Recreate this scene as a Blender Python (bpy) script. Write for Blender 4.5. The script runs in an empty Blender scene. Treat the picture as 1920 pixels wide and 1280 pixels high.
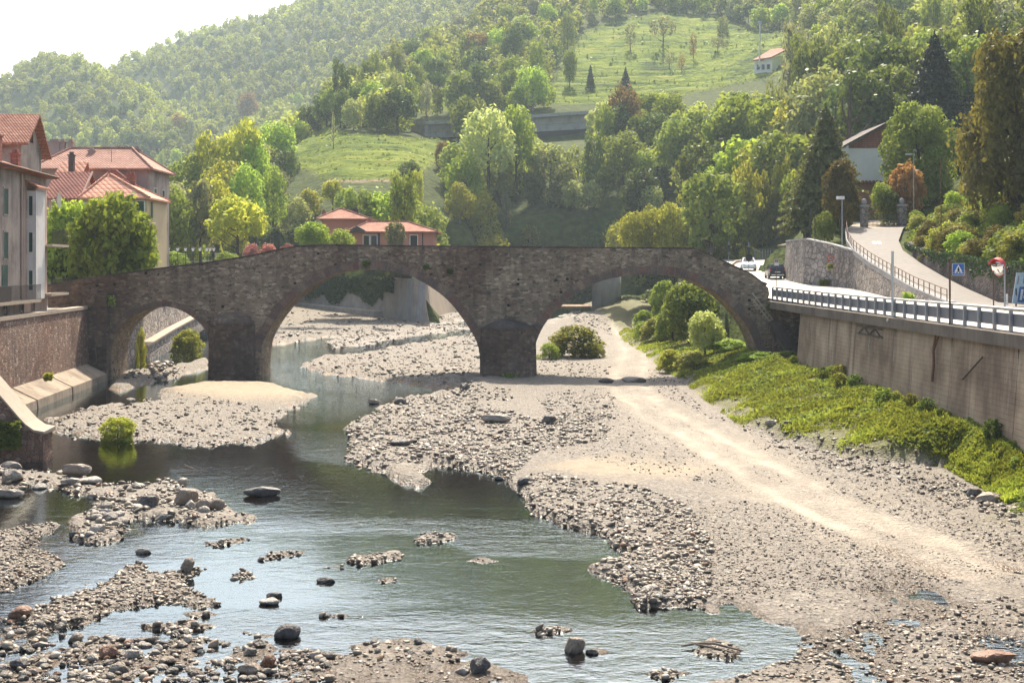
import bpy, bmesh, math, random
import numpy as np
from mathutils import Vector, Matrix

R = math.radians
scene = bpy.context.scene
COL = scene.collection

# ------------------------------------------------------------------ camera
F, H, CX, HY = 2300.0, 8.4, 960.0, 500.0     # focal length in photo pixels, eye height, principal column, horizon row
cam_d = bpy.data.cameras.new('camera')
cam_d.sensor_width = 36.0
cam_d.lens = 36.0 * F / 1920.0
cam_d.shift_y = -(640.0 - HY) / 1920.0
cam_d.clip_start = 0.5
cam_d.clip_end = 6000
cam = bpy.data.objects.new('camera', cam_d)
cam.location = (0, 0, H)
cam.rotation_euler = (R(90), 0, 0)
COL.objects.link(cam)
scene.camera = cam

# ------------------------------------------------------------------ sky, sun, exposure
SUN_EL, SUN_AZ = 52.0, 4.0                  # behind the bridge, a touch to the right
world = bpy.data.worlds.new('World')
scene.world = world
world.use_nodes = True
wt = world.node_tree
wt.nodes.clear()
sky = wt.nodes.new('ShaderNodeTexSky')
sky.sky_type = 'NISHITA'
sky.sun_disc = False
sky.sun_elevation = R(SUN_EL)
sky.sun_rotation = R(SUN_AZ)
sky.altitude = 300
sky.air_density = 1.0
sky.dust_density = 5.0
sky.ozone_density = 1.0
bg = wt.nodes.new('ShaderNodeBackground')
bg.inputs['Strength'].default_value = 0.15
wo = wt.nodes.new('ShaderNodeOutputWorld')
warm = wt.nodes.new('ShaderNodeMix')
warm.data_type = 'RGBA'
warm.blend_type = 'MULTIPLY'
warm.inputs[0].default_value = 1.0
warm.inputs[7].default_value = (1.0, 0.955, 0.885, 1.0)
wt.links.new(sky.outputs[0], warm.inputs[6])
wt.links.new(warm.outputs[2], bg.inputs[0])
wt.links.new(bg.outputs[0], wo.inputs[0])

sd = bpy.data.lights.new('sun', 'SUN')
sd.energy = 4.8
sd.angle = R(0.5)
sd.color = (1.0, 0.90, 0.74)
sun = bpy.data.objects.new('sun', sd)
_d = Vector((-math.sin(R(SUN_AZ)) * math.cos(R(SUN_EL)), -math.cos(R(SUN_AZ)) * math.cos(R(SUN_EL)), -math.sin(R(SUN_EL))))
sun.rotation_euler = _d.to_track_quat('-Z', 'Y').to_euler()
sun.location = (0, 200, 300)
COL.objects.link(sun)

scene.view_settings.view_transform = 'Standard'
scene.view_settings.look = 'None'
scene.view_settings.exposure = 1.1
scene.view_settings.gamma = 1.0
scene.render.engine = 'CYCLES'
cy = scene.cycles
cy.use_denoising = True
try:
    cy.denoiser = 'OPENIMAGEDENOISE'
except Exception:
    pass
cy.max_bounces = 6
cy.diffuse_bounces = 3
cy.glossy_bounces = 3
cy.transmission_bounces = 4
cy.transparent_max_bounces = 6
cy.volume_bounces = 1
cy.caustics_reflective = False
cy.caustics_refractive = False
cy.sample_clamp_indirect = 6.0

rng = np.random.default_rng(7)
random.seed(7)


# ------------------------------------------------------------------ helpers: pixels to points
def P(px, py, Y):
    return Vector(((px - CX) * Y / F, Y, H - (py - HY) * Y / F))


def proj(x, y, z):
    return CX + F * x / y, HY - F * (z - H) / y


# ------------------------------------------------------------------ helpers: objects
def tag(o, label=None, cat=None, group=None, kind=None):
    if label: o['label'] = label
    if cat: o['category'] = cat
    if group: o['group'] = group
    if kind: o['kind'] = kind
    return o


def thing(name, label, cat, loc, group=None, rz=0.0):
    o = bpy.data.objects.new(name, None)
    o.empty_display_size = 0.3
    o.location = loc
    o.rotation_euler = (0, 0, rz)
    COL.objects.link(o)
    return tag(o, label, cat, group)


def put(name, mesh, parent=None, loc=(0, 0, 0), rz=0.0, sc=None):
    o = bpy.data.objects.new(name, mesh)
    o.location = loc
    o.rotation_euler = (0, 0, rz)
    if sc is not None: o.scale = sc
    COL.objects.link(o)
    if parent is not None: o.parent = parent
    return o


def origin_of(o):
    v = Vector((0, 0, 0))
    while o is not None:
        v += o.location
        o = o.parent
    return v


class MB:
    def __init__(self, M=None):
        self.v, self.f, self.mi, self.M, self.t = [], [], [], M, None

    def pt(self, p):
        p = Vector(p)
        if self.M is not None: p = self.M @ p
        self.v.append(p)
        return len(self.v) - 1

    def poly(self, pts, m=0):
        self.f.append([self.pt(p) for p in pts]); self.mi.append(m)

    def box(self, x0, x1, y0, y1, z0, z1, m=0):
        i = [self.pt(p) for p in ((x0, y0, z0), (x1, y0, z0), (x1, y1, z0), (x0, y1, z0), (x0, y0, z1), (x1, y0, z1), (x1, y1, z1), (x0, y1, z1))]
        for q in ((0, 3, 2, 1), (4, 5, 6, 7), (0, 1, 5, 4), (1, 2, 6, 5), (2, 3, 7, 6), (3, 0, 4, 7)):
            self.f.append([i[k] for k in q]); self.mi.append(m)

    def loft(self, rings, m=0, cap=True, close=True):
        idx = [[self.pt(p) for p in r] for r in rings]
        n = len(idx[0])
        for a, b in zip(idx[:-1], idx[1:]):
            for k in range(n if close else n - 1):
                self.f.append([a[k], a[(k + 1) % n], b[(k + 1) % n], b[k]]); self.mi.append(m)
        if cap:
            self.f.append(list(reversed(idx[0]))); self.mi.append(m)
            self.f.append(list(idx[-1])); self.mi.append(m)

    def tube(self, pts, r, n=8, m=0):
        pts = [Vector(p) for p in pts]
        rs = r if isinstance(r, (list, tuple)) else [r] * len(pts)
        rings = []
        for k, p in enumerate(pts):
            d = (pts[min(k + 1, len(pts) - 1)] - pts[max(k - 1, 0)]).normalized()
            a = Vector((0, 0, 1)) if abs(d.z) < 0.9 else Vector((1, 0, 0))
            u = d.cross(a).normalized(); w = d.cross(u)
            rings.append([p + (u * math.cos(2 * math.pi * j / n) + w * math.sin(2 * math.pi * j / n)) * rs[k] for j in range(n)])
        self.loft(rings, m)

    def prism(self, poly, off, m=0):
        off = Vector(off)
        self.loft([[Vector(p) for p in poly], [Vector(p) + off for p in poly]], m)

    def bar(self, a, b, w, h, m=0, up=Vector((0, 0, 1))):
        a, b = Vector(a), Vector(b)
        d = (b - a).normalized()
        u = d.cross(up)
        if u.length < 1e-4: u = d.cross(Vector((0, 1, 0)))
        u.normalize(); w2 = u.cross(d).normalized()
        c = [u * (sx * w / 2) + w2 * (sy * h / 2) for sx, sy in ((-1, -1), (1, -1), (1, 1), (-1, 1))]
        self.loft([[a + q for q in c], [b + q for q in c]], m)

    def ball(self, c, r, sz=1.0, nu=10, nv=7, m=0):
        rings = []
        for j in range(nv + 1):
            th = math.pi * j / nv
            rr = max(math.sin(th), 0.02)
            rings.append([Vector((c[0] + r * rr * math.cos(2 * math.pi * k / nu), c[1] + r * rr * math.sin(2 * math.pi * k / nu), c[2] - r * sz * math.cos(th))) for k in range(nu)])
        self.loft(rings, m)

    def build(self, name, mats, parent=None, loc=None, smooth=False, local=False, bevel=0.0):
        if not isinstance(mats, (list, tuple)): mats = [mats]
        off = Vector((0, 0, 0))
        if not local:
            off = origin_of(parent) if parent is not None else Vector(loc if loc is not None else (0, 0, 0))
        me = bpy.data.meshes.new(name)
        me.from_pydata([tuple(p - off) for p in self.v], [], self.f)
        for m in mats: me.materials.append(m)
        me.polygons.foreach_set('material_index', self.mi)
        bm = bmesh.new(); bm.from_mesh(me)
        bmesh.ops.remove_doubles(bm, verts=bm.verts, dist=1e-5)
        bmesh.ops.recalc_face_normals(bm, faces=bm.faces)
        big = [f for f in bm.faces if len(f.verts) > 4]
        if big: bmesh.ops.triangulate(bm, faces=big)
        if bevel > 0:
            bmesh.ops.bevel(bm, geom=[e for e in bm.edges if len(e.link_faces) == 2 and e.calc_face_angle(0) > 0.5], offset=bevel, segments=2, profile=0.7, affect='EDGES', clamp_overlap=True)
        bm.to_mesh(me); bm.free()
        if smooth: me.polygons.foreach_set('use_smooth', [True] * len(me.polygons))
        o = bpy.data.objects.new(name, me)
        if parent is not None: o.parent = parent
        elif not local: o.location = off
        COL.objects.link(o)
        return o


def grid_mesh(name, V, nr, nc, mats, attrs=None, smooth=True):
    """V: (nr*nc, 3) array, a sheet of quads."""
    me = bpy.data.meshes.new(name)
    r, c = np.meshgrid(np.arange(nr - 1), np.arange(nc - 1), indexing='ij')
    a = (r * nc + c).ravel()
    q = np.stack([a, a + 1, a + nc + 1, a + nc], axis=1)
    raw_mesh(me, V, q)
    for m in (mats if isinstance(mats, (list, tuple)) else [mats]): me.materials.append(m)
    if attrs:
        for k, arr in attrs.items():
            at = me.attributes.new(k, 'FLOAT', 'POINT')
            at.data.foreach_set('value', np.asarray(arr, dtype=np.float32).ravel())
    if smooth: me.polygons.foreach_set('use_smooth', np.ones(len(q), dtype=bool))
    o = bpy.data.objects.new(name, me)
    COL.objects.link(o)
    return o


def raw_mesh(me, V, q):
    V = np.ascontiguousarray(V, dtype=np.float32); q = np.ascontiguousarray(q, dtype=np.int32)
    k = q.shape[1]
    me.vertices.add(len(V)); me.vertices.foreach_set('co', V.ravel())
    me.loops.add(q.size); me.loops.foreach_set('vertex_index', q.ravel())
    me.polygons.add(len(q)); me.polygons.foreach_set('loop_start', np.arange(0, q.size, k, dtype=np.int32))
    me.update(calc_edges=True)
    me.validate()


# ------------------------------------------------------------------ numpy noise and polygon distance
_perm = np.random.default_rng(3).random((256, 256))


def vnoise(x, y):
    xi, yi = np.floor(x).astype(int), np.floor(y).astype(int)
    fx, fy = x - xi, y - yi
    fx = fx * fx * (3 - 2 * fx); fy = fy * fy * (3 - 2 * fy)
    g = lambda a, b: _perm[a & 255, b & 255]
    return (g(xi, yi) * (1 - fx) + g(xi + 1, yi) * fx) * (1 - fy) + (g(xi, yi + 1) * (1 - fx) + g(xi + 1, yi + 1) * fx) * fy


def fbm(x, y, o=4):
    s, a, t = 0, 1.0, 0
    for k in range(o):
        s = s + a * (vnoise(x * 2 ** k + 17.3 * k, y * 2 ** k + 5.1 * k) - 0.5); t += a; a *= 0.5
    return s / t * 2


def sstep(a, b, x):
    t = np.clip((x - a) / (b - a), 0, 1)
    return t * t * (3 - 2 * t)


def sdf(poly, px, py, ay=2.2):
    """distance to a polygon's edge in photo pixels (rows count ay times), positive inside."""
    poly = np.array(poly, float)
    X, Y = px, py
    d = np.full(X.shape, 1e9); ins = np.zeros(X.shape, bool)
    n = len(poly)
    for i in range(n):
        ax, ayy = poly[i]; bx, by = poly[(i + 1) % n]
        ex, ey = bx - ax, (by - ayy) * ay
        qx, qy = X - ax, (Y - ayy) * ay
        t = np.clip((qx * ex + qy * ey) / (ex * ex + ey * ey + 1e-9), 0, 1)
        d = np.minimum(d, np.hypot(qx - t * ex, qy - t * ey))
        cond = (ayy > Y) != (by > Y)
        with np.errstate(divide='ignore', invalid='ignore'):
            xc = (bx - ax) * (Y - ayy) / (by - ayy + 1e-12) + ax
        ins ^= cond & (X < xc)
    return np.where(ins, d, -d)


def inside(poly, px, py):
    return sdf(poly, px, py) > 0


# ------------------------------------------------------------------ materials
class Mat:
    def __init__(self, name):
        self.m = bpy.data.materials.new(name); self.m.use_nodes = True
        self.t = self.m.node_tree; self.t.nodes.clear()
        self.out = self.t.nodes.new('ShaderNodeOutputMaterial')
        self._co = None

    def add(self, typ, ins=None, **props):
        n = self.t.nodes.new(typ)
        for k, v in props.items(): setattr(n, k, v)
        for k, v in (ins or {}).items(): self.set(n.inputs[k], v)
        return n

    def set(self, sock, v):
        if isinstance(v, bpy.types.NodeSocket): self.t.links.new(v, sock)
        elif isinstance(v, (tuple, list)) and len(v) == 3 and sock.type == 'RGBA': sock.default_value = (*v, 1)
        else: sock.default_value = v

    def obj(self):
        if self._co is None: self._co = self.add('ShaderNodeTexCoord').outputs['Object']
        return self._co

    def pos(self): return self.add('ShaderNodeNewGeometry').outputs['Position']

    def scaled(self, vec, s): return self.add('ShaderNodeMapping', {'Vector': vec, 'Scale': s}).outputs[0]

    def noise(self, scale, detail=4, vec=None, rough=0.55, dist=0.0):
        return self.add('ShaderNodeTexNoise', {'Vector': vec or self.obj(), 'Scale': scale, 'Detail': detail, 'Roughness': rough, 'Distortion': dist}).outputs[0]

    def vor(self, scale, vec=None, feature='F1', out='Distance'):
        return self.add('ShaderNodeTexVoronoi', {'Vector': vec or self.obj(), 'Scale': scale}, feature=feature).outputs[out]

    def ramp(self, fac, stops):
        n = self.add('ShaderNodeValToRGB', {'Fac': fac})
        cr = n.color_ramp
        while len(cr.elements) < len(stops): cr.elements.new(0.5)
        for e, (p, c) in zip(cr.elements, stops):
            e.position = p; e.color = (*c, 1) if len(c) == 3 else c
        return n.outputs[0]

    def mix(self, fac, a, b, mode='MIX'):
        n = self.add('ShaderNodeMix', data_type='RGBA', blend_type=mode)
        self.set(n.inputs[0], fac); self.set(n.inputs[6], a); self.set(n.inputs[7], b)
        return n.outputs[2]

    def math(self, op, a, b=0.0, c=None):
        n = self.add('ShaderNodeMath', operation=op)
        self.set(n.inputs[0], a); self.set(n.inputs[1], b)
        if c is not None: self.set(n.inputs[2], c)
        return n.outputs[0]

    def map(self, v, a, b, c=0.0, d=1.0):
        return self.add('ShaderNodeMapRange', {'Value': v, 'From Min': a, 'From Max': b, 'To Min': c, 'To Max': d}).outputs[0]

    def attr(self, name): return self.add('ShaderNodeAttribute', attribute_name=name).outputs['Fac']

    def rand(self): return self.add('ShaderNodeObjectInfo').outputs['Random']

    def bump(self, h, strength=0.5, dist=0.05, normal=None):
        n = self.add('ShaderNodeBump', {'Height': h, 'Strength': strength, 'Distance': dist})
        if normal is not None: self.set(n.inputs['Normal'], normal)
        return n.outputs[0]

    def bsdf(self, col, rough=0.8, normal=None, spec=0.3, metal=0.0):
        n = self.add('ShaderNodeBsdfPrincipled', {'Base Color': col, 'Roughness': rough, 'Metallic': metal, 'Specular IOR Level': spec})
        if normal is not None: self.set(n.inputs['Normal'], normal)
        return n.outputs[0]

    def done(self, sh):
        self.t.links.new(sh, self.out.inputs['Surface'])
        return self.m


def mat_plain(name, col, rough=0.6, spec=0.3, metal=0.0, var=0.15, scale=3.0):
    k = Mat(name)
    n = k.noise(scale, 5)
    lo = tuple(c * (1 - var) for c in col); hi = tuple(min(1, c * (1 + var)) for c in col)
    return k.done(k.bsdf(k.ramp(n, [(0.3, lo), (0.7, hi)]), rough, None, spec, metal))


def mat_rubble(name, cols, mortar, scale=3.0, zs=1.5, stain=None, stain_scale=0.25, pits=False, bump=0.06, mw=0.06, bands=None):
    k = Mat(name)
    v = k.scaled(k.obj(), (1, 1, zs))
    nd = k.add('ShaderNodeTexNoise', {'Vector': v, 'Scale': 2.5, 'Detail': 3}).outputs['Color']
    vd = k.mix(0.1, v, nd)
    cell = k.vor(scale, vd, 'F1', 'Color')
    edge = k.vor(scale, vd, 'DISTANCE_TO_EDGE', 'Distance')
    sep = k.add('ShaderNodeSeparateColor', {'Color': cell}).outputs[0]
    st = [(i / max(1, len(cols) - 1), c) for i, c in enumerate(cols)]
    c = k.ramp(sep, st)
    fine = k.noise(14, 5)
    c = k.mix(0.5, c, k.ramp(fine, [(0.3, (0.35, 0.35, 0.35)), (0.7, (1.3, 1.25, 1.2))]), 'MULTIPLY')
    em = k.map(edge, 0.0, mw)
    c = k.mix(em, mortar, c)
    if stain:
        s = k.noise(stain_scale, 5, rough=0.6)
        c = k.mix(k.map(s, 0.42, 0.62), c, k.mix(1.0, c, stain, 'MULTIPLY'))
    vs = k.noise(1.2, 5, k.scaled(k.obj(), (1.6, 1.6, 0.22)))
    c = k.mix(k.map(vs, 0.5, 0.72, 0, 0.55), c, (0.05, 0.042, 0.04))
    lm = k.noise(0.9, 5, k.scaled(k.obj(), (1.7, 1.7, 0.3)), 0.65)
    c = k.mix(k.map(lm, 0.63, 0.74, 0, 0.5), c, (0.50, 0.44, 0.36))
    big = k.noise(0.13, 4)
    c = k.mix(0.8, c, k.ramp(big, [(0.35, (0.85, 0.84, 0.83)), (0.65, (1.5, 1.47, 1.4))]), 'MULTIPLY')
    h = k.math('MULTIPLY', k.math('MINIMUM', edge, 0.12), 5.0)
    h = k.math('ADD', h, k.math('MULTIPLY', fine, 0.5))
    if pits:
        pv = k.vor(1.05, k.scaled(k.obj(), (1, 1, 1.2)), 'F1', 'Distance')
        pn = k.noise(0.3, 2)
        pit = k.math('MULTIPLY', k.map(pv, 0.10, 0.15, 1, 0), k.map(pn, 0.47, 0.53))
        c = k.mix(pit, c, (0.012, 0.01, 0.01))  # holes drawn by colour and bump, their inner shade put into the colour
        pv2 = k.vor(3.2, k.scaled(k.obj(), (1, 1, 1.7)), 'F1', 'Distance')
        pit2 = k.math('MULTIPLY', k.map(pv2, 0.14, 0.2, 1, 0), k.map(k.noise(0.6, 2), 0.5, 0.55))
        c = k.mix(pit2, c, (0.02, 0.016, 0.015))
        h = k.math('SUBTRACT', h, k.math('MULTIPLY', k.math('MAXIMUM', pit, pit2), 2.5))
    return k.done(k.bsdf(c, 0.9, k.bump(h, 0.9, bump), 0.2))


def mat_plaster(name, col, dirt=(0.16, 0.13, 0.11), amount=0.6, streak=True):
    k = Mat(name)
    n = k.noise(0.5, 7, rough=0.62)
    c = k.mix(k.map(n, 0.45, 0.72, 0, amount), col, dirt)
    if streak:
        s = k.noise(1.6, 6, k.scaled(k.obj(), (1.5, 1.5, 0.13)), 0.65)
        c = k.mix(k.map(s, 0.5, 0.75, 0, amount), c, dirt)
    f = k.noise(22, 4)
    c = k.mix(0.35, c, k.ramp(f, [(0.3, (0.6, 0.6, 0.6)), (0.7, (1.2, 1.2, 1.2))]), 'MULTIPLY')
    return k.done(k.bsdf(c, 0.9, k.bump(f, 0.3, 0.02), 0.15))


def mat_tiles(name, cols, row=4.2, colw=4.5, stripes=0.0):
    k = Mat(name)
    x = k.add('ShaderNodeSeparateXYZ', {'Vector': k.obj()}).outputs
    zz = k.math('FRACT', k.math('MULTIPLY', x[2], row))
    u = k.math('ADD', x[0], x[1])
    uu = k.math('ABSOLUTE', k.math('SINE', k.math('MULTIPLY', u, colw * math.pi)))
    cell = k.vor(5.0, k.scaled(k.obj(), (1, 1, 2)), 'F1', 'Color')
    sep = k.add('ShaderNodeSeparateColor', {'Color': cell}).outputs[0]
    c = k.ramp(sep, [(i / (len(cols) - 1), q) for i, q in enumerate(cols)])
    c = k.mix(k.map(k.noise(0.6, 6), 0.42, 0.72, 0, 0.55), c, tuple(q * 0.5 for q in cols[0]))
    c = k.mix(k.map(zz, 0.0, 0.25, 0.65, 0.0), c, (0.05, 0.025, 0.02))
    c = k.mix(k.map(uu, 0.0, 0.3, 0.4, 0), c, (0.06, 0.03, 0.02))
    if stripes: c = k.mix(k.map(zz, 0.7, 0.95, 0, stripes), c, (0.62, 0.45, 0.34))
    h = k.math('ADD', k.math('MULTIPLY', zz, 0.6), uu)
    return k.done(k.bsdf(c, 0.85, k.bump(h, 0.6, 0.05), 0.2))


def mat_leaf(name, c1, c2, trans=0.42, byobj=True, tcol=None, spec=0.08):
    """leaves: two tones, drawn per leaf (tint) and per tree (object random or the hue attribute), thin enough to let light through."""
    c1 = tuple(q * 1.6 for q in c1); c2 = tuple(q * 1.6 for q in c2)
    k = Mat(name)
    t = k.attr('tint')
    hsrc = k.rand() if byobj else k.attr('hue')
    f = k.math('ADD', k.math('MULTIPLY', t, 0.6), k.math('MULTIPLY', hsrc, 0.4))
    c = k.ramp(f, [(0.1, c1), (0.9, c2)])
    hs = k.add('ShaderNodeHueSaturation', {'Color': c, 'Hue': k.map(hsrc, 0, 1, 0.485, 0.512), 'Value': k.map(hsrc, 0, 1, 0.8, 1.2), 'Saturation': 0.95}).outputs[0]
    tc = k.mix(1.0, hs, (1.75, 1.6, 0.9), 'MULTIPLY')
    d = k.add('ShaderNodeBsdfPrincipled', {'Base Color': hs, 'Roughness': 0.5, 'Specular IOR Level': spec}).outputs[0]
    tr = k.add('ShaderNodeBsdfTranslucent', {'Color': tc}).outputs[0]
    mx = k.add('ShaderNodeMixShader', {0: trans, 1: d, 2: tr}).outputs[0]
    return k.done(mx)


MT = {}
MT['bridge'] = mat_rubble('bridge rubble', [(0.14, 0.112, 0.09), (0.35, 0.285, 0.21), (0.225, 0.173, 0.135), (0.52, 0.43, 0.32)], (0.25, 0.20, 0.15), 3.6, 1.9, (0.58, 0.5, 0.5), 0.16, True, 0.07)
MT['bridge_dark'] = mat_rubble('dark pier stone', [(0.10, 0.075, 0.065), (0.22, 0.165, 0.13), (0.14, 0.105, 0.088), (0.28, 0.215, 0.165)], (0.10, 0.078, 0.066), 3.2, 1.9, (0.55, 0.5, 0.5), 0.4, False, 0.05)  # pier stone, darker than the rubble of the arches
MT['coping'] = mat_rubble('coping stone', [(0.10, 0.085, 0.08), (0.16, 0.13, 0.12)], (0.08, 0.07, 0.06), 1.6, 1.0, (0.6, 0.6, 0.6), 0.4)
MT['wall_rubble'] = mat_rubble('river wall rubble', [(0.16, 0.105, 0.09), (0.27, 0.185, 0.15), (0.20, 0.135, 0.11), (0.42, 0.33, 0.27)], (0.13, 0.09, 0.075), 3.4, 1.7, (0.7, 0.62, 0.6), 0.3, False, 0.06)
MT['wall_cobble'] = mat_rubble('upstream cobbles', [(0.22, 0.20, 0.19), (0.36, 0.33, 0.31), (0.28, 0.25, 0.24), (0.45, 0.42, 0.40)], (0.09, 0.08, 0.08), 1.7, 1.25, None, 0.3, False, 0.12, 0.12)
MT['wall_grey'] = mat_rubble('grey field stone', [(0.20, 0.19, 0.18), (0.34, 0.31, 0.28), (0.26, 0.24, 0.24), (0.42, 0.38, 0.34)], (0.10, 0.095, 0.09), 2.0, 1.2, (0.75, 0.72, 0.7), 0.3, False, 0.1, 0.1)
MT['ring'] = None
k = Mat('brick voussoirs')
_t = k.attr('tint')
_c = k.ramp(_t, [(0.0, (0.21, 0.115, 0.09)), (0.4, (0.25, 0.165, 0.125)), (0.7, (0.19, 0.145, 0.118)), (1.0, (0.33, 0.25, 0.18))])
_n = k.noise(1.1, 6)
_c = k.mix(k.map(_n, 0.45, 0.62, 0, 0.8), _c, (0.12, 0.10, 0.09))
_f = k.noise(11, 5)
MT['ring'] = k.done(k.bsdf(k.mix(0.6, _c, k.ramp(_f, [(0.3, (0.45, 0.45, 0.45)), (0.7, (1.25, 1.2, 1.2))]), 'MULTIPLY'), 0.9, k.bump(_f, 0.6, 0.04), 0.2))
# concrete with rust and lime streaks
k = Mat('stained concrete')
_v = k.scaled(k.obj(), (1, 1, 1))
_n1 = k.noise(0.35, 6, rough=0.6)
_c = k.ramp(_n1, [(0.34, (0.165, 0.125, 0.09)), (0.5, (0.30, 0.232, 0.165)), (0.66, (0.42, 0.335, 0.24))])
_s = k.noise(1.0, 6, k.scaled(k.obj(), (1.2, 1.2, 0.10)), 0.65)
_c = k.mix(k.map(_s, 0.50, 0.70, 0, 0.8), _c, (0.12, 0.085, 0.07))
_s2 = k.noise(0.8, 6, k.scaled(k.obj(), (1.1, 1.4, 0.22)), 0.7)
_c = k.mix(k.map(_s2, 0.62, 0.74, 0, 0.45), _c, (0.52, 0.50, 0.47))
_x = k.add('ShaderNodeSeparateXYZ', {'Vector': k.obj()}).outputs
_b = k.math('FRACT', k.math('MULTIPLY', _x[2], 4.5))
_c = k.mix(k.map(_b, 0.0, 0.10, 0.35, 0), _c, (0.12, 0.10, 0.085))
_f = k.noise(16, 5)
_c = k.mix(0.3, _c, k.ramp(_f, [(0.3, (0.55, 0.55, 0.55)), (0.7, (1.2, 1.2, 1.2))]), 'MULTIPLY')
MT['concrete'] = k.done(k.bsdf(_c, 0.9, k.bump(k.math('ADD', _f, k.map(_b, 0, 0.12)), 0.4, 0.03), 0.2))
MT['concrete_pale'] = mat_plaster('pale concrete', (0.43, 0.355, 0.28), (0.22, 0.18, 0.15), 0.45)
MT['concrete_foot'] = mat_plaster('weathered footing concrete', (0.34, 0.28, 0.215), (0.13, 0.10, 0.08), 0.8)
MT['concrete_dark'] = mat_plaster('dark mossy concrete', (0.17, 0.145, 0.12), (0.06, 0.05, 0.045), 0.7)  # darker concrete with still darker blotches and streaks
MT['concrete_grey'] = mat_plaster('grey concrete', (0.36, 0.35, 0.34), (0.18, 0.17, 0.16), 0.6)
MT['road'] = mat_plain('pale asphalt', (0.34, 0.31, 0.27), 0.62, 0.5, 0, 0.1, 1.5)  # paler than the ramp asphalt
MT['ramp'] = mat_plain('grey asphalt', (0.135, 0.12, 0.108), 0.75, 0.4, 0, 0.14, 2.0)
MT['white_line'] = mat_plain('road paint', (0.75, 0.74, 0.70), 0.6)
MT['plaster_old'] = mat_plaster('old grey plaster', (0.42, 0.35, 0.30), (0.17, 0.14, 0.125), 0.95)
MT['plaster_pink'] = mat_plaster('rose plaster', (0.50, 0.37, 0.30), (0.30, 0.22, 0.19), 0.6)
MT['plaster_white'] = mat_plaster('white plaster', (0.68, 0.66, 0.63), (0.38, 0.34, 0.31), 0.6)
MT['plaster_bright'] = mat_plaster('limewashed plaster', (0.88, 0.87, 0.85), (0.6, 0.57, 0.54), 0.25)
MT['plaster_yellow'] = mat_plaster('cream yellow plaster', (0.60, 0.49, 0.31), (0.4, 0.33, 0.22), 0.4)
MT['plaster_brown'] = mat_plaster('taupe plaster', (0.34, 0.27, 0.245), (0.22, 0.17, 0.16), 0.5)
MT['plaster_red'] = mat_plaster('terracotta plaster', (0.52, 0.24, 0.17), (0.36, 0.17, 0.13), 0.3)
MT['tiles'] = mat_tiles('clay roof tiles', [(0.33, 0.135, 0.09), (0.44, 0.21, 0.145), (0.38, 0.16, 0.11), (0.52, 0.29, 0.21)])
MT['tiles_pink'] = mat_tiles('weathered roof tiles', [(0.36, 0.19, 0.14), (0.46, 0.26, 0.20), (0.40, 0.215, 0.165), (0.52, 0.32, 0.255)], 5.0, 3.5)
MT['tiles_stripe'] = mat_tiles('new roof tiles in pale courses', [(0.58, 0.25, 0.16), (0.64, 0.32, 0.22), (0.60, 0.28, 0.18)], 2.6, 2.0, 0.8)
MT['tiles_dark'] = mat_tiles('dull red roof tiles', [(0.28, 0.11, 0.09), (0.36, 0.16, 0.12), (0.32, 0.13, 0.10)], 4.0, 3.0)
MT['wood_dark'] = mat_plain('dark boards', (0.075, 0.06, 0.055), 0.8)
MT['wood_pale'] = mat_plain('weathered ladder wood', (0.50, 0.41, 0.30), 0.8)
MT['green_paint'] = mat_plain('green shutter paint', (0.035, 0.075, 0.06), 0.6)
MT['glass'] = mat_plain('dark window glass', (0.02, 0.022, 0.025), 0.12, 0.6)
MT['steel'] = mat_plain('galvanised steel', (0.36, 0.37, 0.39), 0.45, 0.5, 0.5, 0.12, 5)
MT['steel_blue'] = mat_plain('grey guard panel', (0.17, 0.18, 0.20), 0.5, 0.5, 0.3, 0.2, 1.5)
MT['steel_pale'] = mat_plain('pale rail steel', (0.58, 0.58, 0.55), 0.35, 0.5, 0.5)
MT['rust'] = mat_plain('rusty iron', (0.14, 0.075, 0.05), 0.8, 0.3, 0, 0.35, 8)
MT['iron'] = mat_plain('dark iron', (0.035, 0.032, 0.03), 0.6, 0.4)
MT['white'] = mat_plain('white paint', (0.80, 0.80, 0.78), 0.5)
MT['red'] = mat_plain('red enamel', (0.55, 0.035, 0.03), 0.35, 0.5)
MT['blue'] = mat_plain('sign blue', (0.02, 0.12, 0.42), 0.4, 0.5)
MT['black'] = mat_plain('black paint', (0.015, 0.015, 0.016), 0.5)
MT['mirror'] = mat_plain('mirror glass', (0.8, 0.82, 0.84), 0.05, 0.8, 1.0, 0.02)
MT['bark'] = mat_plain('bark', (0.085, 0.065, 0.05), 0.95, 0.1, 0, 0.4, 6)
MT['bark_pale'] = mat_plain('pale bark', (0.17, 0.145, 0.12), 0.95, 0.1, 0, 0.3, 6)

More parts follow.
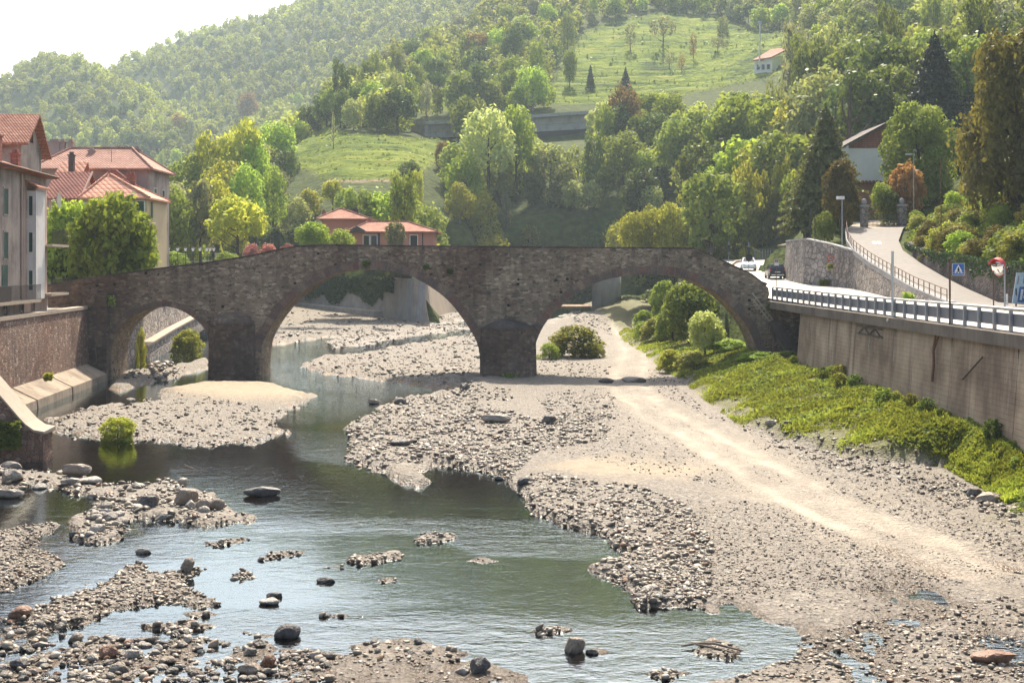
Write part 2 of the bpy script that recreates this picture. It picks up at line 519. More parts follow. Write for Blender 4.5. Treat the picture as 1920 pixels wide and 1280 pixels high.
GREEN = {
    'yellow': mat_leaf('yellow green leaves', (0.115, 0.135, 0.018), (0.22, 0.235, 0.035), 0.45),
    'lime': mat_leaf('lime leaves', (0.085, 0.135, 0.018), (0.17, 0.23, 0.035), 0.45),
    'mid': mat_leaf('mid green leaves', (0.056, 0.088, 0.018), (0.14, 0.175, 0.036), 0.42),
    'dark': mat_leaf('dark green leaves', (0.028, 0.05, 0.014), (0.075, 0.105, 0.026), 0.34),
    'pale': mat_leaf('pale blossoming leaves', (0.085, 0.115, 0.04), (0.25, 0.28, 0.125), 0.40),
    'silver': mat_leaf('silvery leaves', (0.09, 0.105, 0.055), (0.18, 0.195, 0.115), 0.35),
    'brown': mat_leaf('bronze budding leaves', (0.085, 0.062, 0.02), (0.20, 0.15, 0.05), 0.38),
    'conifer': mat_leaf('dark needles', (0.011, 0.02, 0.012), (0.03, 0.045, 0.02), 0.12),
    'conifer_olive': mat_leaf('olive needles', (0.028, 0.035, 0.012), (0.085, 0.09, 0.025), 0.25),
    'copper': mat_leaf('copper leaves', (0.045, 0.044, 0.012), (0.115, 0.104, 0.024), 0.38),
    'orange': mat_leaf('orange maple leaves', (0.13, 0.068, 0.028), (0.22, 0.12, 0.05), 0.4),
    'gold': mat_leaf('old gold needles', (0.045, 0.04, 0.012), (0.115, 0.092, 0.024), 0.3),
    'pink': mat_leaf('pink blossom', (0.14, 0.06, 0.06), (0.26, 0.11, 0.12), 0.35),
    'ivy': mat_leaf('ivy leaves', (0.018, 0.04, 0.012), (0.05, 0.085, 0.022), 0.25),
    'scrub': mat_leaf('bank scrub leaves', (0.07, 0.085, 0.018), (0.19, 0.20, 0.045), 0.42),
    'wood': mat_leaf('woodland leaves', (0.05, 0.078, 0.018), (0.19, 0.215, 0.045), 0.45, False),
    'grass': mat_leaf('grass blades', (0.062, 0.088, 0.014), (0.165, 0.195, 0.036), 0.45, False),
    'weed': mat_leaf('weed leaves', (0.045, 0.075, 0.016), (0.135, 0.17, 0.038), 0.42, False),
}
# ================================================================== terrain
PROF = {
    -300: [(40, 5), (100, 5), (200, 8), (400, 15), (600, 30), (700, 55), (800, 95), (900, 125), (1000, 140), (1200, 120), (1600, 80)],
    0: [(40, 5), (100, 5), (200, 8), (400, 15), (600, 30), (700, 55), (800, 98), (900, 132), (1000, 150), (1150, 130), (1600, 90)],
    80: [(100, 5), (200, 8), (400, 15), (600, 30), (700, 58), (800, 104), (900, 146), (970, 164), (1150, 140), (1600, 100)],
    150: [(100, 5), (200, 8.5), (400, 16), (600, 32), (700, 60), (800, 108), (900, 150), (950, 160), (1100, 158), (1600, 120)],
    250: [(100, 5), (200, 9), (400, 17), (600, 34), (700, 62), (800, 108), (850, 126), (930, 122), (980, 150), (1050, 194), (1200, 190), (1600, 140)],
    360: [(100, 6), (200, 10.5), (400, 20), (600, 40), (700, 72), (760, 88), (850, 92), (950, 150), (1080, 219), (1300, 225), (1600, 180)],
    450: [(100, 6), (180, 8), (230, 13), (300, 24), (400, 32), (600, 42), (700, 68), (800, 92), (950, 158), (1100, 231), (1300, 250), (1600, 220)],
    550: [(100, 6), (180, 8.6), (230, 14), (270, 26), (310, 38), (400, 49), (450, 52), (550, 50), (700, 72), (850, 125), (1000, 198), (1150, 250), (1400, 290), (1600, 270)],
    650: [(100, 6), (180, 8.8), (230, 19), (250, 25), (270, 31), (310, 42), (350, 51), (420, 66), (480, 72), (560, 66), (700, 80), (850, 140), (1000, 215), (1200, 296), (1500, 330)],
    750: [(100, 5), (180, 8.8), (230, 17), (270, 32), (310, 41), (345, 47), (400, 64), (500, 88), (600, 110), (680, 108), (800, 130), (1000, 220), (1200, 322), (1500, 360)],
    870: [(100, -3), (235, -3), (238, 11), (240, 16), (300, 33), (330, 42), (360, 52), (400, 64), (500, 92), (600, 118), (700, 142), (800, 150), (1000, 230), (1200, 345), (1500, 380)],
    960: [(100, -3), (255, -3), (262, 18), (300, 34), (343, 43.5), (356, 52), (370, 56), (420, 72), (500, 100), (600, 135), (750, 178), (900, 222), (1100, 325), (1300, 370)],
    1100: [(100, -3), (255, -3), (262, 20), (300, 36), (348, 44.5), (362, 54), (400, 65), (430, 75), (480, 93), (540, 118), (600, 140), (750, 190), (900, 250), (1100, 340)],
    1243: [(100, -3), (235, -3), (243, 18), (260, 25), (300, 40), (350, 53), (400, 66), (430, 75), (480, 95), (530, 118), (570, 130), (620, 150), (750, 200), (900, 255), (1100, 330)],
    1310: [(100, 2), (160, 3), (176, 9), (200, 12.5), (250, 25), (300, 41), (350, 54), (400, 67), (440, 80), (500, 102), (560, 126), (620, 150), (750, 203), (900, 257), (1100, 335)],
    1440: [(100, 5), (122, 6.7), (150, 8), (178, 9.2), (200, 14), (250, 30), (300, 45), (350, 58), (400, 71), (440, 86), (500, 104), (560, 128), (620, 150), (750, 205), (900, 260)],
    1600: [(110, 10.5), (125, 12.6), (140, 14.5), (170, 20), (200, 27), (250, 40), (300, 54), (400, 86), (500, 120), (600, 155), (750, 210), (900, 260)],
    1750: [(100, 11), (140, 20), (170, 28), (250, 46), (400, 84), (600, 145), (800, 210), (1000, 270)],
    1900: [(60, 8), (100, 16), (140, 24), (200, 37), (250, 50), (400, 95), (600, 160), (800, 215), (1000, 280)],
    2300: [(60, 11), (100, 22), (140, 34), (200, 50), (400, 115), (800, 250), (1000, 310)],
}
PCOL = sorted(PROF)
M1 = [(498, 238), (560, 232), (640, 250), (775, 264), (835, 262), (822, 300), (765, 338), (620, 338), (560, 312), (528, 282)]
M2 = [(1020, 194), (1052, 130), (1085, 75), (1105, 58), (1160, 38), (1240, 26), (1340, 33), (1400, 58), (1475, 66), (1520, 90), (1500, 130), (1410, 150), (1300, 172), (1250, 186), (1110, 196)]
M3 = [(760, 205), (790, 180), (880, 165), (905, 178), (880, 200), (800, 215)]

ROADY = [(25, 5.85), (60, 5.85), (92, 5.95), (110, 6.6), (122, 7.07), (140, 7.9), (170, 9.25), (200, 9.8)]
zroad = lambda Y: np.interp(Y, [a for a, b in ROADY], [b for a, b in ROADY])
RAMP = [(70, 28.2, 31.9, 5.95), (80, 28.35, 31.7, 6.05), (87, 28.6, 32.3, 6.8), (94, 29.3, 33.1, 7.58), (101, 29.64, 33.7, 8.62), (107, 29.87, 34.1, 9.8),
        (112, 30.68, 35.3, 10.74), (118, 32.2, 37.6, 12.0), (125, 34.8, 40.4, 12.7), (134, 37.0, 41.5, 13.6)]
_ry = [r[0] for r in RAMP]
rampL = lambda Y: np.interp(Y, _ry, [r[1] for r in RAMP])
rampR = lambda Y: np.interp(Y, _ry, [r[2] for r in RAMP])
rampZ = lambda Y: np.interp(Y, [40] + _ry, [5.85] + [r[3] for r in RAMP])


def terr(px, Y):
    px = np.asarray(px, float); Y = np.asarray(Y, float)
    px, Y = np.broadcast_arrays(px, Y)
    Z = np.stack([np.interp(Y, [a for a, b in PROF[c]], [b for a, b in PROF[c]]) for c in PCOL])
    i = np.clip(np.searchsorted(PCOL, px) - 1, 0, len(PCOL) - 2)
    pc = np.array(PCOL, float)
    t = np.clip((px - pc[i]) / (pc[i + 1] - pc[i]), 0, 1)
    t = 0.5 * t + 0.5 * (t * t * (3 - 2 * t))
    z0 = np.take_along_axis(Z, i[None], 0)[0]; z1 = np.take_along_axis(Z, (i + 1)[None], 0)[0]
    z = z0 * (1 - t) + z1 * t
    X = (px - CX) * Y / F
    far = sstep(260, 700, Y)
    z = z + fbm(X / 28, Y / 28, 3) * (0.5 + 2.0 * far) * sstep(190, 300, Y) + fbm(X / 120 + 9, Y / 120, 3) * 16 * sstep(600, 900, Y)
    # right bank near the ramp
    near = (X > 19.5) & (Y < 150)
    zr = zroad(Y) - 0.35
    rl, rr, rz = rampL(Y), rampR(Y), rampZ(Y)
    zn = np.where(X < rl + 0.2, zr, rz - 0.3)
    terrace = (Y > 113.5) & (X > 28.4) & (X < rl + 0.2)
    zn = np.where(terrace, np.minimum(10.6, rz - 0.2), zn)
    hw = np.interp(Y, [40, 80, 92, 104, 112], [2.6, 2.4, 1.8, 0.6, 0.2])
    bank = rz + hw * sstep(0.7, 1.3, X - rr) + 0.52 * np.clip(X - rr - 0.8, 0, 60) + fbm(X / 4, Y / 4, 3) * 0.35 * sstep(1, 3, X - rr) - 0.3
    zn = np.where(X > rr + 0.1, bank, zn)
    w = sstep(128, 150, Y)
    w = np.where(X < 24, sstep(140, 150, Y), w)
    z = np.where(near, zn * (1 - w) + z * w, z)
    # everything left of the road and near the water drops below the river bed
    low = (X <= 19.5) & (Y < 158)
    z = np.where(low, -4 + (z + 4) * sstep(145, 158, Y) * (px < 440), z)
    cove = (X > -46) & (X < -8) & (Y < 165 + np.clip(-12.4 - X, -1, 40) * 2.14 + 2.5) & (px > 400)
    z = np.where(cove, np.minimum(z, -2), z)
    z = np.where((X > -8) & (X < 19.2) & (Y < 234), np.minimum(z, -2), z)
    z = np.where((X < 23) & (X > 19) & (Y < 92.3), -2, z)
    # meadow terraces
    py = HY - (z - H) * F / Y
    m = meadow(px, py, Y)
    st = np.sin(z * 2.1 + fbm(X / 30, Y / 40, 2) * 4)
    z = z + m * st * 1.1 * sstep(300, 420, Y) + m * st * 0.35 * (1 - sstep(300, 420, Y))
    return z


def meadow(px, py, Y):
    a = sstep(-8, 6, sdf(M1, px, py, 1.5)) * (Y > 215) * (Y < 345)
    b = sstep(-8, 6, sdf(M2, px, py, 1.5)) * (Y > 370) * (Y < 600)
    c = sstep(-4, 4, sdf(M3, px, py, 1.5)) * (Y > 330) * (Y < 480)
    return np.maximum(np.maximum(a, b), c)


def hit(px, py, y0=60, y1=1500):
    """where the sight line of a pixel first meets the terrain."""
    Y = np.exp(np.linspace(math.log(y0), math.log(y1), 900))
    g = HY - (terr(np.full_like(Y, px), Y) - H) * F / Y
    k = np.nonzero(g <= py)[0]
    y = Y[k[0]] if len(k) else y1
    return float(y)


tpx = np.arange(-420, 2420, 9.0)
tY = np.exp(np.arange(math.log(38), math.log(1600), 0.0062))
TP, TY = np.meshgrid(tpx, tY)
TZ = terr(TP, TY)
TX = (TP - CX) * TY / F
TPY = HY - (TZ - H) * F / TY
mead = meadow(TP, TPY, TY)
earth = sstep(3, 0, np.abs(TPY - 339)) * (TP > 612) * (TP < 740) * (TY < 330)
k = Mat('hillside ground')
_p = k.pos()
_n = k.noise(0.06, 6, _p); _n2 = k.noise(0.7, 6, _p)
_w = k.ramp(_n2, [(0.3, (0.03, 0.045, 0.014)), (0.7, (0.085, 0.105, 0.03))])
_st = k.noise(0.35, 6, k.scaled(_p, (0.35, 0.35, 2.6)), 0.65)
_g = k.ramp(k.math('ADD', k.math('MULTIPLY', _n, 0.5), k.math('MULTIPLY', _st, 0.5)), [(0.38, (0.03, 0.05, 0.012)), (0.46, (0.085, 0.125, 0.015)), (0.55, (0.145, 0.185, 0.02)), (0.64, (0.20, 0.21, 0.04)), (0.72, (0.30, 0.27, 0.17))])
_c = k.mix(k.attr('meadow'), _w, _g)
_c = k.mix(k.attr('earth'), _c, (0.32, 0.22, 0.17))
hill = grid_mesh('hills', np.stack([TX, TY, TZ], -1).reshape(-1, 3), len(tY), len(tpx), k.done(k.bsdf(_c, 0.95, k.bump(k.math('ADD', _n2, _st), 0.9, 0.6), 0.1)), {'meadow': mead, 'earth': earth})
tag(hill, kind='structure')

# ================================================================== river bed
zbase = lambda Y: np.interp(Y, [0, 96, 230, 320], [0, 0, 1.35, 2.0])
WALLX = 19.4
TRACK = [(1168, 600), (1170, 622), (1192, 655), (1180, 690), (1176, 715), (1205, 755), (1290, 802), (1400, 862), (1505, 925), (1650, 985), (1800, 1040), (1960, 1095), (2150, 1160)]
SHOAL = [[(640, 1210), (760, 1195), (900, 1225), (820, 1245), (680, 1235)], [(560, 1152), (640, 1145), (690, 1155), (600, 1166)], [(420, 1076), (470, 1068), (482, 1084), (430, 1092)], [(690, 1087), (740, 1078), (772, 1088), (720, 1097)], [(1180, 1122), (1230, 1110), (1262, 1124), (1200, 1134)], [(980, 1182), (1040, 1172), (1082, 1182), (1020, 1193)], [(250, 1175), (350, 1162), (430, 1172), (330, 1192)], [(1180, 1262), (1260, 1248), (1320, 1262), (1240, 1279)], [(600, 640), (640, 622), (760, 611), (870, 604), (892, 618), (780, 634), (690, 650), (620, 655)]]
LAND = [(q, 0.07, 9) for q in SHOAL] + [  # polygon, height, softness in px
    ([(75, 792), (130, 772), (200, 752), (290, 742), (300, 728), (392, 712), (490, 716), (565, 735), (612, 745), (560, 765), (522, 790), (540, 812), (480, 834), (330, 838), (200, 824), (110, 822)], 0.20, 24),
    ([(650, 800), (700, 770), (752, 745), (800, 740), (840, 735), (880, 724), (900, 706), (895, 660), (1000, 600), (1090, 580), (1400, 560), (2300, 540), (2300, 1085), (1920, 1088), (1700, 1096), (1500, 1106), (1340, 1132), (1205, 1136), (1192, 1112), (1172, 1086), (1092, 1068), (1152, 1040), (1112, 1006), (1075, 990), (1012, 980), (988, 965), (970, 930), (945, 905), (900, 890), (812, 872), (788, 885), (818, 906), (780, 916), (700, 886), (646, 862)], 0.24, 24),
    ([(590, 700), (556, 688), (612, 665), (700, 658), (780, 642), (898, 622), (905, 716), (840, 728), (760, 722), (680, 711)], 0.25, 10),
    ([(470, 640), (480, 615), (520, 575), (620, 575), (790, 598), (860, 585), (890, 600), (800, 611), (700, 624), (600, 634), (520, 648)], 0.35, 6),
    ([(200, 730), (230, 700), (300, 690), (392, 672), (392, 690), (330, 708), (262, 724), (225, 735)], 0.3, 6),
    ([(-200, 862), (0, 868), (100, 885), (160, 880), (172, 900), (240, 900), (340, 900), (400, 925), (420, 948), (492, 970), (470, 985), (350, 984), (262, 975), (240, 1000), (200, 1032), (120, 1012), (130, 975), (180, 940), (60, 916), (0, 936), (-200, 940)], 0.16, 22),
    ([(-200, 982), (0, 985), (98, 975), (110, 1000), (96, 1040), (142, 1056), (80, 1082), (0, 1108), (-200, 1120)], 0.14, 22),
    ([(20, 1160), (100, 1120), (200, 1090), (232, 1046), (280, 1046), (300, 1060), (420, 1055), (362, 1090), (390, 1115), (436, 1136), (330, 1141), (220, 1151), (180, 1180), (60, 1192)], 0.11, 26),
    ([(470, 1048), (500, 1034), (590, 1028), (575, 1040), (480, 1055)], 0.06, 10),
    ([(640, 1052), (660, 1034), (750, 1034), (752, 1048), (680, 1062)], 0.06, 10),
    ([(765, 1012), (790, 998), (860, 1002), (858, 1014), (780, 1022)], 0.08, 10),
    ([(370, 1016), (470, 1004), (480, 1014), (400, 1030)], 0.05, 10), ([(600, 1092), (630, 1080), (640, 1092), (610, 1100)], 0.03, 8), ([(520, 1118), (480, 1128), (500, 1140), (540, 1128)], 0.03, 8), ([(1290, 1226), (1330, 1196), (1400, 1216), (1370, 1240)], 0.05, 10), ([(1095, 1226), (1110, 1208), (1165, 1222), (1130, 1234)], 0.03, 8), ([(330, 1150), (400, 1144), (440, 1152), (370, 1162)], 0.03, 8), ([(850, 1052), (900, 1042), (960, 1052), (900, 1060)], 0.02, 8), ([(560, 1060), (640, 1056), (660, 1066), (580, 1072)], 0.02, 8),
    ([(440, 1190), (450, 1175), (560, 1190), (500, 1200)], 0.03, 10),
]
SHALLOW = [
    ([(-300, 1150), (180, 1190), (420, 1190), (560, 1210), (760, 1225), (900, 1230), (1000, 1262), (1060, 1340), (1060, 1900), (-300, 1900)], 0.035),
    ([(1330, 1130), (1500, 1104), (2300, 1080), (2300, 1900), (1330, 1900), (1300, 1290), (1480, 1240), (1480, 1180), (1300, 1150)], 0.09),
    ([(1100, 1060), (1300, 1060), (1420, 1140), (1200, 1140)], 0.03), ([(1330, 1108), (1500, 1092), (2000, 1068), (2000, 1150), (1480, 1165)], 0.12),
    ([(-300, 1030), (60, 1100), (200, 1080), (230, 1130), (100, 1160), (-300, 1200)], -0.10),
]
_GP = [(1205, 660), (1250, 690), (1290, 717), (1345, 762), (1400, 799), (1500, 828), (1600, 853), (1700, 862), (1780, 868), (1850, 905), (1900, 940)]
_GRASS0 = [(12.0, 40), (14.6, 44), (17.2, 47), (17.0, 50), (15.0, 53), (13.0, 58), (11.8, 63), (11.6, 72), (11.9, 80), (11.6, 88), (11.8, 96), (12.0, 110), (11.8, 130), (13, 150), (15, 300)]
GRASSE = sorted([(((px - CX) * (H - .35) / (py - HY)), (H - .35) * F / (py - HY)) for px, py in _GP], key=lambda q: q[1])
GRASSE = [(13.5, 38)] + GRASSE + [(12.0, 130), (13, 150), (15, 300)]
grass_edge = lambda Y: np.interp(Y, [b for a, b in GRASSE], [a for a, b in GRASSE])


def polyline_dist(X, Y, pts):
    d = np.full(X.shape, 1e9)
    for (ax, ay), (bx, by) in zip(pts[:-1], pts[1:]):
        ex, ey = bx - ax, by - ay
        t = np.clip(((X - ax) * ex + (Y - ay) * ey) / (ex * ex + ey * ey), 0, 1)
        d = np.minimum(d, np.hypot(X - ax - t * ex, Y - ay - t * ey))
    return d


def ground_pt(px, py, z=0.0):
    Y = (H - z) * F / (py - HY)
    for _ in range(12):
        Y = (H - z - float(zbase(Y))) * F / (py - HY)
    return ((px - CX) * Y / F, Y)


TRW = [ground_pt(*p, z=0.3) for p in TRACK]


def bed(px, Y, full=False):
    zb = zbase(Y)
    X = (px - CX) * Y / F
    py = HY + (H - zb) * F / Y
    jit = fbm(X * 0.9, Y * 0.5, 4)
    h = np.full(px.shape, -0.42) + 0.12 * fbm(X * 0.4, Y * 0.25, 3)
    for poly, lv in SHALLOW:
        d = sdf(poly, px, py)
        s = sstep(-30, 25, d)
        h = h * (1 - s) + s * (lv - 0.03 + 0.17 * fbm(X * 1.1 + 3, Y * 0.55, 4))
    land = np.zeros(px.shape)
    for poly, top, soft in LAND:
        d = sdf(poly, px, py) + jit * soft * 1.0 + fbm(X * 3.1, Y * 1.8, 3) * soft * 0.7
        s = sstep(-soft * 0.9, soft * 1.3, d)
        if len(poly) > 30: top = top * (1 - 0.6 * sstep(985, 1085, py) * sstep(1150, 1300, px))
        h = np.maximum(h, h * (1 - s) + s * (top + (0.05 + 0.05 * np.minimum(top / .2, 1)) * fbm(X * 0.35, Y * 0.2, 3) + 0.05 * jit))
        land = np.maximum(land, s)
    # sand hump under the left pier
    sp = sstep(-10, 30, sdf([(300, 730), (392, 716), (490, 716), (600, 745), (540, 765), (420, 760), (330, 748)], px, py))
    h = h + 0.3 * sp
    # mound at the tip of the middle bar and heap under the pier
    h = h + 0.45 * np.exp(-(((X + 4.4) / 3.0) ** 2 + ((Y - 86) / 5.0) ** 2)) + 0.35 * np.exp(-(((X - 5.2) / 2.2) ** 2 + ((Y - 72) / 4.0) ** 2))
    # grass bank on the right
    xe = grass_edge(Y) + 0.5 * fbm(Y * 0.25, Y * 0.05, 3)
    g = np.clip((X - xe) / (WALLX - 0.4 - xe + 1e-6), 0, 1.2)
    bankh = 1.65 * (0.25 * sstep(0, 0.12, g) + 0.75 * sstep(0.1, 1.0, g)) * sstep(38, 50, Y)
    h = h + np.where(X > xe, bankh + 0.12 * fbm(X * 0.8, Y * 0.8, 3), 0)
    # wheel ruts
    td = polyline_dist(X, Y, TRW)
    rut = np.exp(-((td - 0.95) / 0.45) ** 2)
    h = h - 0.07 * rut * land
    h = h + 0.03 * fbm(X * 3, Y * 3, 3) * land
    if not full: return zb + h
    sand = sp.copy()
    for q in ([(1010, 890), (1060, 868), (1200, 866), (1345, 872), (1340, 900), (1250, 915), (1100, 912)], ):
        sand = np.maximum(sand, 0.75 * sstep(-20, 35, sdf(q, px, py) + jit * 40))
    tr = np.maximum(np.exp(-((td - 0.95) / 0.6) ** 2), 0.55 * np.exp(-(td / 2.3) ** 2)) * land
    tr = tr * np.clip(0.75 + 0.8 * fbm(X * 0.8, Y * 0.25, 4), 0, 1)
    grav = np.zeros(px.shape)
    up = sstep(-10, 10, sdf([(470, 640), (480, 615), (520, 575), (620, 575), (790, 596), (720, 603), (620, 606), (530, 608)], px, py))
    grass = np.where(X > xe - 0.15, sstep(0.0, 0.10, g + 0.05 * jit), 0) * sstep(37, 45, Y)
    mud = sstep(-0.10, 0.04, -(h)) * 1.0
    wet = sstep(0.17, 0.03, h + 0.05 * jit)
    return zb + h, sand, tr, wet, grass, h, up


bedpx = np.concatenate([np.arange(-1100, -300, 40.0), np.arange(-300, 2260, 7.0)])
bedpy = np.concatenate([np.arange(1900, 1340, -8), np.arange(1340, 640, -2.6), np.arange(640, 566, -1.2)])
bY = np.array([ground_pt(960, p)[1] for p in bedpy])
BP, BY = np.meshgrid(bedpx, bY)
BZ, b_sand, b_track, b_wet, b_grass, b_h, b_up = bed(BP, BY, True)
BX = (BP - CX) * BY / F
BX2 = np.minimum(BX, WALLX + 4.5)
k = Mat('river bed')
_p = k.pos()
_cell = k.add('ShaderNodeSeparateColor', {'Color': k.vor(9, k.scaled(_p, (1, 0.8, 1)), 'F1', 'Color')}).outputs[0]
_cd = k.vor(9, k.scaled(_p, (1, 0.8, 1)), 'F1', 'Distance')
_cell2 = k.add('ShaderNodeSeparateColor', {'Color': k.vor(24, _p, 'F1', 'Color')}).outputs[0]
_big = k.noise(0.5, 6, _p)
_grav = k.ramp(_cell, [(0.0, (0.045, 0.037, 0.03)), (0.35, (0.12, 0.1, 0.078)), (0.7, (0.20, 0.17, 0.132)), (1.0, (0.34, 0.30, 0.24))])
_grav = k.mix(0.5, _grav, k.ramp(_cell2, [(0, (0.11, 0.10, 0.092)), (1, (0.31, 0.285, 0.25))]))
_grav = k.mix(k.map(_big, 0.42, 0.66, 0, 0.6), _grav, (0.175, 0.15, 0.12))
_sd = k.ramp(k.noise(2.0, 6, _p), [(0.3, (0.25, 0.20, 0.14)), (0.7, (0.34, 0.275, 0.19))])
_c = k.mix(k.attr('sand'), _grav, _sd)
_up = k.ramp(k.noise(1.0, 5, _p), [(0.3, (0.155, 0.13, 0.10)), (0.7, (0.21, 0.18, 0.145))])
_c = k.mix(k.math('MULTIPLY', k.attr('upbar'), 0.8), _c, _up)
_tn = k.noise(1.6, 6, k.scaled(_p, (1.0, 0.35, 1)))
_c = k.mix(k.math('MULTIPLY', k.attr('track'), 0.9), _c, k.ramp(_tn, [(0.35, (0.27, 0.23, 0.18)), (0.65, (0.43, 0.365, 0.285))]))
_gn = k.noise(3.0, 5, _p)
_c = k.mix(k.attr('grass'), _c, k.ramp(_gn, [(0.35, (0.085, 0.075, 0.035)), (0.65, (0.15, 0.155, 0.05))]))
_wt = k.attr('wet')
_c = k.mix(_wt, _c, k.mix(1.0, _c, (0.42, 0.34, 0.27), 'MULTIPLY'))
_und = k.attr('under')
_mudc = k.ramp(k.noise(0.35, 6, _p), [(0.3, (0.25, 0.12, 0.052)), (0.55, (0.36, 0.20, 0.085)), (0.75, (0.26, 0.215, 0.08))])
_c = k.mix(k.math('MULTIPLY', _und, 0.92), _c, _mudc)
_ro = k.map(_wt, 0, 1, 0.85, 0.28)
_hh = k.math('ADD', k.math('MULTIPLY', _cd, k.map(k.attr('sand'), 0, 1, 1.2, 0.15)), k.math('ADD', k.math('MULTIPLY', k.noise(30, 4, _p), 0.3), k.math('MULTIPLY', k.noise(2.5, 6, _p, 0.7), k.map(k.attr('track'), 0, 1, 2.2, 0.5))))
river_bed = grid_mesh('river_bed', np.stack([BX2, BY, BZ], -1).reshape(-1, 3), len(bedpy), len(bedpx),
                      k.done(k.bsdf(_c, _ro, k.bump(_hh, 0.8, 0.07), 0.35)),
                      {'sand': b_sand, 'track': b_track, 'wet': b_wet, 'grass': b_grass, 'under': sstep(-0.02, -0.18, b_h), 'upbar': b_up})
tag(river_bed, kind='structure')

# ------------------------------------------------------------------ water
wpx = np.concatenate([np.arange(-1100, -300, 40.0), np.arange(-300, 1700, 12.0)])
wpx = np.concatenate([wpx, np.arange(1700, 2260, 20.0)])
wpy = np.concatenate([np.arange(1900, 1340, -20), np.arange(1340, 640, -5), np.arange(640, 572, -3)])
wY = np.array([ground_pt(960, p)[1] for p in wpy])
WP, WY = np.meshgrid(wpx, wY)
WPY = HY + (H - zbase(WY)) * F / WY
WX = np.minimum((WP - CX) * WY / F, 18.0)
rip = np.full(WP.shape, 0.09)
for poly, s, a in (
    ([(486, 660), (600, 636), (900, 596), (900, 640), (700, 690), (840, 730), (740, 745), (560, 735), (486, 712)], 20, 0.4),
    ([(560, 735), (760, 738), (660, 790), (560, 800), (520, 790)], 20, 0.35),
    ([(480, 968), (1120, 972), (1160, 1045), (900, 1040), (800, 1000), (480, 992)], 18, 0.25),
    ([(-100, 1110), (60, 1085), (200, 1030), (300, 990), (430, 1000), (420, 1050), (250, 1060), (100, 1130), (-100, 1180)], 25, 0.3),
    ([(380, 990), (600, 1000), (760, 1060), (1180, 1090), (1150, 1150), (850, 1140), (380, 1150)], 30, 0.07),
    ([(-300, 1190), (400, 1150), (800, 1150), (1300, 1165), (2260, 1100), (2260, 1900), (-300, 1900)], 40, 0.28),
    ([(520, 800), (660, 810), (650, 870), (560, 860)], 20, 0.3),
):
    m = sstep(-s, s, sdf(poly, WP, WPY))
    rip = rip * (1 - m) + a * m
WZ = zbase(WY) + 0.0
k = Mat('river water')
_p = k.pos()
_r = k.attr('ripple')
_w1 = k.noise(1.1, 3, k.scaled(_p, (0.8, 1.6, 1)), 0.5, 0.6)
_w2 = k.noise(5.0, 3, k.scaled(_p, (0.8, 1.5, 1)), 0.55, 0.8)
_w3 = k.noise(16.0, 2, k.scaled(_p, (0.9, 1.3, 1)), 0.5)
_hh = k.math('ADD', k.math('MULTIPLY', _w1, 0.07), k.math('ADD', k.math('MULTIPLY', _w2, 0.036), k.math('MULTIPLY', _w3, 0.007)))
_b = k.add('ShaderNodeBump', {'Height': k.math('MULTIPLY', _hh, _r), 'Strength': 1.0, 'Distance': 1.0}).outputs[0]
_fr = k.add('ShaderNodeFresnel', {'IOR': 2.6}).outputs[0]
_gl = k.add('ShaderNodeBsdfGlossy', {'Color': (0.84, 0.95, 1.0), 'Roughness': 0.025, 'Normal': _b}).outputs[0]
_tr = k.add('ShaderNodeBsdfTransparent', {'Color': (0.78, 0.64, 0.43)}).outputs[0]
water = grid_mesh('river_water', np.stack([WX, WY, WZ], -1).reshape(-1, 3), len(wpy), len(wpx), k.done(k.add('ShaderNodeMixShader', {0: k.math('MINIMUM', k.math('MULTIPLY', _fr, 1.2), 1.0), 1: _tr, 2: _gl}).outputs[0]), {'ripple': rip})
tag(water, kind='structure')

# ================================================================== banks
# line of the left embankment: a point at distance along the river (Y-like) s, offset t towards the water, height z
_u = Vector((-0.0987, 1, 0)); _nrm = Vector((1, 0.0987, 0)).normalized()


def LB(Y, t, z):
    return Vector((-22.6 - 0.0987 * Y, Y, z)) + _nrm * t


mb = MB()
edge = [LB(Y, -0.5, 5.35) for Y in (20, 60, 96, 120, 150, 168)] + [Vector((-41, 229, 6.9)), Vector((-12.9, 167, 6.6)), Vector((-10.8, 200, 6.8)), Vector((-9, 262, 8)), Vector((-60, 262, 8)), Vector((-140, 240, 8)), Vector((-140, 20, 5.3))]
mb.poly(edge)
o = mb.build('street_ground', mat_plain('dusty street', (0.30, 0.27, 0.235), 0.9), loc=(-40, 100, 5.3))
tag(o, kind='structure')

# near left river wall
t = thing('river_wall', 'brown rubble embankment wall with pale coping and stepped concrete footing beside the river', 'wall', LB(75, 0, 0))
mb = MB(); ys = [30, 50, 60, 70, 80, 91.6]
mb.loft([[LB(Y, -0.7, -1), LB(Y, 0.25, -1), LB(Y, -0.02, 5.25), LB(Y, -0.7, 5.25)] for Y in ys])
mb.build('wall', MT['wall_rubble'], t)
mb = MB(); mb.loft([[LB(Y, -0.74, 5.252), LB(Y, 0.06, 5.252), LB(Y, 0.06, 5.47), LB(Y, -0.74, 5.47)] for Y in ys])
mb.build('coping', MT['concrete_pale'], t)
for a, b in ((20, 72.5), (72.75, 80.5), (80.75, 90.6)):
    mb = MB(); mb.loft([[LB(Y, 0.1, -1), LB(Y, 1.75, -1), LB(Y, 1.6, 0.5), LB(Y, 0.12, 1.25)] for Y in (a, b)])
    mb.build('footing', MT['concrete_foot'], t, bevel=0.03)

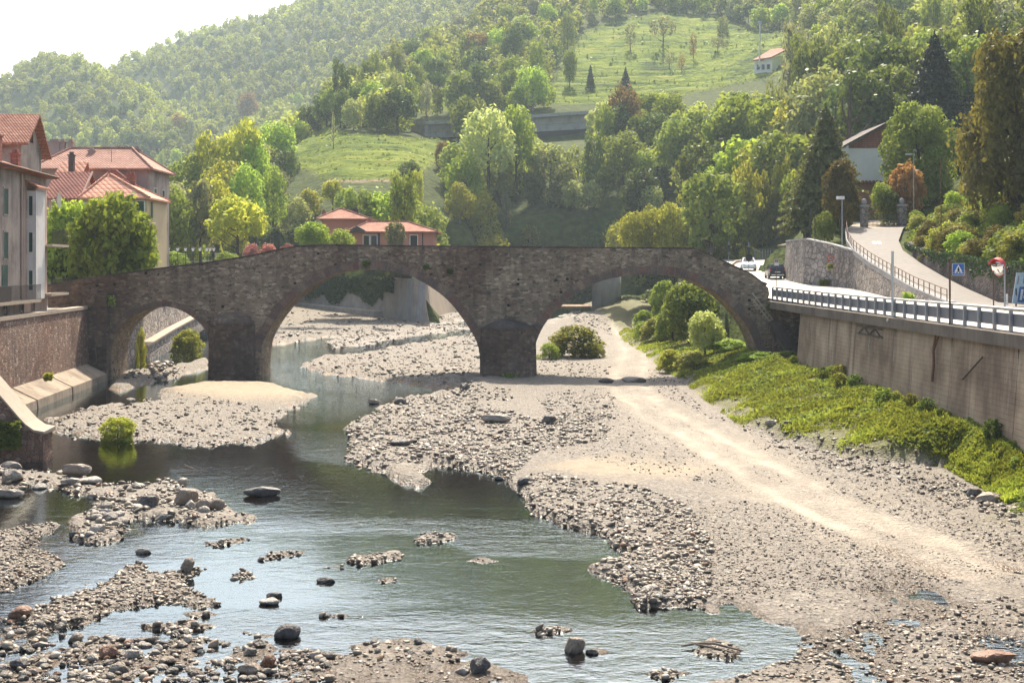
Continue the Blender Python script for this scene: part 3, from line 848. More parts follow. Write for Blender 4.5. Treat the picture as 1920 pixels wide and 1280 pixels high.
# upstream left wall seen through the small arch, with its sloping ledge
t = thing('embankment_wall', 'grey cobbled embankment wall seen through the small arch', 'wall', LB(125, 0, 0))
mb = MB(); mb.loft([[LB(Y, -0.7, -1), LB(Y, 0.7, -1), LB(Y, 0.0, 5.3), LB(Y, -0.7, 5.3)] for Y in (96.3, 110, 125, 145, 168)])
mb.build('wall', MT['wall_cobble'], t)
LZ = ((107, 1.55), (120, 2.3), (150, 3.6), (168, 4.2))
mb = MB(); mb.loft([[LB(Y, 0.4, z - 1.9), LB(Y, 1.3, z - 1.9), LB(Y, 1.2, z - .2), LB(Y, 0.4, z - .2)] for Y, z in LZ]); mb.build('ledge_wall', MT['wall_cobble'], t)
mb = MB(); mb.loft([[LB(Y, 0.4, z - .197), LB(Y, 1.35, z - .197), LB(Y, 1.35, z), LB(Y, 0.4, z)] for Y, z in LZ]); mb.build('ledge', MT['concrete_pale'], t)

# ivy covered flood wall and its far wing
t = thing('flood_wall', 'grey concrete flood wall hung with ivy, framed by the tall middle arch', 'wall', (-26, 198, 0))
A0, A1, A2, A3 = Vector((-42, 229, 0)), Vector((-12.4, 165, 0)), Vector((-10.2, 200, 0)), Vector((-8.2, 262, 0))
def batter_wall(mb, a, b, top_a, top_b, foot=1.2, base=-0.5, th=0.8):
    d = (b - a).normalized(); n = Vector((d.y, -d.x, 0))
    mb.loft([[a + n * foot + Vector((0, 0, base)), a + Vector((0, 0, top_a)), a - n * th + Vector((0, 0, top_a)), a - n * th + Vector((0, 0, base))],
             [b + n * foot + Vector((0, 0, base)), b + Vector((0, 0, top_b)), b - n * th + Vector((0, 0, top_b)), b - n * th + Vector((0, 0, base))]])
mb = MB(); batter_wall(mb, A0, A1, 7.1, 6.75, 0.7); mb.build('wall', MT['concrete_grey'], t)
mb = MB(); batter_wall(mb, A1 + Vector((0.02, 0.3, 0)), A3, 6.7, 7.2, 1.5); mb.build('wing_wall', MT['concrete_pale'], t)
mb = MB(); d = (A1 - A0).normalized(); n = Vector((d.y, -d.x, 0))
mb.loft([[p + n * 0.4 + Vector((0, 0, -1)), p + n * 2.0 + Vector((0, 0, -1)), p + n * 1.8 + Vector((0, 0, 2.0)), p + n * 0.4 + Vector((0, 0, 2.0))] for p in (A0, A0.lerp(A1, 0.8))])
mb.build('plinth', MT['concrete_grey'], t)

# curved parapet end at the water's edge on the near left
t = thing('parapet_wall', 'sloping stone parapet with smooth pale curved coping ending at the water beside the near pool', 'wall', (-20.5, 55, 0))
prof = [(-25.5, 6.6), (-22.9, 3.9), (-22.1, 2.98), (-21.6, 2.4), (-21.2, 1.93), (-20.85, 1.55), (-20.5, 1.3), (-20.15, 1.24)]
mb = MB(); mb.loft([[(x, 52.7, -1), (x, 52.7, z), (x, 53.8, z), (x, 53.8, -1)] for x, z in prof]); mb.build('wall', MT['wall_rubble'], t)
mb = MB(); mb.loft([[(x, 52.55, z + 0.004), (x, 52.55, z + 0.12), (x, 53.9, z + 0.2), (x, 53.9, z + 0.004)] for x, z in prof[:-1] + [(-20.05, 1.22)]])
mb.build('coping', MT['concrete_pale'], t, bevel=0.02)

# ------------------------------------------------------------------ right retaining wall
t = thing('retaining_wall', 'tall stained concrete retaining wall under the road, joints and rust streaks', 'wall', (WALLX, 65, 0))
for a, b in ((24, 38.9), (38.94, 46.9), (46.94, 54.0), (54.04, 61.9), (61.94, 70.0), (70.04, 82.5)):
    mb = MB(); mb.loft([[(WALLX - 0.35, Y, 0.5), (WALLX, Y, 5.3), (WALLX + 0.9, Y, 5.3), (WALLX + 0.9, Y, 0.5)] for Y in (a, b)])
    mb.build('wall_panel', MT['concrete'], t)
for y in (38.92, 46.92, 54.02, 61.92, 70.02):
    mb = MB(); mb.box(WALLX - 0.03, WALLX - 0.01, y - 0.03, y + 0.03, 1.5, 5.25); mb.build('joint', MT['black'], t)
mb = MB(); mb.loft([[(WALLX - 0.28, Y, 5.303), (WALLX - 0.28, Y, 5.82), (WALLX + 0.5, Y, 5.88), (WALLX + 0.5, Y, 5.303)] for Y in (24, 60, 92.4)])
mb.build('coping', MT['concrete_dark'], t)
mb = MB(); mb.box(WALLX + 0.1, WALLX + 3.2, 91.4, 92.0, 1.5, 5.3); mb.build('recess_wall', MT['wall_rubble'], t)
mb = MB(); mb.box(WALLX + 2.4, WALLX + 3.0, 82.5, 91.4, 1.5, 5.3); mb.build('recess_side', MT['wall_rubble'], t)
mb = MB()
for y0, y1, w in ((55.3, 56.2, 0.06), (55.7, 55.9, 0.05)):
    mb.tube([(WALLX - 0.16, y0, 5.3), (WALLX - 0.25, (y0 + y1) / 2, 4.6), (WALLX - 0.3, (y0 + y1) / 2 - 0.2, 4.0), (WALLX - 0.3, (y0 + y1) / 2, 3.2)], w, 6)
mb.build('drain_pipe', MT['rust'], t)
mb = MB(); mb.bar((WALLX - 0.15, 50.2, 4.7), (WALLX - 0.2, 52.3, 3.6), 0.05, 0.05); mb.build('iron_rod', MT['iron'], t)

t = thing('iron_bracket', 'small dark iron truss bracket fixed high on the concrete retaining wall', 'bracket', (WALLX - 0.1, 66.3, 4.7))
mb = MB()
y0, y1, za, zb_ = 64.0, 68.6, 5.12, 4.72
for z in (za, zb_): mb.bar((WALLX - 0.1, y0, z), (WALLX - 0.1, y1, z), 0.06, 0.06)
yy = np.linspace(y0 + 0.3, y1 - 0.3, 5)
for i in range(4): mb.bar((WALLX - 0.1, yy[i], za if i % 2 else zb_), (WALLX - 0.1, yy[i + 1], zb_ if i % 2 else za), 0.04, 0.05)
mb.build('bracket_frame', MT['iron'], t)

# guard barrier along the road
t = thing('guard_barrier', 'long grey steel guard barrier with pale top rail along the riverside road', 'barrier', (WALLX + 0.1, 65, 5.85))
bx = WALLX + 0.05
zr_ = lambda Y: 5.85 + 0.13 * max(0, (Y - 70) / 22)
ys = list(np.arange(30.0, 92.6, 1.62))
for y in ys:
    mb = MB(); mb.box(bx - 0.06, bx + 0.06, y - 0.07, y + 0.07, zr_(y) - 0.03, zr_(y) + 0.86); mb.build('post', MT['steel'], t)
mb = MB(); mb.loft([[(bx + 0.065, y, zr_(y) + 0.22), (bx + 0.065, y, zr_(y) + 0.72), (bx + 0.105, y, zr_(y) + 0.72), (bx + 0.105, y, zr_(y) + 0.22)] for y in ys]); mb.build('panel', MT['steel_blue'], t)
mb = MB(); mb.tube([(bx + 0.03, y, zr_(y) + 0.91) for y in ys], 0.055, 8); mb.build('top_rail', MT['steel_pale'], t, smooth=True)

# ------------------------------------------------------------------ roads
rows = [(22, 19.55, 28.5), (60, 19.55, 28.4), (80, 19.55, 28.3), (92, 19.5, 28.6), (100, 19.55, 29.3), (107, 19.9, 29.7), (111, 20.2, 29.0), (114, 20.5, 27.2), (120, 21, 27.2), (128, 22, 28.5), (138, 23.3, 31.5), (147, 20, 34), (158, 16, 36), (168, 14, 38), (180, 14, 41)]
V = []
for Y, a, b in rows:
    for s in np.linspace(0, 1, 9): V.append((a + (b - a) * s, Y, float(zroad(Y)) + 0.03))
road = grid_mesh('road', np.array(V), len(rows), 9, MT['road']); tag(road, kind='structure')
V = []
for Y in np.arange(66, 134.1, 1.0):
    for s in np.linspace(0, 1, 7): V.append((rampL(Y) + (rampR(Y) - rampL(Y)) * s, Y, float(rampZ(Y)) + 0.045))
ramp = grid_mesh('ramp_road', np.array(V), 69, 7, MT['ramp']); tag(ramp, kind='structure')
V = []
for Y in np.arange(118.5, 128, 1.0):
    for s in np.linspace(0, 1, 5): V.append((rampL(Y) + (rampR(Y) - rampL(Y)) * s, Y, float(rampZ(Y)) + 0.055))
o = grid_mesh('gate_pavement', np.array(V), 10, 5, MT['concrete_pale']); tag(o, kind='structure')
mb = MB()
for s in (0.46, 0.56):
    mb.poly([(rampL(Y) + (rampR(Y) - rampL(Y)) * q, Y, float(rampZ(Y)) + 0.06) for q, Y in ((s, 110.2), (s + 0.07, 110.2), (s + 0.07, 111.4), (s, 111.4))])
o = mb.build('road_marking', MT['white_line'], loc=(33, 111, 10)); tag(o, kind='structure')

# field stone wall under the ramp
WL = [(28.25, 79.5, 6.0), (28.5, 87, 6.75), (29.2, 94, 7.5), (29.5, 101, 8.55), (29.75, 107, 9.7), (29.0, 111, 10.3), (27.3, 114, 10.9), (27.3, 120, 10.9), (28.6, 128, 11.0)]
t = thing('stone_retaining_wall', 'grey field stone retaining wall curving up under the ramp road', 'wall', (28.5, 105, 6.5))
mb = MB(); rings = []
for i, (x, y, z) in enumerate(WL):
    a = WL[max(i - 1, 0)]; b = WL[min(i + 1, len(WL) - 1)]
    d = Vector((b[0] - a[0], b[1] - a[1], 0)).normalized(); n = Vector((-d.y, d.x, 0))
    z0 = float(zroad(y)) - 0.4
    rings.append([Vector((x, y, z0)) + n * 0.35, Vector((x, y, z)), Vector((x, y, z)) - n * 0.5, Vector((x, y, z0)) - n * 0.5])
mb.loft(rings); mb.build('wall', MT['wall_grey'], t)
mb = MB(); mb.loft([[Vector(r[1]) + (Vector(r[0]) - Vector(r[3])).normalized() * 0.05 + Vector((0, 0, 0.003)), Vector(r[1]) + (Vector(r[0]) - Vector(r[3])).normalized() * 0.05 + Vector((0, 0, 0.14)), Vector(r[2]) + Vector((0, 0, 0.14)), Vector(r[2]) + Vector((0, 0, 0.003))] for r in rings])
mb.build('coping', MT['concrete_grey'], t)

t = thing('ramp_railing', 'thin rusty railing with many posts along the outer edge of the ramp', 'railing', (29, 98, 8))
rp = [(float(rampL(Y)) - 0.05, Y, float(rampZ(Y))) for Y in np.arange(79.8, 119, 1.25)]
for x, y, z in rp:
    mb = MB(); mb.box(x - 0.025, x + 0.025, y - 0.025, y + 0.025, z, z + 0.86); mb.build('post', MT['rust'], t)
mb = MB(); mb.tube([(x, y, z + 0.88) for x, y, z in rp], 0.03, 6); mb.build('top_rail', MT['rust'], t)
mb = MB(); mb.tube([(x, y, z + 0.48) for x, y, z in rp], 0.02, 6); mb.build('mid_rail', MT['rust'], t)
mb = MB(); mb.loft([[(x - 0.12, y, z - 0.3), (x + 0.12, y, z - 0.3), (x + 0.12, y, z + 0.12), (x - 0.12, y, z + 0.12)] for x, y, z in rp]); mb.build('kerb', MT['concrete_grey'], t)

# dark masonry bank wall right of the ramp
t = thing('bank_wall', 'dark masonry wall at the foot of the shrubby slope right of the ramp', 'wall', (33, 75, 6))
mb = MB(); rings = []
for Y in (30, 45, 60, 70, 80, 86, 92, 98, 104, 110):
    x = float(rampR(Y)) + 0.35; z = float(rampZ(Y)); hw = float(np.interp(Y, [30, 80, 92, 104, 110], [2.7, 2.5, 1.9, 0.8, 0.3]))
    rings.append([(x, Y, z - 0.5), (x + 0.25, Y, z + hw), (x + 0.8, Y, z + hw), (x + 0.8, Y, z - 0.5)])
mb.loft(rings); mb.build('wall', mat_rubble('dark bank masonry', [(0.10, 0.085, 0.08), (0.16, 0.13, 0.12), (0.12, 0.10, 0.095)], (0.07, 0.06, 0.055), 1.6, 1.4, (0.6, 0.55, 0.55), 0.3, False, 0.06), t)

# ================================================================== the old bridge
BYF, BYB = 92.0, 96.3
B2 = lambda px, py: ((px - CX) / 25.0, H - (py - HY) / 25.0)
S1 = [(208, 722), (207, 690), (207, 654), (219, 621), (239, 598), (267, 581), (304, 574), (337, 580), (366, 598), (385, 618), (392, 649), (392, 722)]
S2 = [(486, 722), (488, 659), (501, 622), (531, 579), (564, 549), (592, 530), (626, 514), (660, 507), (705, 505), (741, 510), (778, 521), (817, 544), (846, 569), (874, 606), (891, 634), (899, 662), (900, 722)]
S3 = [(1005, 722), (1002, 659), (1013, 622), (1033, 592), (1067, 561), (1101, 537), (1140, 523), (1185, 516), (1227, 515), (1269, 518), (1312, 532), (1354, 558), (1382, 586), (1401, 611), (1416, 642), (1424, 679), (1426, 722)]


def smooth_pts(pts, n=3):
    """Catmull-Rom through the points."""
    out = []
    for i in range(len(pts) - 1):
        p0, p1, p2, p3 = pts[max(i - 1, 0)], pts[i], pts[i + 1], pts[min(i + 2, len(pts) - 1)]
        for j in range(n):
            t = j / n
            out.append(tuple(0.5 * (2 * p1[a] + (p2[a] - p0[a]) * t + (2 * p0[a] - 5 * p1[a] + 4 * p2[a] - p3[a]) * t * t + (3 * p1[a] - p0[a] - 3 * p2[a] + p3[a]) * t ** 3) for a in (0, 1)))
    out.append(pts[-1])
    return out


arches = [[B2(*p) for p in smooth_pts(s, 4)] for s in (S1, S2, S3)]
TOPL = [(90, 534), (157, 521), (281, 504), (380, 492), (461, 480), (520, 467), (560, 460), (606, 458), (800, 460), (1020, 462), (1300, 464), (1309, 466), (1365, 492), (1410, 513), (1428, 527)]
top = [B2(*p) for p in TOPL]
PAR = 0.95
body_top = [(x, z - PAR) for x, z in top]
outline = [B2(90, 722)]
for a in arches: outline += a
outline += [B2(1476, 722), B2(1472, 655), B2(1452, 600), B2(1440, 566)]
outline += [body_top[-1]] + list(reversed(body_top[:-1]))
t = thing('stone_bridge', 'old humpback stone bridge with three arches over the stony river', 'bridge', (2, 94, 0))
BR = t
mb = MB(); mb.prism([(x, BYF, z) for x, z in outline], (0, BYB - BYF, 0)); mb.build('arch_wall', MT['bridge'], t)


def strip(name, y0, y1, lo, hi, mat):
    mb = MB(); mb.loft([[(a[0], y0, a[1]), (b[0], y0, b[1]), (b[0], y1, b[1]), (a[0], y1, a[1])] for a, b in zip(lo, hi)])
    return mb.build(name, mat, t)


end_lo = [B2(1438, 566)]; end_hi = [B2(1441, 545)]
for y0, y1 in ((BYF, BYF + 0.42), (BYB - 0.42, BYB)):
    strip('parapet', y0, y1, body_top + [B2(1436, 552)], [(x, z - 0.12) for x, z in top] + [B2(1437, 536)], MT['bridge'])
    strip('coping', y0 - 0.04, y1 + 0.04, [(x, z - 0.117) for x, z in top] + [B2(1436.5, 535)], top + [B2(1439, 531)], MT['coping'])
mb = MB(); mb.loft([[(x, y, z) for x, z in (B2(1425, 562), B2(1425, 534), B2(1433, 533), B2(1440, 540), B2(1442, 552), B2(1437, 564))] for y in (BYF - 0.12, BYF + 0.5)]); mb.build('parapet_end', MT['bridge'], t)

for ia, a in enumerate(arches):
    # resample the intrados evenly, then lay blocks round it
    pts = np.array([p for p in a if p[1] > (1.5 if ia else 1.0)])
    seg = np.hypot(*np.diff(pts, axis=0).T); s = np.concatenate([[0], np.cumsum(seg)])
    bl = 0.42 if ia else 0.36
    n = int(s[-1] / bl); u = np.linspace(0, s[-1], n + 1)
    xs, zs = np.interp(u, s, pts[:, 0]), np.interp(u, s, pts[:, 1])
    du = np.gradient(xs), np.gradient(zs); L = np.hypot(*du); nx, nz = -du[1] / L, du[0] / L
    th = 0.62 if ia else 0.4
    verts, faces, tint = [], [], []
    r = random.Random(ia)
    for i in range(n):
        pr = 0.03 + 0.03 * r.random(); tt = th + r.uniform(-0.06, 0.06)
        g = 0.012
        q = []
        for j, e in ((i, g), (i + 1, -g)):
            dx, dz = du[0][j] / L[j] * e, du[1][j] / L[j] * e
            q.append(((xs[j] + dx - nx[j] * 0.012, zs[j] + dz - nz[j] * 0.012), (xs[j] + dx + nx[j] * tt, zs[j] + dz + nz[j] * tt)))
        ring = [q[0][0], q[0][1], q[1][1], q[1][0]]
        k0 = len(verts)
        verts += [(x, BYF - pr, z) for x, z in ring] + [(x, BYF + 0.3, z) for x, z in ring]
        faces += [[k0 + m for m in f] for f in ((0, 1, 2, 3), (4, 7, 6, 5), (0, 4, 5, 1), (1, 5, 6, 2), (2, 6, 7, 3), (3, 7, 4, 0))]
        tint += [r.random()] * 6
    off = origin_of(t)
    me = bpy.data.meshes.new('arch_ring'); me.from_pydata([tuple(Vector(v) - off) for v in verts], [], faces); me.materials.append(MT['ring'])
    at = me.attributes.new('tint', 'FLOAT', 'FACE'); at.data.foreach_set('value', tint)
    put('arch_ring', me, t)

# cutwaters: a rounded one with a domed cap, a pointed one with a hipped cap
cx, zt = B2(435, 0)[0], B2(0, 612)[1]
mb = MB(); rr = 1.72
pl = [(cx + rr * math.cos(a), BYF + 0.05 - 1.35 * math.sin(a)) for a in np.linspace(0, math.pi, 15)]
mb.loft([[(x * 1.0 + (x - cx) * f, BYF + (y - BYF) * (1 + f), z) for x, y in pl] for z, f in ((-1, 0.06), (0.4, 0.03), (zt, 0.0))])
c1 = mb.build('cutwater', MT['bridge_dark'], t, smooth=False)
mb = MB()
mb.loft([[(cx + (x - cx) * f, BYF + (y - BYF) * g, z) for x, y in pl] for f, g, z in ((1.0, 1.0, zt + 0.003), (0.97, 0.9, zt + 0.35), (0.8, 0.62, zt + 0.75), (0.5, 0.3, zt + 1.0), (0.1, 0.06, zt + 1.08))])
mb.build('cap', MT['bridge_dark'], c1, smooth=True)
xl, xr = B2(901, 0)[0], B2(1005, 0)[0]; xm = B2(950, 0)[0]; zt = B2(0, 614)[1]
pl = [(xr, BYF + 0.05), (xr, BYF - 0.5), (xm + 0.9, BYF - 1.9), (xm - 0.4, BYF - 2.1), (xl, BYF - 0.6), (xl, BYF + 0.05)]
mb = MB(); mb.loft([[(xm + (x - xm) * f, BYF + (y - BYF) * f, z) for x, y in pl] for z, f in ((-1, 1.07), (0.5, 1.02), (zt, 0.98))])
c2 = mb.build('cutwater', MT['bridge_dark'], t)
mb = MB(); mb.loft([[(xm + (x - xm) * f * 1.03, BYF + (y - BYF) * f * 1.03, z) for x, y in pl] for f, z in ((0.98, zt + 0.003), (0.5, zt + 0.42), (0.06, zt + 0.7))])
mb.build('cap', MT['coping'], c2)
# left buttress with slab cap, patch of lime wash, wing at the right foot
mb = MB(); x0, x1 = B2(166, 0)[0], B2(206, 0)[0]; mb.box(x0, x1, BYF - 0.8, BYF, -1, B2(0, 548)[1]); b1 = mb.build('buttress', MT['bridge_dark'], t)
mb = MB(); mb.box(x0 - 0.1, x0 + 1.0, BYF - 1.0, BYF - 0.0, B2(0, 548)[1] + 0.003, B2(0, 544)[1]); mb.build('cap', MT['coping'], b1)

# steps beside the right abutment
t = thing('stone_stairway', 'dark narrow stone steps tucked between bridge abutment and retaining wall', 'stairs', (20, 90, 2.5))
for i in range(12):
    z = B2(0, 668)[1] + i * 0.24; x1 = B2(1503, 0)[0] - i * 0.15; yf = 88.4 + i * 0.2
    mb = MB(); mb.box(x1 - 1.15, x1, yf, 91.38, z - 0.26, z - 0.003); mb.build('step', MT['coping'], t)

t = thing('ladder', 'weathered wooden ladder lying slanted against the right end of the stone bridge', 'ladder', (18.9, 91.6, 5))
la, lb = (1409, 549), (1458, 612); lc, ld = (1411, 561), (1453, 618)
W = lambda p, y: Vector((B2(*p)[0], y, B2(*p)[1]))
yl = 91.72
for p, q in ((la, lb), (lc, ld)):
    mb = MB(); mb.bar(W(p, yl), W(q, yl), 0.09, 0.09); mb.build('rail', MT['wood_pale'], t)
for i in range(9):
    f = 0.12 + i * 0.105
    a_ = W(la, yl).lerp(W(lb, yl), f); b_ = W(lc, yl).lerp(W(ld, yl), f)
    if i in (1, ): continue
    mb = MB(); mb.bar(a_ + Vector((0.1, -0.07, 0.02)), b_ + Vector((-0.25, -0.07, -0.02)), 0.05, 0.06); mb.build('rung', MT['wood_pale'], t)
mb = MB(); mb.bar(W((1414, 572), yl - 0.15), W((1450, 572), yl - 0.15), 0.06, 0.06); mb.build('cross_bar', MT['wood_pale'], t)

# modern road bridge upstream
t = thing('road_bridge', 'plain grey concrete road bridge hidden behind the old stone bridge, on one round pier', 'bridge', (15, 206, 0))
px_ = (1137 - CX) * 206 / F
mb = MB(); mb.loft([[(px_ + 2.45 * math.cos(a), 206 + 1.5 * math.sin(a), z) for a in np.linspace(0, 2 * math.pi, 21)[:-1]] for z in (0.2, 8.2)]); mb.build('pier', MT['concrete_grey'], t, smooth=True)
mb = MB(); mb.loft([[(x, y0, 8.0), (x, y0, 9.3), (x, y1, 9.3), (x, y1, 8.0)] for x, y0, y1 in ((14.5, 150, 182), (17, 176, 196), (12, 200, 210), (-8.5, 206, 216))]); mb.build('deck', MT['concrete_grey'], t)
mb = MB(); mb.loft([[(x, y, z - 0.3), (x, y, z), (x + 0.3, y + 0.1, z), (x + 0.3, y + 0.1, z - 0.3)] for x, y, z in ((24.5, 139, 8.55), (26.6, 147, 9.1), (28.4, 151, 9.35))])
mb.build('parapet', MT['concrete_pale'], t)
# ================================================================== buildings
def frame_at(origin, ang):
    return Matrix.Translation(origin) @ Matrix.Rotation(ang, 4, 'Z')


def add_window(parent, M, u, z, w, h, shutter=None, frame='white', name='window'):
    """on the plane y=0 of frame M, outside is -y."""
    mb = MB(M)
    mb.box(u - w / 2 - 0.09, u + w / 2 + 0.09, -0.05, 0.02, z - 0.09, z - 0.003); mb.box(u - w / 2 - 0.09, u + w / 2 + 0.09, -0.05, 0.02, z + h + 0.003, z + h + 0.1)
    mb.box(u - w / 2 - 0.09, u - w / 2 - 0.003, -0.05, 0.02, z, z + h); mb.box(u + w / 2 + 0.003, u + w / 2 + 0.09, -0.05, 0.02, z, z + h)
    o = mb.build(name, MT[frame], parent)
    mb = MB(M); mb.box(u - w / 2, u + w / 2, -0.02, 0.02, z, z + h)
    mb.build('pane', MT['glass'] if shutter is None else MT[shutter], o)
    return o


def open_shutters(parent, M, u, z, w, h, mat='green_paint'):
    for s in (-1, 1):
        mb = MB(M)
        c = u + s * (w / 2 + 0.12 + w / 4)
        mb.box(c - w / 4, c + w / 4, -0.09, -0.055, z, z + h)
        for q in np.arange(z + 0.1, z + h - 0.05, 0.14): mb.box(c - w / 4 + 0.03, c + w / 4 - 0.03, -0.105, -0.091, q, q + 0.05)
        mb.build('shutter', MT[mat], parent)


def hip_roof(parent, M, x0, x1, y0, y1, ze, zr, rx0, rx1, mat, over=0.5, ry=None, name='roof'):
    ry = (y0 + y1) / 2 if ry is None else ry
    mb = MB(M)
    a, b, c, d = (x0 - over, y0 - over, ze), (x1 + over, y0 - over, ze), (x1 + over, y1 + over, ze), (x0 - over, y1 + over, ze)
    e, f = (rx0, ry, zr), (rx1, ry, zr)
    mb.poly([a, b, f, e]); mb.poly([b, c, f]); mb.poly([c, d, e, f]); mb.poly([d, a, e])
    mb.box(x0 - over, x1 + over, y0 - over, y1 + over, ze - 0.16, ze - 0.003)
    o = mb.build(name, MT[mat], parent)
    mb = MB(M)
    for p, q in ((a, e), (b, f), (e, f), (c, f), (d, e)):
        if (Vector(p) - Vector(q)).length > 0.3: mb.tube([Vector(p) + Vector((0, 0, 0.03)), Vector(q) + Vector((0, 0, 0.05))], 0.11, 6)
    mb.build('ridge_trim', MT[mat], o)
    return o


def chimney(parent, M, x, y, z, h, w=0.5, mat='plaster_brown'):
    mb = MB(M)
    mb.box(x - w / 2, x + w / 2, y - w / 2, y + w / 2, z - 0.6, z + h)
    mb.box(x - w / 2 - 0.08, x + w / 2 + 0.08, y - w / 2 - 0.08, y + w / 2 + 0.08, z + h + 0.003, z + h + 0.1)
    mb.box(x - w / 3, x + w / 3, y - w / 3, y + w / 3, z + h + 0.103, z + h + 0.35)
    return mb.build('chimney', MT[mat], parent)


def pole_aerial(parent, M, x, y, z, h):
    mb = MB(M)
    mb.tube([(x, y, z), (x, y, z + h)], 0.025, 5)
    for q, w in ((0.95, 0.5), (0.85, 0.4), (0.75, 0.3)): mb.bar((x - w, y, z + h * q), (x + w, y, z + h * q), 0.02, 0.02)
    return mb.build('aerial', MT['iron'], parent)


# ---- house on the near left: its long side faces the river
RA = math.atan2(1, -0.0987) - math.pi / 2          # turn of the river line
# frame: local x runs along the river (away), local -y faces the water
M_A = frame_at(LB(0, -0.55, 0), RA + math.pi / 2)
M_A = Matrix.Translation(LB(0, -0.92, 0)) @ Matrix(((_u.normalized().x, -_nrm.x, 0, 0), (_u.normalized().y, -_nrm.y, 0, 0), (0, 0, 1, 0), (0, 0, 0, 1)))
t = thing('riverside_house', 'stained grey plaster house with white projecting bay and balconies by the river wall', 'house', LB(79, -0.6, 5.3))
a0, a1 = 62.0, 84.3
mb = MB(M_A); mb.box(a0, a1, 0, 9, 4.8, 14.5); wall = mb.build('wall', MT['plaster_old'], t)
mb = MB(M_A); mb.box(79.0, a1 + 0.02, -0.02, 0.3, 5.0, 13.9); mb.build('end_wall', MT['plaster_pink'], t)
mb = MB(M_A)
mb.poly([(a0 - 1, -0.6, 14.55), (a1 + 0.5, -0.6, 14.55), (a1 - 3, 4.5, 16.1), (a0 - 1, 4.5, 16.1)])
mb.poly([(a1 + 0.5, -0.6, 14.55), (a1 + 0.5, 9.5, 14.55), (a1 - 3, 4.5, 16.1)])
mb.poly([(a0 - 1, 4.5, 16.1), (a1 - 3, 4.5, 16.1), (a1 + 0.5, 9.5, 14.55), (a0 - 1, 9.5, 14.55)])
mb.box(a0 - 1, a1 + 0.5, -0.6, 9.5, 14.4, 14.547)
mb.build('roof', MT['tiles'], t)
bay = MB(M_A); bay.box(79.6, 81.6, -0.62, -0.003, 6.3, 13.3)
bo = bay.build('bay', MT['plaster_white'], t)
mb = MB(M_A); mb.prism([(79.2, -0.85, 13.45), (79.2, -0.85, 13.57), (79.2, 0.0, 14.0), (79.2, 0.0, 13.88)], (2.8, 0, 0)); mb.build('bay_roof', MT['tiles'], bo)
# windows on the bay's side towards the bridge we stand on, and on the long side
Mb = M_A @ Matrix.Translation((79.6, -0.31, 0)) @ Matrix.Rotation(-math.pi / 2, 4, 'Z')
for z in (6.9, 9.35, 11.7): add_window(bo, Mb, -0.02, z, 0.22, 1.25, 'green_paint', 'plaster_white')
for u, z, h in ((75.3, 11.6, 1.55), (75.3, 8.9, 1.6), (70.5, 11.6, 1.5), (83.0, 11.5, 1.6), (83.0, 8.9, 1.5)): add_window(t, M_A, u, z, 0.85, h, 'green_paint', 'plaster_old')
for u in (75.2, 78.6, 81.0): add_window(t, M_A, u, 5.3, 0.7, 0.75, None, 'plaster_old')
mb = MB(M_A); mb.box(74.6, 75.7, -0.03, 0.02, 6.35, 8.5); dr = mb.build('door', MT['green_paint'], t)
for u0, u1, z in ((70.0, 79.4, 6.13), (81.8, 86.2, 6.45), (82.0, 86.2, 9.75)):
    mb = MB(M_A); mb.box(u0, u1, -1.0, -0.003, z, z + 0.16); bl = mb.build('balcony_slab', MT['concrete_pale'], t)
    mb = MB(M_A)
    for q in np.arange(u0 + 0.05, u1, 0.16): mb.box(q, q + 0.018, -0.98, -0.962, z + 0.163, z + 1.1)
    mb.box(u0, u1, -0.99, -0.95, z + 1.103, z + 1.14); mb.build('balcony_rail', MT['iron'], bl)
mb = MB(M_A); mb.tube([(78.4, -0.08, 6.3), (78.4, -0.08, 14.3)], 0.07, 6); mb.build('downpipe', MT['plaster_pink'], t)
mb = MB(M_A); mb.box(73.0, 78.3, -0.6, -0.05, 6.3, 6.32); mb.box(a0, 74.4, -0.62, -0.55, 6.33, 7.2); mb.build('dark_screen', MT['wood_dark'], t)
k = Mat('new brick red'); 
chimney(t, M_A, 76.6, 1.2, 15.0, 1.5, 0.95, 'tiles_dark'); chimney(t, M_A, 80.7, 1.0, 14.9, 0.8, 0.5, 'tiles_dark')
mb = MB(M_A); mb.tube([(a0 - 1, -0.68, 14.5), (a1 + 0.5, -0.68, 14.5)], 0.075, 6); mb.build('gutter', MT['rust'], t)
pole_aerial(t, M_A, 78.0, 4.4, 16.0, 2.6); pole_aerial(t, M_A, 84.2, 0.4, 14.5, 2.0)
mb = MB(M_A)
mb.loft([[(85.6 + rr * math.cos(q), -0.5 + yy, 13.0 + rr * math.sin(q)) for q in np.linspace(0, 2 * math.pi, 15)[:-1]] for yy, rr in ((0.0, 0.55), (0.16, 0.3), (0.2, 0.05))])
mb.tube([(84.3, -0.3, 12.9), (85.6, -0.3, 13.0)], 0.03, 5)
mb.build('satellite_dish', MT['steel_pale'], t)

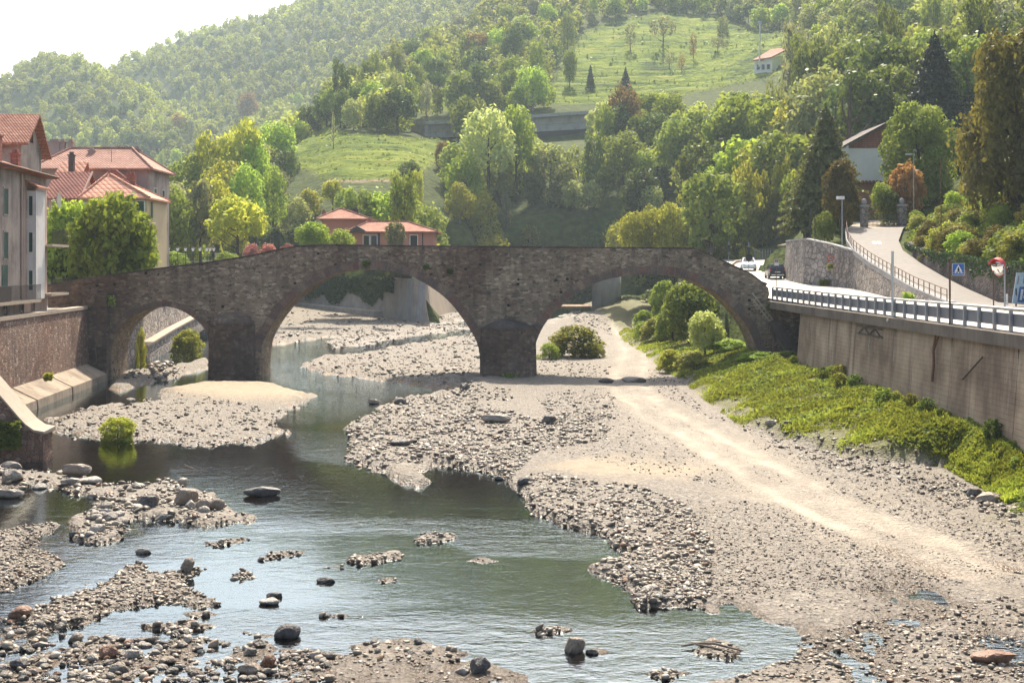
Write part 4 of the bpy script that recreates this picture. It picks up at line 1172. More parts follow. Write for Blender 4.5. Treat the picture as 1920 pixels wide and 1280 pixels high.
# ---- taller house behind, gable towards the river
t = thing('gabled_house', 'taller grey house with steep tiled roof and dark gable eaves behind the riverside house', 'house', LB(88, -3, 5.3))
g0, g1 = 85.4, 90.3
mb = MB(M_A); mb.loft([[(g0, y, 5), (g1, y, 5), (g1, y, 16.7), ((g0 + g1) / 2, y, 18.9), (g0, y, 17.0)] for y in (2.0, 13.0)]); mb.build('wall', MT['plaster_old'], t)
mb = MB(M_A); gm = (g0 + g1) / 2
for a_, b_ in (((g0 - 0.5, 16.75), (gm, 19.05)), ((g1 + 0.5, 16.25), (gm, 19.05))):
    mb.loft([[(a_[0], y, a_[1]), (b_[0], y, b_[1]), (b_[0], y, b_[1] + 0.18), (a_[0], y, a_[1] + 0.18)] for y in (1.4, 13.4)])
mb.build('roof', MT['tiles'], t)
for u, z in ((86.8, 13.6), (88.7, 13.6), (86.8, 10.6)): add_window(t, M_A @ Matrix.Translation((0, 2.0, 0)), u, z, 0.7, 1.5, 'green_paint', 'plaster_old')
mb = MB(M_A); mb.box(gm - 0.3, gm + 0.3, 1.96, 2.0, 17.2, 18.0); mb.build('attic_window', MT['glass'], t)

# ---- big house with hip roof
wx = lambda px, Y: (px - CX) * Y / F
wz = lambda py, Y: H - (py - HY) * Y / F
Yc = 116.0
t = thing('hip_roofed_house', 'big taupe house with wide weathered hip roof and chimneys, tallest behind the leafy maples', 'house', (wx(200, Yc), Yc, 5.5))
x0, x1 = wx(70, Yc), wx(277, Yc)
I4 = Matrix.Identity(4)
mb = MB(); mb.box(x0, x1, Yc, Yc + 7.0, 4.8, wz(318, Yc)); mb.build('wall', MT['plaster_brown'], t)
mb = MB(); mb.box(x1 - 0.02, x1 + 0.06, Yc + 0.3, Yc + 6.98, 4.8, wz(319, Yc)); mb.build('side_wall', MT['plaster_old'], t)  # river side in lighter plaster: the light falling on it is put in
hip_roof(t, I4, x0, x1, Yc, Yc + 7.0, wz(316, Yc), wz(278, Yc + 3.5), wx(108, Yc), wx(226, Yc), 'tiles_pink', 0.55)
Ms = Matrix.Translation((x1 + 0.06, Yc, 0)) @ Matrix.Rotation(math.pi / 2, 4, 'Z')
for z in (14.2, 10.9, 8.2):
    for u in (2.2, 4.9): w_ = add_window(t, Ms, u, z, 0.8, 1.7, 'green_paint', 'plaster_white')
for px, y, h in ((104, 4.5, 1.0), (118, 4.2, 1.0), (133, 4.2, 1.0), (172, 2.6, 0.9), (258, 4.0, 1.3), (267, 4.5, 0.6)):
    zz = wz(278, Yc + 3.5) - 0.4 if px < 200 else wz(300, Yc)
    chimney(t, I4, wx(px, Yc + y), Yc + y, zz - (0.9 if px == 172 else 0), h, 0.5 if px != 104 else 1.2, 'plaster_brown')
pole_aerial(t, I4, wx(205, Yc), Yc + 0.6, wz(312, Yc), 1.6)

# ---- red roofed small house and yellow house
Yd = 107.0
t = thing('red_gabled_house', 'small house with steep dark red tiled roof between the riverside house and yellow house', 'house', (wx(125, Yd), Yd, 5.5))
xa, xb = wx(92, Yd), wx(147, Yd)
mb = MB(); mb.loft([[(x, Yd, 5), (x, Yd + 5, 5), (x, Yd + 5, wz(372, Yd)), (x, Yd + 2.6, wz(330, Yd)), (x, Yd, wz(372, Yd))] for x in (xa, xb)]); mb.build('wall', MT['plaster_pink'], t)
mb = MB()
mb.loft([[(x, Yd - 0.5, wz(376, Yd)), (x, Yd + 2.6, wz(321, Yd)), (x, Yd + 2.6, wz(318, Yd)), (x, Yd - 0.5, wz(372, Yd))] for x in (xa - 0.4, xb + 0.3)])
mb.loft([[(x, Yd + 5.5, wz(376, Yd)), (x, Yd + 2.62, wz(321, Yd)), (x, Yd + 2.62, wz(318, Yd)), (x, Yd + 5.5, wz(372, Yd))] for x in (xa - 0.4, xb + 0.3)])
mb.build('roof', MT['tiles_dark'], t)
mb = MB(); mb.bar((xb + 0.35, Yd - 0.55, wz(374, Yd)), (xb + 0.35, Yd + 2.6, wz(318, Yd)), 0.12, 0.16); mb.build('verge_trim', MT['plaster_pink'], t)
mb = MB(); mb.box(wx(98, Yd), wx(122, Yd), Yd - 0.04, Yd + 0.02, wz(420, Yd), wz(380, Yd)); mb.build('window', MT['glass'], t)
t = thing('striped_roof_house', 'house whose tiled roof shows pale horizontal courses and a dark chimney', 'house', (wx(130, 112), 112, 5.5))
xa, xb = wx(100, 112), wx(151, 112)
mb = MB(); mb.box(xa, xb - 0.25, 112, 114.2, 5, wz(330, 112)); mb.build('wall', MT['plaster_pink'], t)
mb = MB(); mb.loft([[(x, 111.4, wz(345, 112)), (x, 114.0, wz(302, 112)), (x, 114.0, wz(299, 112)), (x, 111.4, wz(342, 112))] for x in (xa, xb)])
mb.loft([[(x, 115.2, wz(345, 112)), (x, 114.02, wz(302, 112)), (x, 114.02, wz(299, 112)), (x, 115.2, wz(342, 112))] for x in (xa, xb)]); mb.build('roof', MT['tiles_stripe'], t)
chimney(t, I4, wx(130, 112), 112.6, wz(322, 112), 1.5, 0.45, 'wood_dark')

Ye = 106.0
t = thing('yellow_house', 'cream yellow house with pyramid roof of pale striped tiles rising behind the leafy maple', 'house', (wx(215, Ye), Ye, 5.5))
x0, x1 = wx(155, Ye), wx(276, Ye)
mb = MB(); mb.box(x0, x1, Ye, Ye + 6, 4.8, wz(374, Ye)); mb.build('wall', MT['plaster_yellow'], t)
hip_roof(t, I4, x0, x1, Ye, Ye + 6, wz(371, Ye), wz(327, Ye + 3), wx(202, Ye + 3), wx(206, Ye + 3), 'tiles_stripe', 0.3)
for px in (166, 186, 238): add_window(t, Matrix.Translation((0, Ye, 0)), wx(px, Ye), wz(404, Ye), 0.9, 1.0, None, 'white')
Ms = Matrix.Translation((x1, Ye, 0)) @ Matrix.Rotation(math.pi / 2, 4, 'Z')
for z in (wz(408, Ye), wz(450, Ye)): w_ = add_window(t, Ms, 1.2, z, 0.7, 1.4, 'green_paint', 'plaster_yellow')
w_ = add_window(t, Matrix.Translation((0, Ye, 0)), wx(262, Ye), wz(408, Ye), 0.75, 1.4, 'green_paint', 'white')
chimney(t, I4, wx(222, Ye), Ye + 4.2, wz(342, Ye), 0.8, 0.4, 'tiles_dark'); chimney(t, I4, wx(214, Ye), Ye + 4.2, wz(335, Ye), 0.6, 0.4, 'tiles_dark')
t = thing('rear_roof_house', 'narrow house with plain dull red roof sticking up just behind the yellow house', 'house', (wx(215, 113), 113.2, 5.5))
x0, x1 = wx(152, 113.2), wx(279, 113.2)
mb = MB(); mb.box(x0 + 0.3, x1 - 0.3, 113.2, 115.6, 4.8, wz(372, 113)); mb.build('wall', MT['plaster_brown'], t)
hip_roof(t, I4, x0 + 0.4, x1 - 0.4, 113.3, 115.4, wz(368, 113), wz(318, 113), wx(205, 114), wx(214, 114), 'tiles_dark', 0.25)

# ---- terracotta villa
Yp = 170.0
t = thing('terracotta_villa', 'low terracotta villa with two hipped tile roofs showing above the bridge parapet', 'house', (wx(710, Yp), Yp, 8.5))
xa, xb = wx(601, Yp), wx(682, Yp)
mb = MB(); mb.box(xa, xb, Yp + 2, Yp + 8, 8, wz(410, Yp)); mb.build('tower_wall', MT['plaster_red'], t)
hip_roof(t, I4, xa, xb, Yp + 2, Yp + 8, wz(409, Yp), wz(392, Yp + 5), wx(636, Yp + 5), wx(642, Yp + 5), 'tiles', 0.8)
xa, xb = wx(662, Yp), wx(815, Yp)
mb = MB(); mb.box(xa, xb, Yp - 2.5, Yp + 4.5, 8, wz(437, Yp)); mb.build('wall', MT['plaster_red'], t)
hip_roof(t, I4, xa, xb, Yp - 2.5, Yp + 4.5, wz(435, Yp), wz(416, Yp + 1), wx(690, Yp), wx(763, Yp), 'tiles', 0.6)
Mv = Matrix.Translation((0, Yp - 2.5, 0))
for px in (688, 700, 776): add_window(t, Mv, wx(px, Yp - 2.5), wz(464, Yp), 0.95, 1.6, None, 'white')
mb = MB(); mb.box(wx(712, Yp), wx(716, Yp), Yp - 2.6, Yp - 2.52, 8, wz(438, Yp)); mb.box(wx(794, Yp), wx(796, Yp), Yp - 2.6, Yp - 2.52, 8, wz(438, Yp)); mb.build('downpipe', MT['iron'], t)
mb = MB(); mb.loft([[(wx(663, Yp), y, wz(433, Yp)), (wx(676, Yp), y, wz(425, Yp)), (wx(690, Yp), y, wz(433, Yp)), (wx(690, Yp), y, wz(437, Yp)), (wx(663, Yp), y, wz(437, Yp))] for y in (Yp - 4.2, Yp - 2.6)]); mb.build('porch_roof', MT['wood_dark'], t)
chimney(t, I4, wx(658, Yp), Yp + 4.6, wz(402, Yp), 0.8, 0.9, 'wood_dark'); chimney(t, I4, wx(599, Yp), Yp + 4, wz(405, Yp), 0.7, 0.5, 'tiles_dark')

# ---- highway gallery on the hillside
Yg = 332.0
t = thing('road_gallery', 'long grey concrete road gallery with flat slab roof cut into the green hillside', 'gallery', (wx(940, Yg), Yg, 44))
pts = [(770, 258, 344), (800, 262, 330), (870, 258, 334), (960, 252, 342), (1105, 243, 352), (1180, 238, 358)]
top_ = [228, 229, 226, 219, 209, 205]
Lg = [Vector((wx(p, y), y, 0)) for p, b, y in pts]
zt = [wz(q, y) for q, (p, b, y) in zip(top_, pts)]; zb_ = [wz(b, y) for (p, b, y) in pts]
mb = MB(); mb.loft([[p + Vector((0, 0, b - 4)), p + Vector((0, 0, z - 0.9)), p + Vector((0.4, 5, z - 0.9)), p + Vector((0.4, 5, b - 4))] for p, z, b in zip(Lg, zt, zb_)]); mb.build('wall', MT['concrete_grey'], t)
mb = MB(); mb.loft([[p + Vector((0, -1.6, z - 0.897)), p + Vector((0, -1.6, z)), p + Vector((0.4, 6, z)), p + Vector((0.4, 6, z - 0.897))] for p, z in zip(Lg, zt)]); mb.build('roof_slab', MT['concrete_grey'], t)
mb = MB(); mb.loft([[p + Vector((0, -0.25, (z + b) / 2 - 0.3)), p + Vector((0, -0.25, (z + b) / 2)), p + Vector((0, -0.003, (z + b) / 2)), p + Vector((0, -0.003, (z + b) / 2 - 0.3))] for p, z, b in zip(Lg, zt, zb_)]); mb.build('ledge', MT['concrete_pale'], t)
mb = MB(); mb.loft([[p + Vector((0, -0.05, b - 2.4)), p + Vector((0, -0.05, b + 0.25)), p + Vector((0, -0.003, b + 0.25)), p + Vector((0, -0.003, b - 2.4))] for p, b in zip(Lg[1:5], zb_[1:5])]); mb.build('opening', MT['black'], t)  # flat black strip: the shade inside the opening put in as colour
for p, z, b in list(zip(Lg, zt, zb_))[1:5]:
    mb = MB(); mb.box(p.x - 0.5, p.x + 0.5, p.y - 0.6, p.y - 0.06, b - 4, z - 0.9); mb.build('pier', MT['concrete_grey'], t)

# ---- white house high on the meadow
Yh = 398.0
t = thing('hillside_house', 'small white house with red roof high on the meadow beside a tall pole', 'house', (wx(1440, Yh), Yh, wz(150, Yh)))
A_ = lambda px, py, Y: Vector((wx(px, Y), Y, wz(py, Y)))
zg = wz(160, Yh)
p0, p1, p2, p3 = Vector((wx(1414, Yh), Yh, 0)), Vector((wx(1446, Yh), Yh - 1, 0)), Vector((wx(1478, Yh), Yh + 8, 0)), Vector((wx(1446, Yh), Yh + 10, 0))
h0, h1 = wz(118, Yh), wz(112, Yh)
mb = MB(); mb.poly([p0 + Vector((0, 0, zg)), p1 + Vector((0, 0, zg)), p1 + Vector((0, 0, h1)), p0 + Vector((0, 0, h0))]); mb.poly([p1 + Vector((0, 0, zg)), p2 + Vector((0, 0, zg)), p2 + Vector((0, 0, wz(97, Yh))), p1 + Vector((0, 0, h1))])
mb.poly([p2 + Vector((0, 0, zg)), p3 + Vector((0, 0, zg)), p3 + Vector((0, 0, wz(100, Yh))), p2 + Vector((0, 0, wz(97, Yh)))]); mb.poly([p3 + Vector((0, 0, zg)), p0 + Vector((0, 0, zg)), p0 + Vector((0, 0, h0)), p3 + Vector((0, 0, wz(100, Yh)))])
mb.build('wall', MT['plaster_bright'], t)
mb = MB(); q = [(1411, 116, Yh - 1), (1446, 110, Yh - 2), (1482, 92, Yh + 9), (1446, 95, Yh + 11)]
mb.loft([[A_(*r) + Vector((0, 0, e)) for r in q] for e in (0.05, 0.5)]); mb.build('roof', MT['tiles'], t)
mb = MB()
for u in (0.22, 0.5, 0.8):
    c = p0.lerp(p1, u); mb.box(c.x - 0.45, c.x + 0.45, c.y - 0.35, c.y + 0.3, wz(131, Yh), wz(122, Yh))
mb.build('window', MT['glass'], t)
t = thing('utility_pole', 'tall pale mast standing at the corner of the white hillside house', 'pole', (wx(1424, 392), 392, wz(122, 392)))
mb = MB(); mb.tube([(wx(1424, 392), 392, wz(125, 392)), (wx(1425, 392), 392, wz(41, 392))], [0.28, 0.22], 6); mb.build('mast', MT['steel_pale'], t)
mb = MB(); mb.box(wx(1422, 392), wx(1428, 392), 391.6, 392.4, wz(45, 392), wz(40, 392)); mb.build('mast_head', MT['steel'], t)

# ---- white house by the gate
Yw = 139.0
t = thing('white_house', 'white house with dark red boarded gable above the ramp gate', 'house', (wx(1625, Yw), Yw, 13.5))
x0, x1, xm_ = wx(1588, Yw), wx(1722, Yw), wx(1660, Yw)
ze = wz(278, Yw); zb2 = wz(342, Yw)
mb = MB(); mb.box(x0, x1, Yw, Yw + 9, zb2, ze); mb.build('wall', MT['plaster_bright'], t)
mb = MB(); mb.box(x0 + 0.6, x1, Yw + 0.25, Yw + 8.8, 12.0, zb2 - 0.003); mb.build('base_wall', MT['plaster_red'], t)
mb = MB(); mb.prism([(x0, Yw - 0.05, ze + 0.003), (x1, Yw - 0.05, ze + 0.003), (xm_, Yw - 0.05, wz(234, Yw))], (0, 0.3, 0)); mb.build('gable', MT['tiles_dark'], t)
mb = MB()
for s, xe in ((1, wx(1573, Yw)), (-1, wx(1740, Yw))):
    mb.loft([[(xe, y, wz(281, Yw)), (xm_, y, wz(233, Yw)), (xm_, y, wz(230, Yw)), (xe, y, wz(277, Yw))] for y in (Yw - 0.9, Yw + 9.6)])
mb.build('roof', MT['wood_dark'], t)
mb = MB(); mb.prism([(wx(1574, Yw), Yw - 0.7, wz(277, Yw)), (x0 - 0.003, Yw - 0.7, wz(269, Yw)), (x0 - 0.003, Yw - 0.7, wz(292, Yw)), (wx(1582, Yw), Yw - 0.7, wz(290, Yw))], (0, 9, 0)); mb.build('soffit', MT['plaster_bright'], t)
mb = MB()
for u in np.arange(x0 + 0.5, x1, 0.42): mb.tube([(u, Yw - 0.35, zb2 - 0.12), (u, Yw + 0.1, zb2 + 0.08)], 0.2, 8)
mb.build('tile_course', MT['tiles_dark'], t)
mb = MB(); mb.tube([(x0 - 0.1, Yw - 0.1, zb2), (x0 - 0.1, Yw - 0.1, ze - 0.6), (x0 - 0.6, Yw - 0.3, ze)], 0.06, 6); mb.build('downpipe', MT['iron'], t)

# gate with pillars
for px, w in ((1620, 0.62), (1691, 0.7)):
    yy = 120.5 if px < 1650 else 122.0
    gz = float(rampZ(yy)) - 0.1
    t = thing('gate_pillar', 'grey stone gate pillar with ball finial beside ' + ('the gold conifer, on the valley side of the iron gate' if px < 1650 else 'the round topiary, below the orange maple'), 'pillar', (wx(px, yy), yy, gz), 'pair of pillars at the ramp gate')
    x = wx(px, yy)
    mb = MB(); mb.box(x - w / 2, x + w / 2, yy - w / 2, yy + w / 2, gz, gz + 2.1); mb.build('shaft', MT['wall_grey'], t)
    mb = MB(); mb.box(x - w / 2 - 0.12, x + w / 2 + 0.12, yy - w / 2 - 0.12, yy + w / 2 + 0.12, gz + 2.103, gz + 2.3); mb.build('cap', MT['concrete_grey'], t, bevel=0.03)
    mb = MB(); mb.ball((x, yy, gz + 2.62), 0.26, 1.25); mb.build('finial', MT['concrete_grey'], t, smooth=True)
t = thing('iron_gate', 'low dark iron bar gate standing between the two stone pillars', 'gate', (wx(1655, 121.5), 121.5, 12.3))
xa, xb = wx(1627, 121), wx(1684, 121.5); gz = 12.35
for s0, s1 in ((0.0, 0.495), (0.505, 1.0)):
    mb = MB()
    for i in range(13):
        f = s0 + (s1 - s0) * i / 12; x = xa + (xb - xa) * f; hh = 1.25 if i not in (0, 12) else 1.45
        mb.box(x - 0.018, x + 0.018, 121.2, 121.236, gz, gz + hh)
    for z in (0.12, 0.75, 1.2): mb.box(xa + (xb - xa) * s0, xa + (xb - xa) * s1, 121.19, 121.2, gz + z, gz + z + 0.05)
    mb.build('gate_leaf', MT['iron'], t)
# timber shed at the road bend
Ys = 171.0
t = thing('timber_shed', 'dark timber shed with pale lean-to roof at the road bend', 'shed', (wx(1500, Ys), Ys, 9.2))
x0, x1 = wx(1476, Ys), wx(1540, Ys); z0, z1 = wz(461, Ys), wz(450, Ys)
mb = MB(); mb.loft([[(x0, y, 9.0), (x0, y, z0), (x1, y, z1), (x1, y, 9.0)] for y in (Ys, Ys + 4)]); mb.build('wall', MT['wood_dark'], t)
mb = MB(); mb.loft([[(x0 - 0.4, y, z0 + 0.0), (x0 - 0.4, y, z0 + 0.2), (x1 + 0.2, y, z1 + 0.25), (x1 + 0.2, y, z1 + 0.05)] for y in (Ys - 0.6, Ys + 4.5)]); mb.build('roof', MT['concrete_pale'], t)
mb = MB(); mb.box(wx(1488, Ys), wx(1512, Ys), Ys - 0.04, Ys + 0.02, 9.1, wz(463, Ys)); mb.build('door', mat_plain('slate door', (0.05, 0.055, 0.075), 0.6), t)
t = thing('garden_hut', 'small garden hut with pinkish pyramid roof beside the dark conifer', 'hut', (wx(1518, 131), 131, 10.8))
x0, x1 = wx(1511, 131), wx(1523, 131)
mb = MB(); mb.box(x0, x1, 131, 132.2, 10.4, wz(408, 131)); mb.build('wall', MT['wood_dark'], t)
hip_roof(t, I4, x0, x1, 131, 132.2, wz(408, 131), wz(396, 131), wx(1521, 131), wx(1522, 131), 'tiles', 0.35)

# fence beyond the road bend
t = thing('mesh_fence', 'low greenish mesh fence along the far side of the road bend', 'fence', (wx(1445, 176), 176, 9.3))
mb = MB()
for i in range(14):
    x = wx(1415 + 5 * i, 177); mb.box(x - 0.03, x + 0.03, 177, 177.06, 9.2, 10.9)
for z in np.arange(9.5, 10.95, 0.2): mb.box(wx(1415, 177), wx(1480, 177), 177.06, 177.075, z, z + 0.03)
mb.build('fence_mesh', MT['steel'], t)

# ---- lantern fence on the left above the bridge ramp
lf = [(298, 1), (316, 2), (333, 1), (348, 1), (362, 2), (375, 1), (388, 1), (394, 3), (401, 1)]
ords = ['first', 'second', 'third', 'fourth', 'fifth', 'sixth', 'seventh', 'eighth', 'ninth']
proto = None
for i, (px, q) in enumerate(lf):
    Y = 150.0; x = wx(px, Y); z = 9.15
    lab = ords[i] + ' small white lantern post from the big hip-roofed house, on the hedge-lined fence'
    if proto is None:
        proto = t = thing('lantern_post', lab, 'lamp', (x, Y, z), 'row of lantern posts behind the bridge ramp')
        mb = MB(); mb.tube([(x, Y, z - 1.5), (x, Y, z + 1.15)], 0.04, 6); mb.build('post', MT['iron'], t)
        mb = MB(); mb.loft([[(x + r_ * math.cos(a), Y + r_ * math.sin(a), z + e) for a in np.linspace(0, 2 * math.pi, 7)[:-1]] for r_, e in ((0.1, 1.153), (0.19, 1.5))]); mb.build('lantern', MT['white'], t)
        mb = MB(); mb.loft([[(x + r_ * math.cos(a), Y + r_ * math.sin(a), z + e) for a in np.linspace(0, 2 * math.pi, 7)[:-1]] for r_, e in ((0.22, 1.503), (0.05, 1.68))]); mb.build('lantern_cap', MT['iron'], t)
    else:
        c = proto.copy(); COL.objects.link(c); c.location = (x, Y, z); c['label'] = lab
        for ch in proto.children:
            d_ = ch.copy(); COL.objects.link(d_); d_.parent = c
t = thing('terrace_wall', 'low terrace wall with dark railing under the lantern posts', 'wall', (wx(360, 151), 151, 8))
mb = MB(); mb.box(wx(270, 151), wx(470, 151), 150.4, 151.0, 5, 8.6); mb.build('wall', MT['concrete_dark'], t)
mb = MB()
for px in np.arange(296, 420, 3.2): mb.box(wx(px, 150.2), wx(px, 150.2) + 0.03, 150.2, 150.23, 8.0, 9.9)
mb.box(wx(294, 150.2), wx(420, 150.2), 150.19, 150.2, 9.85, 9.92); mb.build('railing', MT['iron'], t)

# ================================================================== vehicles
def car(name, label, loc, rz, paint, group=None):
    t = thing(name, label, 'car', loc, group, rz)
    L, Wd = 3.9, 0.84
    # sections along y (front +): y, half width, floor, belt, then the lower body
    def ring(y, w, z0, z1, r=0.12):
        return [(-w, y, z0 + r), (-w + r, y, z0), (w - r, y, z0), (w, y, z0 + r), (w, y, z1 - r), (w - r * 1.3, y, z1), (-w + r * 1.3, y, z1), (-w, y, z1 - r)]
    mb = MB(); mb.loft([ring(-1.95, .74, .38, .82), ring(-1.88, .80, .24, .93), ring(-1.2, .84, .2, .98), ring(0.2, .845, .2, .97), ring(1.2, .83, .2, .92), ring(1.75, .78, .24, .78), ring(1.95, .68, .34, .62)])
    mb.build('body', paint, t, local=True, smooth=False, bevel=0.03)
    mb = MB()
    def gr(y, w, z): return [(-w, y, z), (w, y, z)]
    lo = [(-.78, -1.85, .955), (.78, -1.85, .955), (.78, 1.0, .94), (-.78, 1.0, .94)]
    hi = [(-.60, -1.45, 1.46), (.60, -1.45, 1.46), (.60, 0.25, 1.48), (-.60, 0.25, 1.48)]
    mb.loft([lo, hi]); mb.build('cabin', paint, t, local=True, bevel=0.06)
    def pane(name_, q, off):
        q = [Vector(p) for p in q]; n = (q[1] - q[0]).cross(q[3] - q[0]).normalized()
        mb = MB(); mb.loft([[p + n * off for p in q], [p + n * (off + 0.012) for p in q]]); mb.build(name_, MT['glass'], t, local=True)
    def lerpq(a, b, c, d, u0, u1, v0, v1):
        a, b, c, d = map(Vector, (a, b, c, d))
        f = lambda u, v: (a.lerp(b, u)).lerp(d.lerp(c, u), v)
        return [f(u0, v0), f(u1, v0), f(u1, v1), f(u0, v1)]
    pane('rear_window', lerpq(lo[0], lo[1], hi[1], hi[0], .1, .9, .18, .9), 0.004)
    pane('windscreen', lerpq(lo[2], lo[3], hi[3], hi[2], .08, .92, .12, .92), 0.004)
    for a, b, c, d in ((lo[1], lo[2], hi[2], hi[1]), (lo[3], lo[0], hi[0], hi[3])):
        pane('side_window', lerpq(a, b, c, d, .08, .48, .15, .88), 0.004); pane('side_window', lerpq(a, b, c, d, .52, .88, .15, .88), 0.004)
    for sx in (-1, 1):
        for y in (-1.25, 1.2):
            mb = MB(); mb.loft([[(sx * x, y + r_ * math.cos(a), .3 + r_ * math.sin(a)) for a in np.linspace(0, 2 * math.pi, 17)[:-1]] for x, r_ in ((.66, .29), (.70, .30), (.83, .30), (.86, .28))])
            wh = mb.build('wheel', MT['black'], t, local=True)
            mb = MB(); mb.loft([[(sx * x, y + r_ * math.cos(a), .3 + r_ * math.sin(a)) for a in np.linspace(0, 2 * math.pi, 13)[:-1]] for x, r_ in ((.85, .19), (.868, .17))]); mb.build('rim', MT['steel'], wh, local=True)
        mb = MB(); mb.box(sx * .72 - .07, sx * .72 + .07, -1.93, -1.86, .68, .92); mb.build('tail_light', MT['red'], t, local=True)
        mb = MB(); mb.box(sx * .58 - .13, sx * .58 + .13, 1.86, 1.92, .6, .72); mb.build('headlight', MT['white'], t, local=True)
        mb = MB(); mb.box(sx * .93 - .09, sx * .93 + .09, .62, .74, .95, 1.08); mb.build('wing_mirror', paint, t, local=True, bevel=0.02)
    mb = MB(); mb.box(-.72, .72, -2.0, -1.9, .3, .5); mb.build('bumper', MT['black'], t, local=True, bevel=0.02)
    mb = MB(); mb.box(-.62, .62, -2.02, -2.003, .33, .43); mb.build('bumper_highlight', MT['white'], t, local=True)  # white strip that paints the highlight on the bumper
    mb = MB(); mb.box(-.26, .26, -1.975, -1.955, .62, .73); mb.build('licence_plate', MT['steel_pale'], t, local=True)
    return t


paint_d = mat_plain('dark plum car paint', (0.022, 0.018, 0.028), 0.25, 0.6)
paint_w = mat_plain('pale blue white car paint', (0.62, 0.70, 0.76), 0.25, 0.6)
Y = 122.0; car('parked_car', 'dark hatchback seen from behind on the bright road', (wx(1461, Y), Y + 2, float(zroad(Y + 2)) + 0.035), R(-4), paint_d)
Y = 141.0; car('white_car', 'pale blue-white hatchback half hidden behind the descending bridge parapet', (wx(1403, Y), Y, float(zroad(Y)) + 0.035), R(172), paint_w)

# ================================================================== signs and poles
def pole_sign(name, label, cat, px, Y, z0, z1, r=0.045, mat='steel', group=None):
    x = wx(px, Y)
    t = thing(name, label, cat, (x, Y, z0), group)
    mb = MB(); mb.tube([(x, Y, z0), (x, Y, z1)], r, 8); mb.build('pole', MT[mat], t)
    return t, x


def disc(parent, name, x, y, z, r, mat, th=0.02, n=24, rz=0.0):
    M = Matrix.Translation((x, y, z)) @ Matrix.Rotation(rz, 4, 'Z')
    mb = MB(M); mb.loft([[(r * math.cos(a), yy, r * math.sin(a)) for a in np.linspace(0, 2 * math.pi, n + 1)[:-1]] for yy in (-th / 2, th / 2)])
    return mb.build(name, MT[mat], parent)


def text_mesh(txt, name, mat, parent, x, y, z, size, th=0.004):
    cu = bpy.data.curves.new('t', 'FONT'); cu.body = txt; cu.size = size; cu.align_x = 'CENTER'; cu.align_y = 'CENTER'; cu.extrude = th
    o = bpy.data.objects.new('t', cu); COL.objects.link(o)
    me = bpy.data.meshes.new_from_object(o.evaluated_get(bpy.context.evaluated_depsgraph_get()))
    bpy.data.objects.remove(o)
    me.transform(Matrix.Rotation(R(90), 4, 'X'))
    me.materials.clear(); me.materials.append(MT[mat])
    off = origin_of(parent)
    return put(name, me, parent, Vector((x, y, z)) - off)


Y = 54.3; zr0 = 5.85
t, x = pole_sign('crossing_sign', 'blue square pedestrian crossing sign on a dark pole behind the guard barrier', 'sign', 1781, Y, zr0 - 0.1, wz(488, Y), 0.045, 'rust')
xs, zs = wx(1796, Y), wz(505, Y); h = 0.27
mb = MB(); mb.box(xs - h, xs + h, Y - 0.06, Y - 0.035, zs - h, zs + h); s = mb.build('sign_plate', MT['blue'], t)
mb = MB()
for a, b, c, d in ((-h, h, h - .02, h), (-h, h, -h, -h + .02), (-h, -h + .02, -h + .02, h - .02), (h - .02, h, -h + .02, h - .02)): mb.box(xs + a, xs + b, Y - 0.066, Y - 0.061, zs + c, zs + d)
mb.build('border', MT['steel_pale'], s)
mb = MB(); mb.prism([(xs - .22, Y - 0.063, zs - .18), (xs + .22, Y - 0.063, zs - .18), (xs, Y - 0.063, zs + .21)], (0, -0.004, 0)); mb.build('triangle', MT['white'], s)
mb = MB(); q = Y - 0.071
mb.prism([(xs + .022 * math.cos(a) + .004, q, zs + .085 + .026 * math.sin(a)) for a in np.linspace(0, 2 * math.pi, 11)[:-1]], (0, -0.003, 0))
for aa, bb, w in (((0, .06), (0, -.05), .06), ((-.005, -.04), (-.05, -.16), .035), ((.005, -.04), (.055, -.16), .035), ((0, .04), (-.06, -.02), .025), ((0, .04), (.06, -.03), .025)):
    mb.bar((xs + aa[0], q, zs + aa[1]), (xs + bb[0], q, zs + bb[1]), w, 0.004, up=Vector((0, 1, 0)))
mb.build('walking_figure', MT['black'], s)
mb = MB()
for u in (-.17, -.09, .08, .16): mb.box(xs + u - .018, xs + u + .018, Y - 0.072, Y - 0.068, zs - .17, zs - .10)
mb.build('crossing_bars', MT['blue'], s)
mb = MB(); mb.bar((x, Y, zs + .1), (xs, Y - 0.03, zs + .1), 0.03, 0.03); mb.build('bracket', MT['rust'], t)

Y = 62.3; t, x = pole_sign('bare_post', 'plain silver post fixed outside the road coping, without any sign', 'post', 1673.5, Y, 5.3, wz(471, Y), 0.07, 'steel_pale')
mb = MB(); mb.box(x - 0.28, x + 0.1, Y - 0.1, Y + 0.1, 5.62, 5.75); mb.build('clamp', MT['steel_pale'], t)

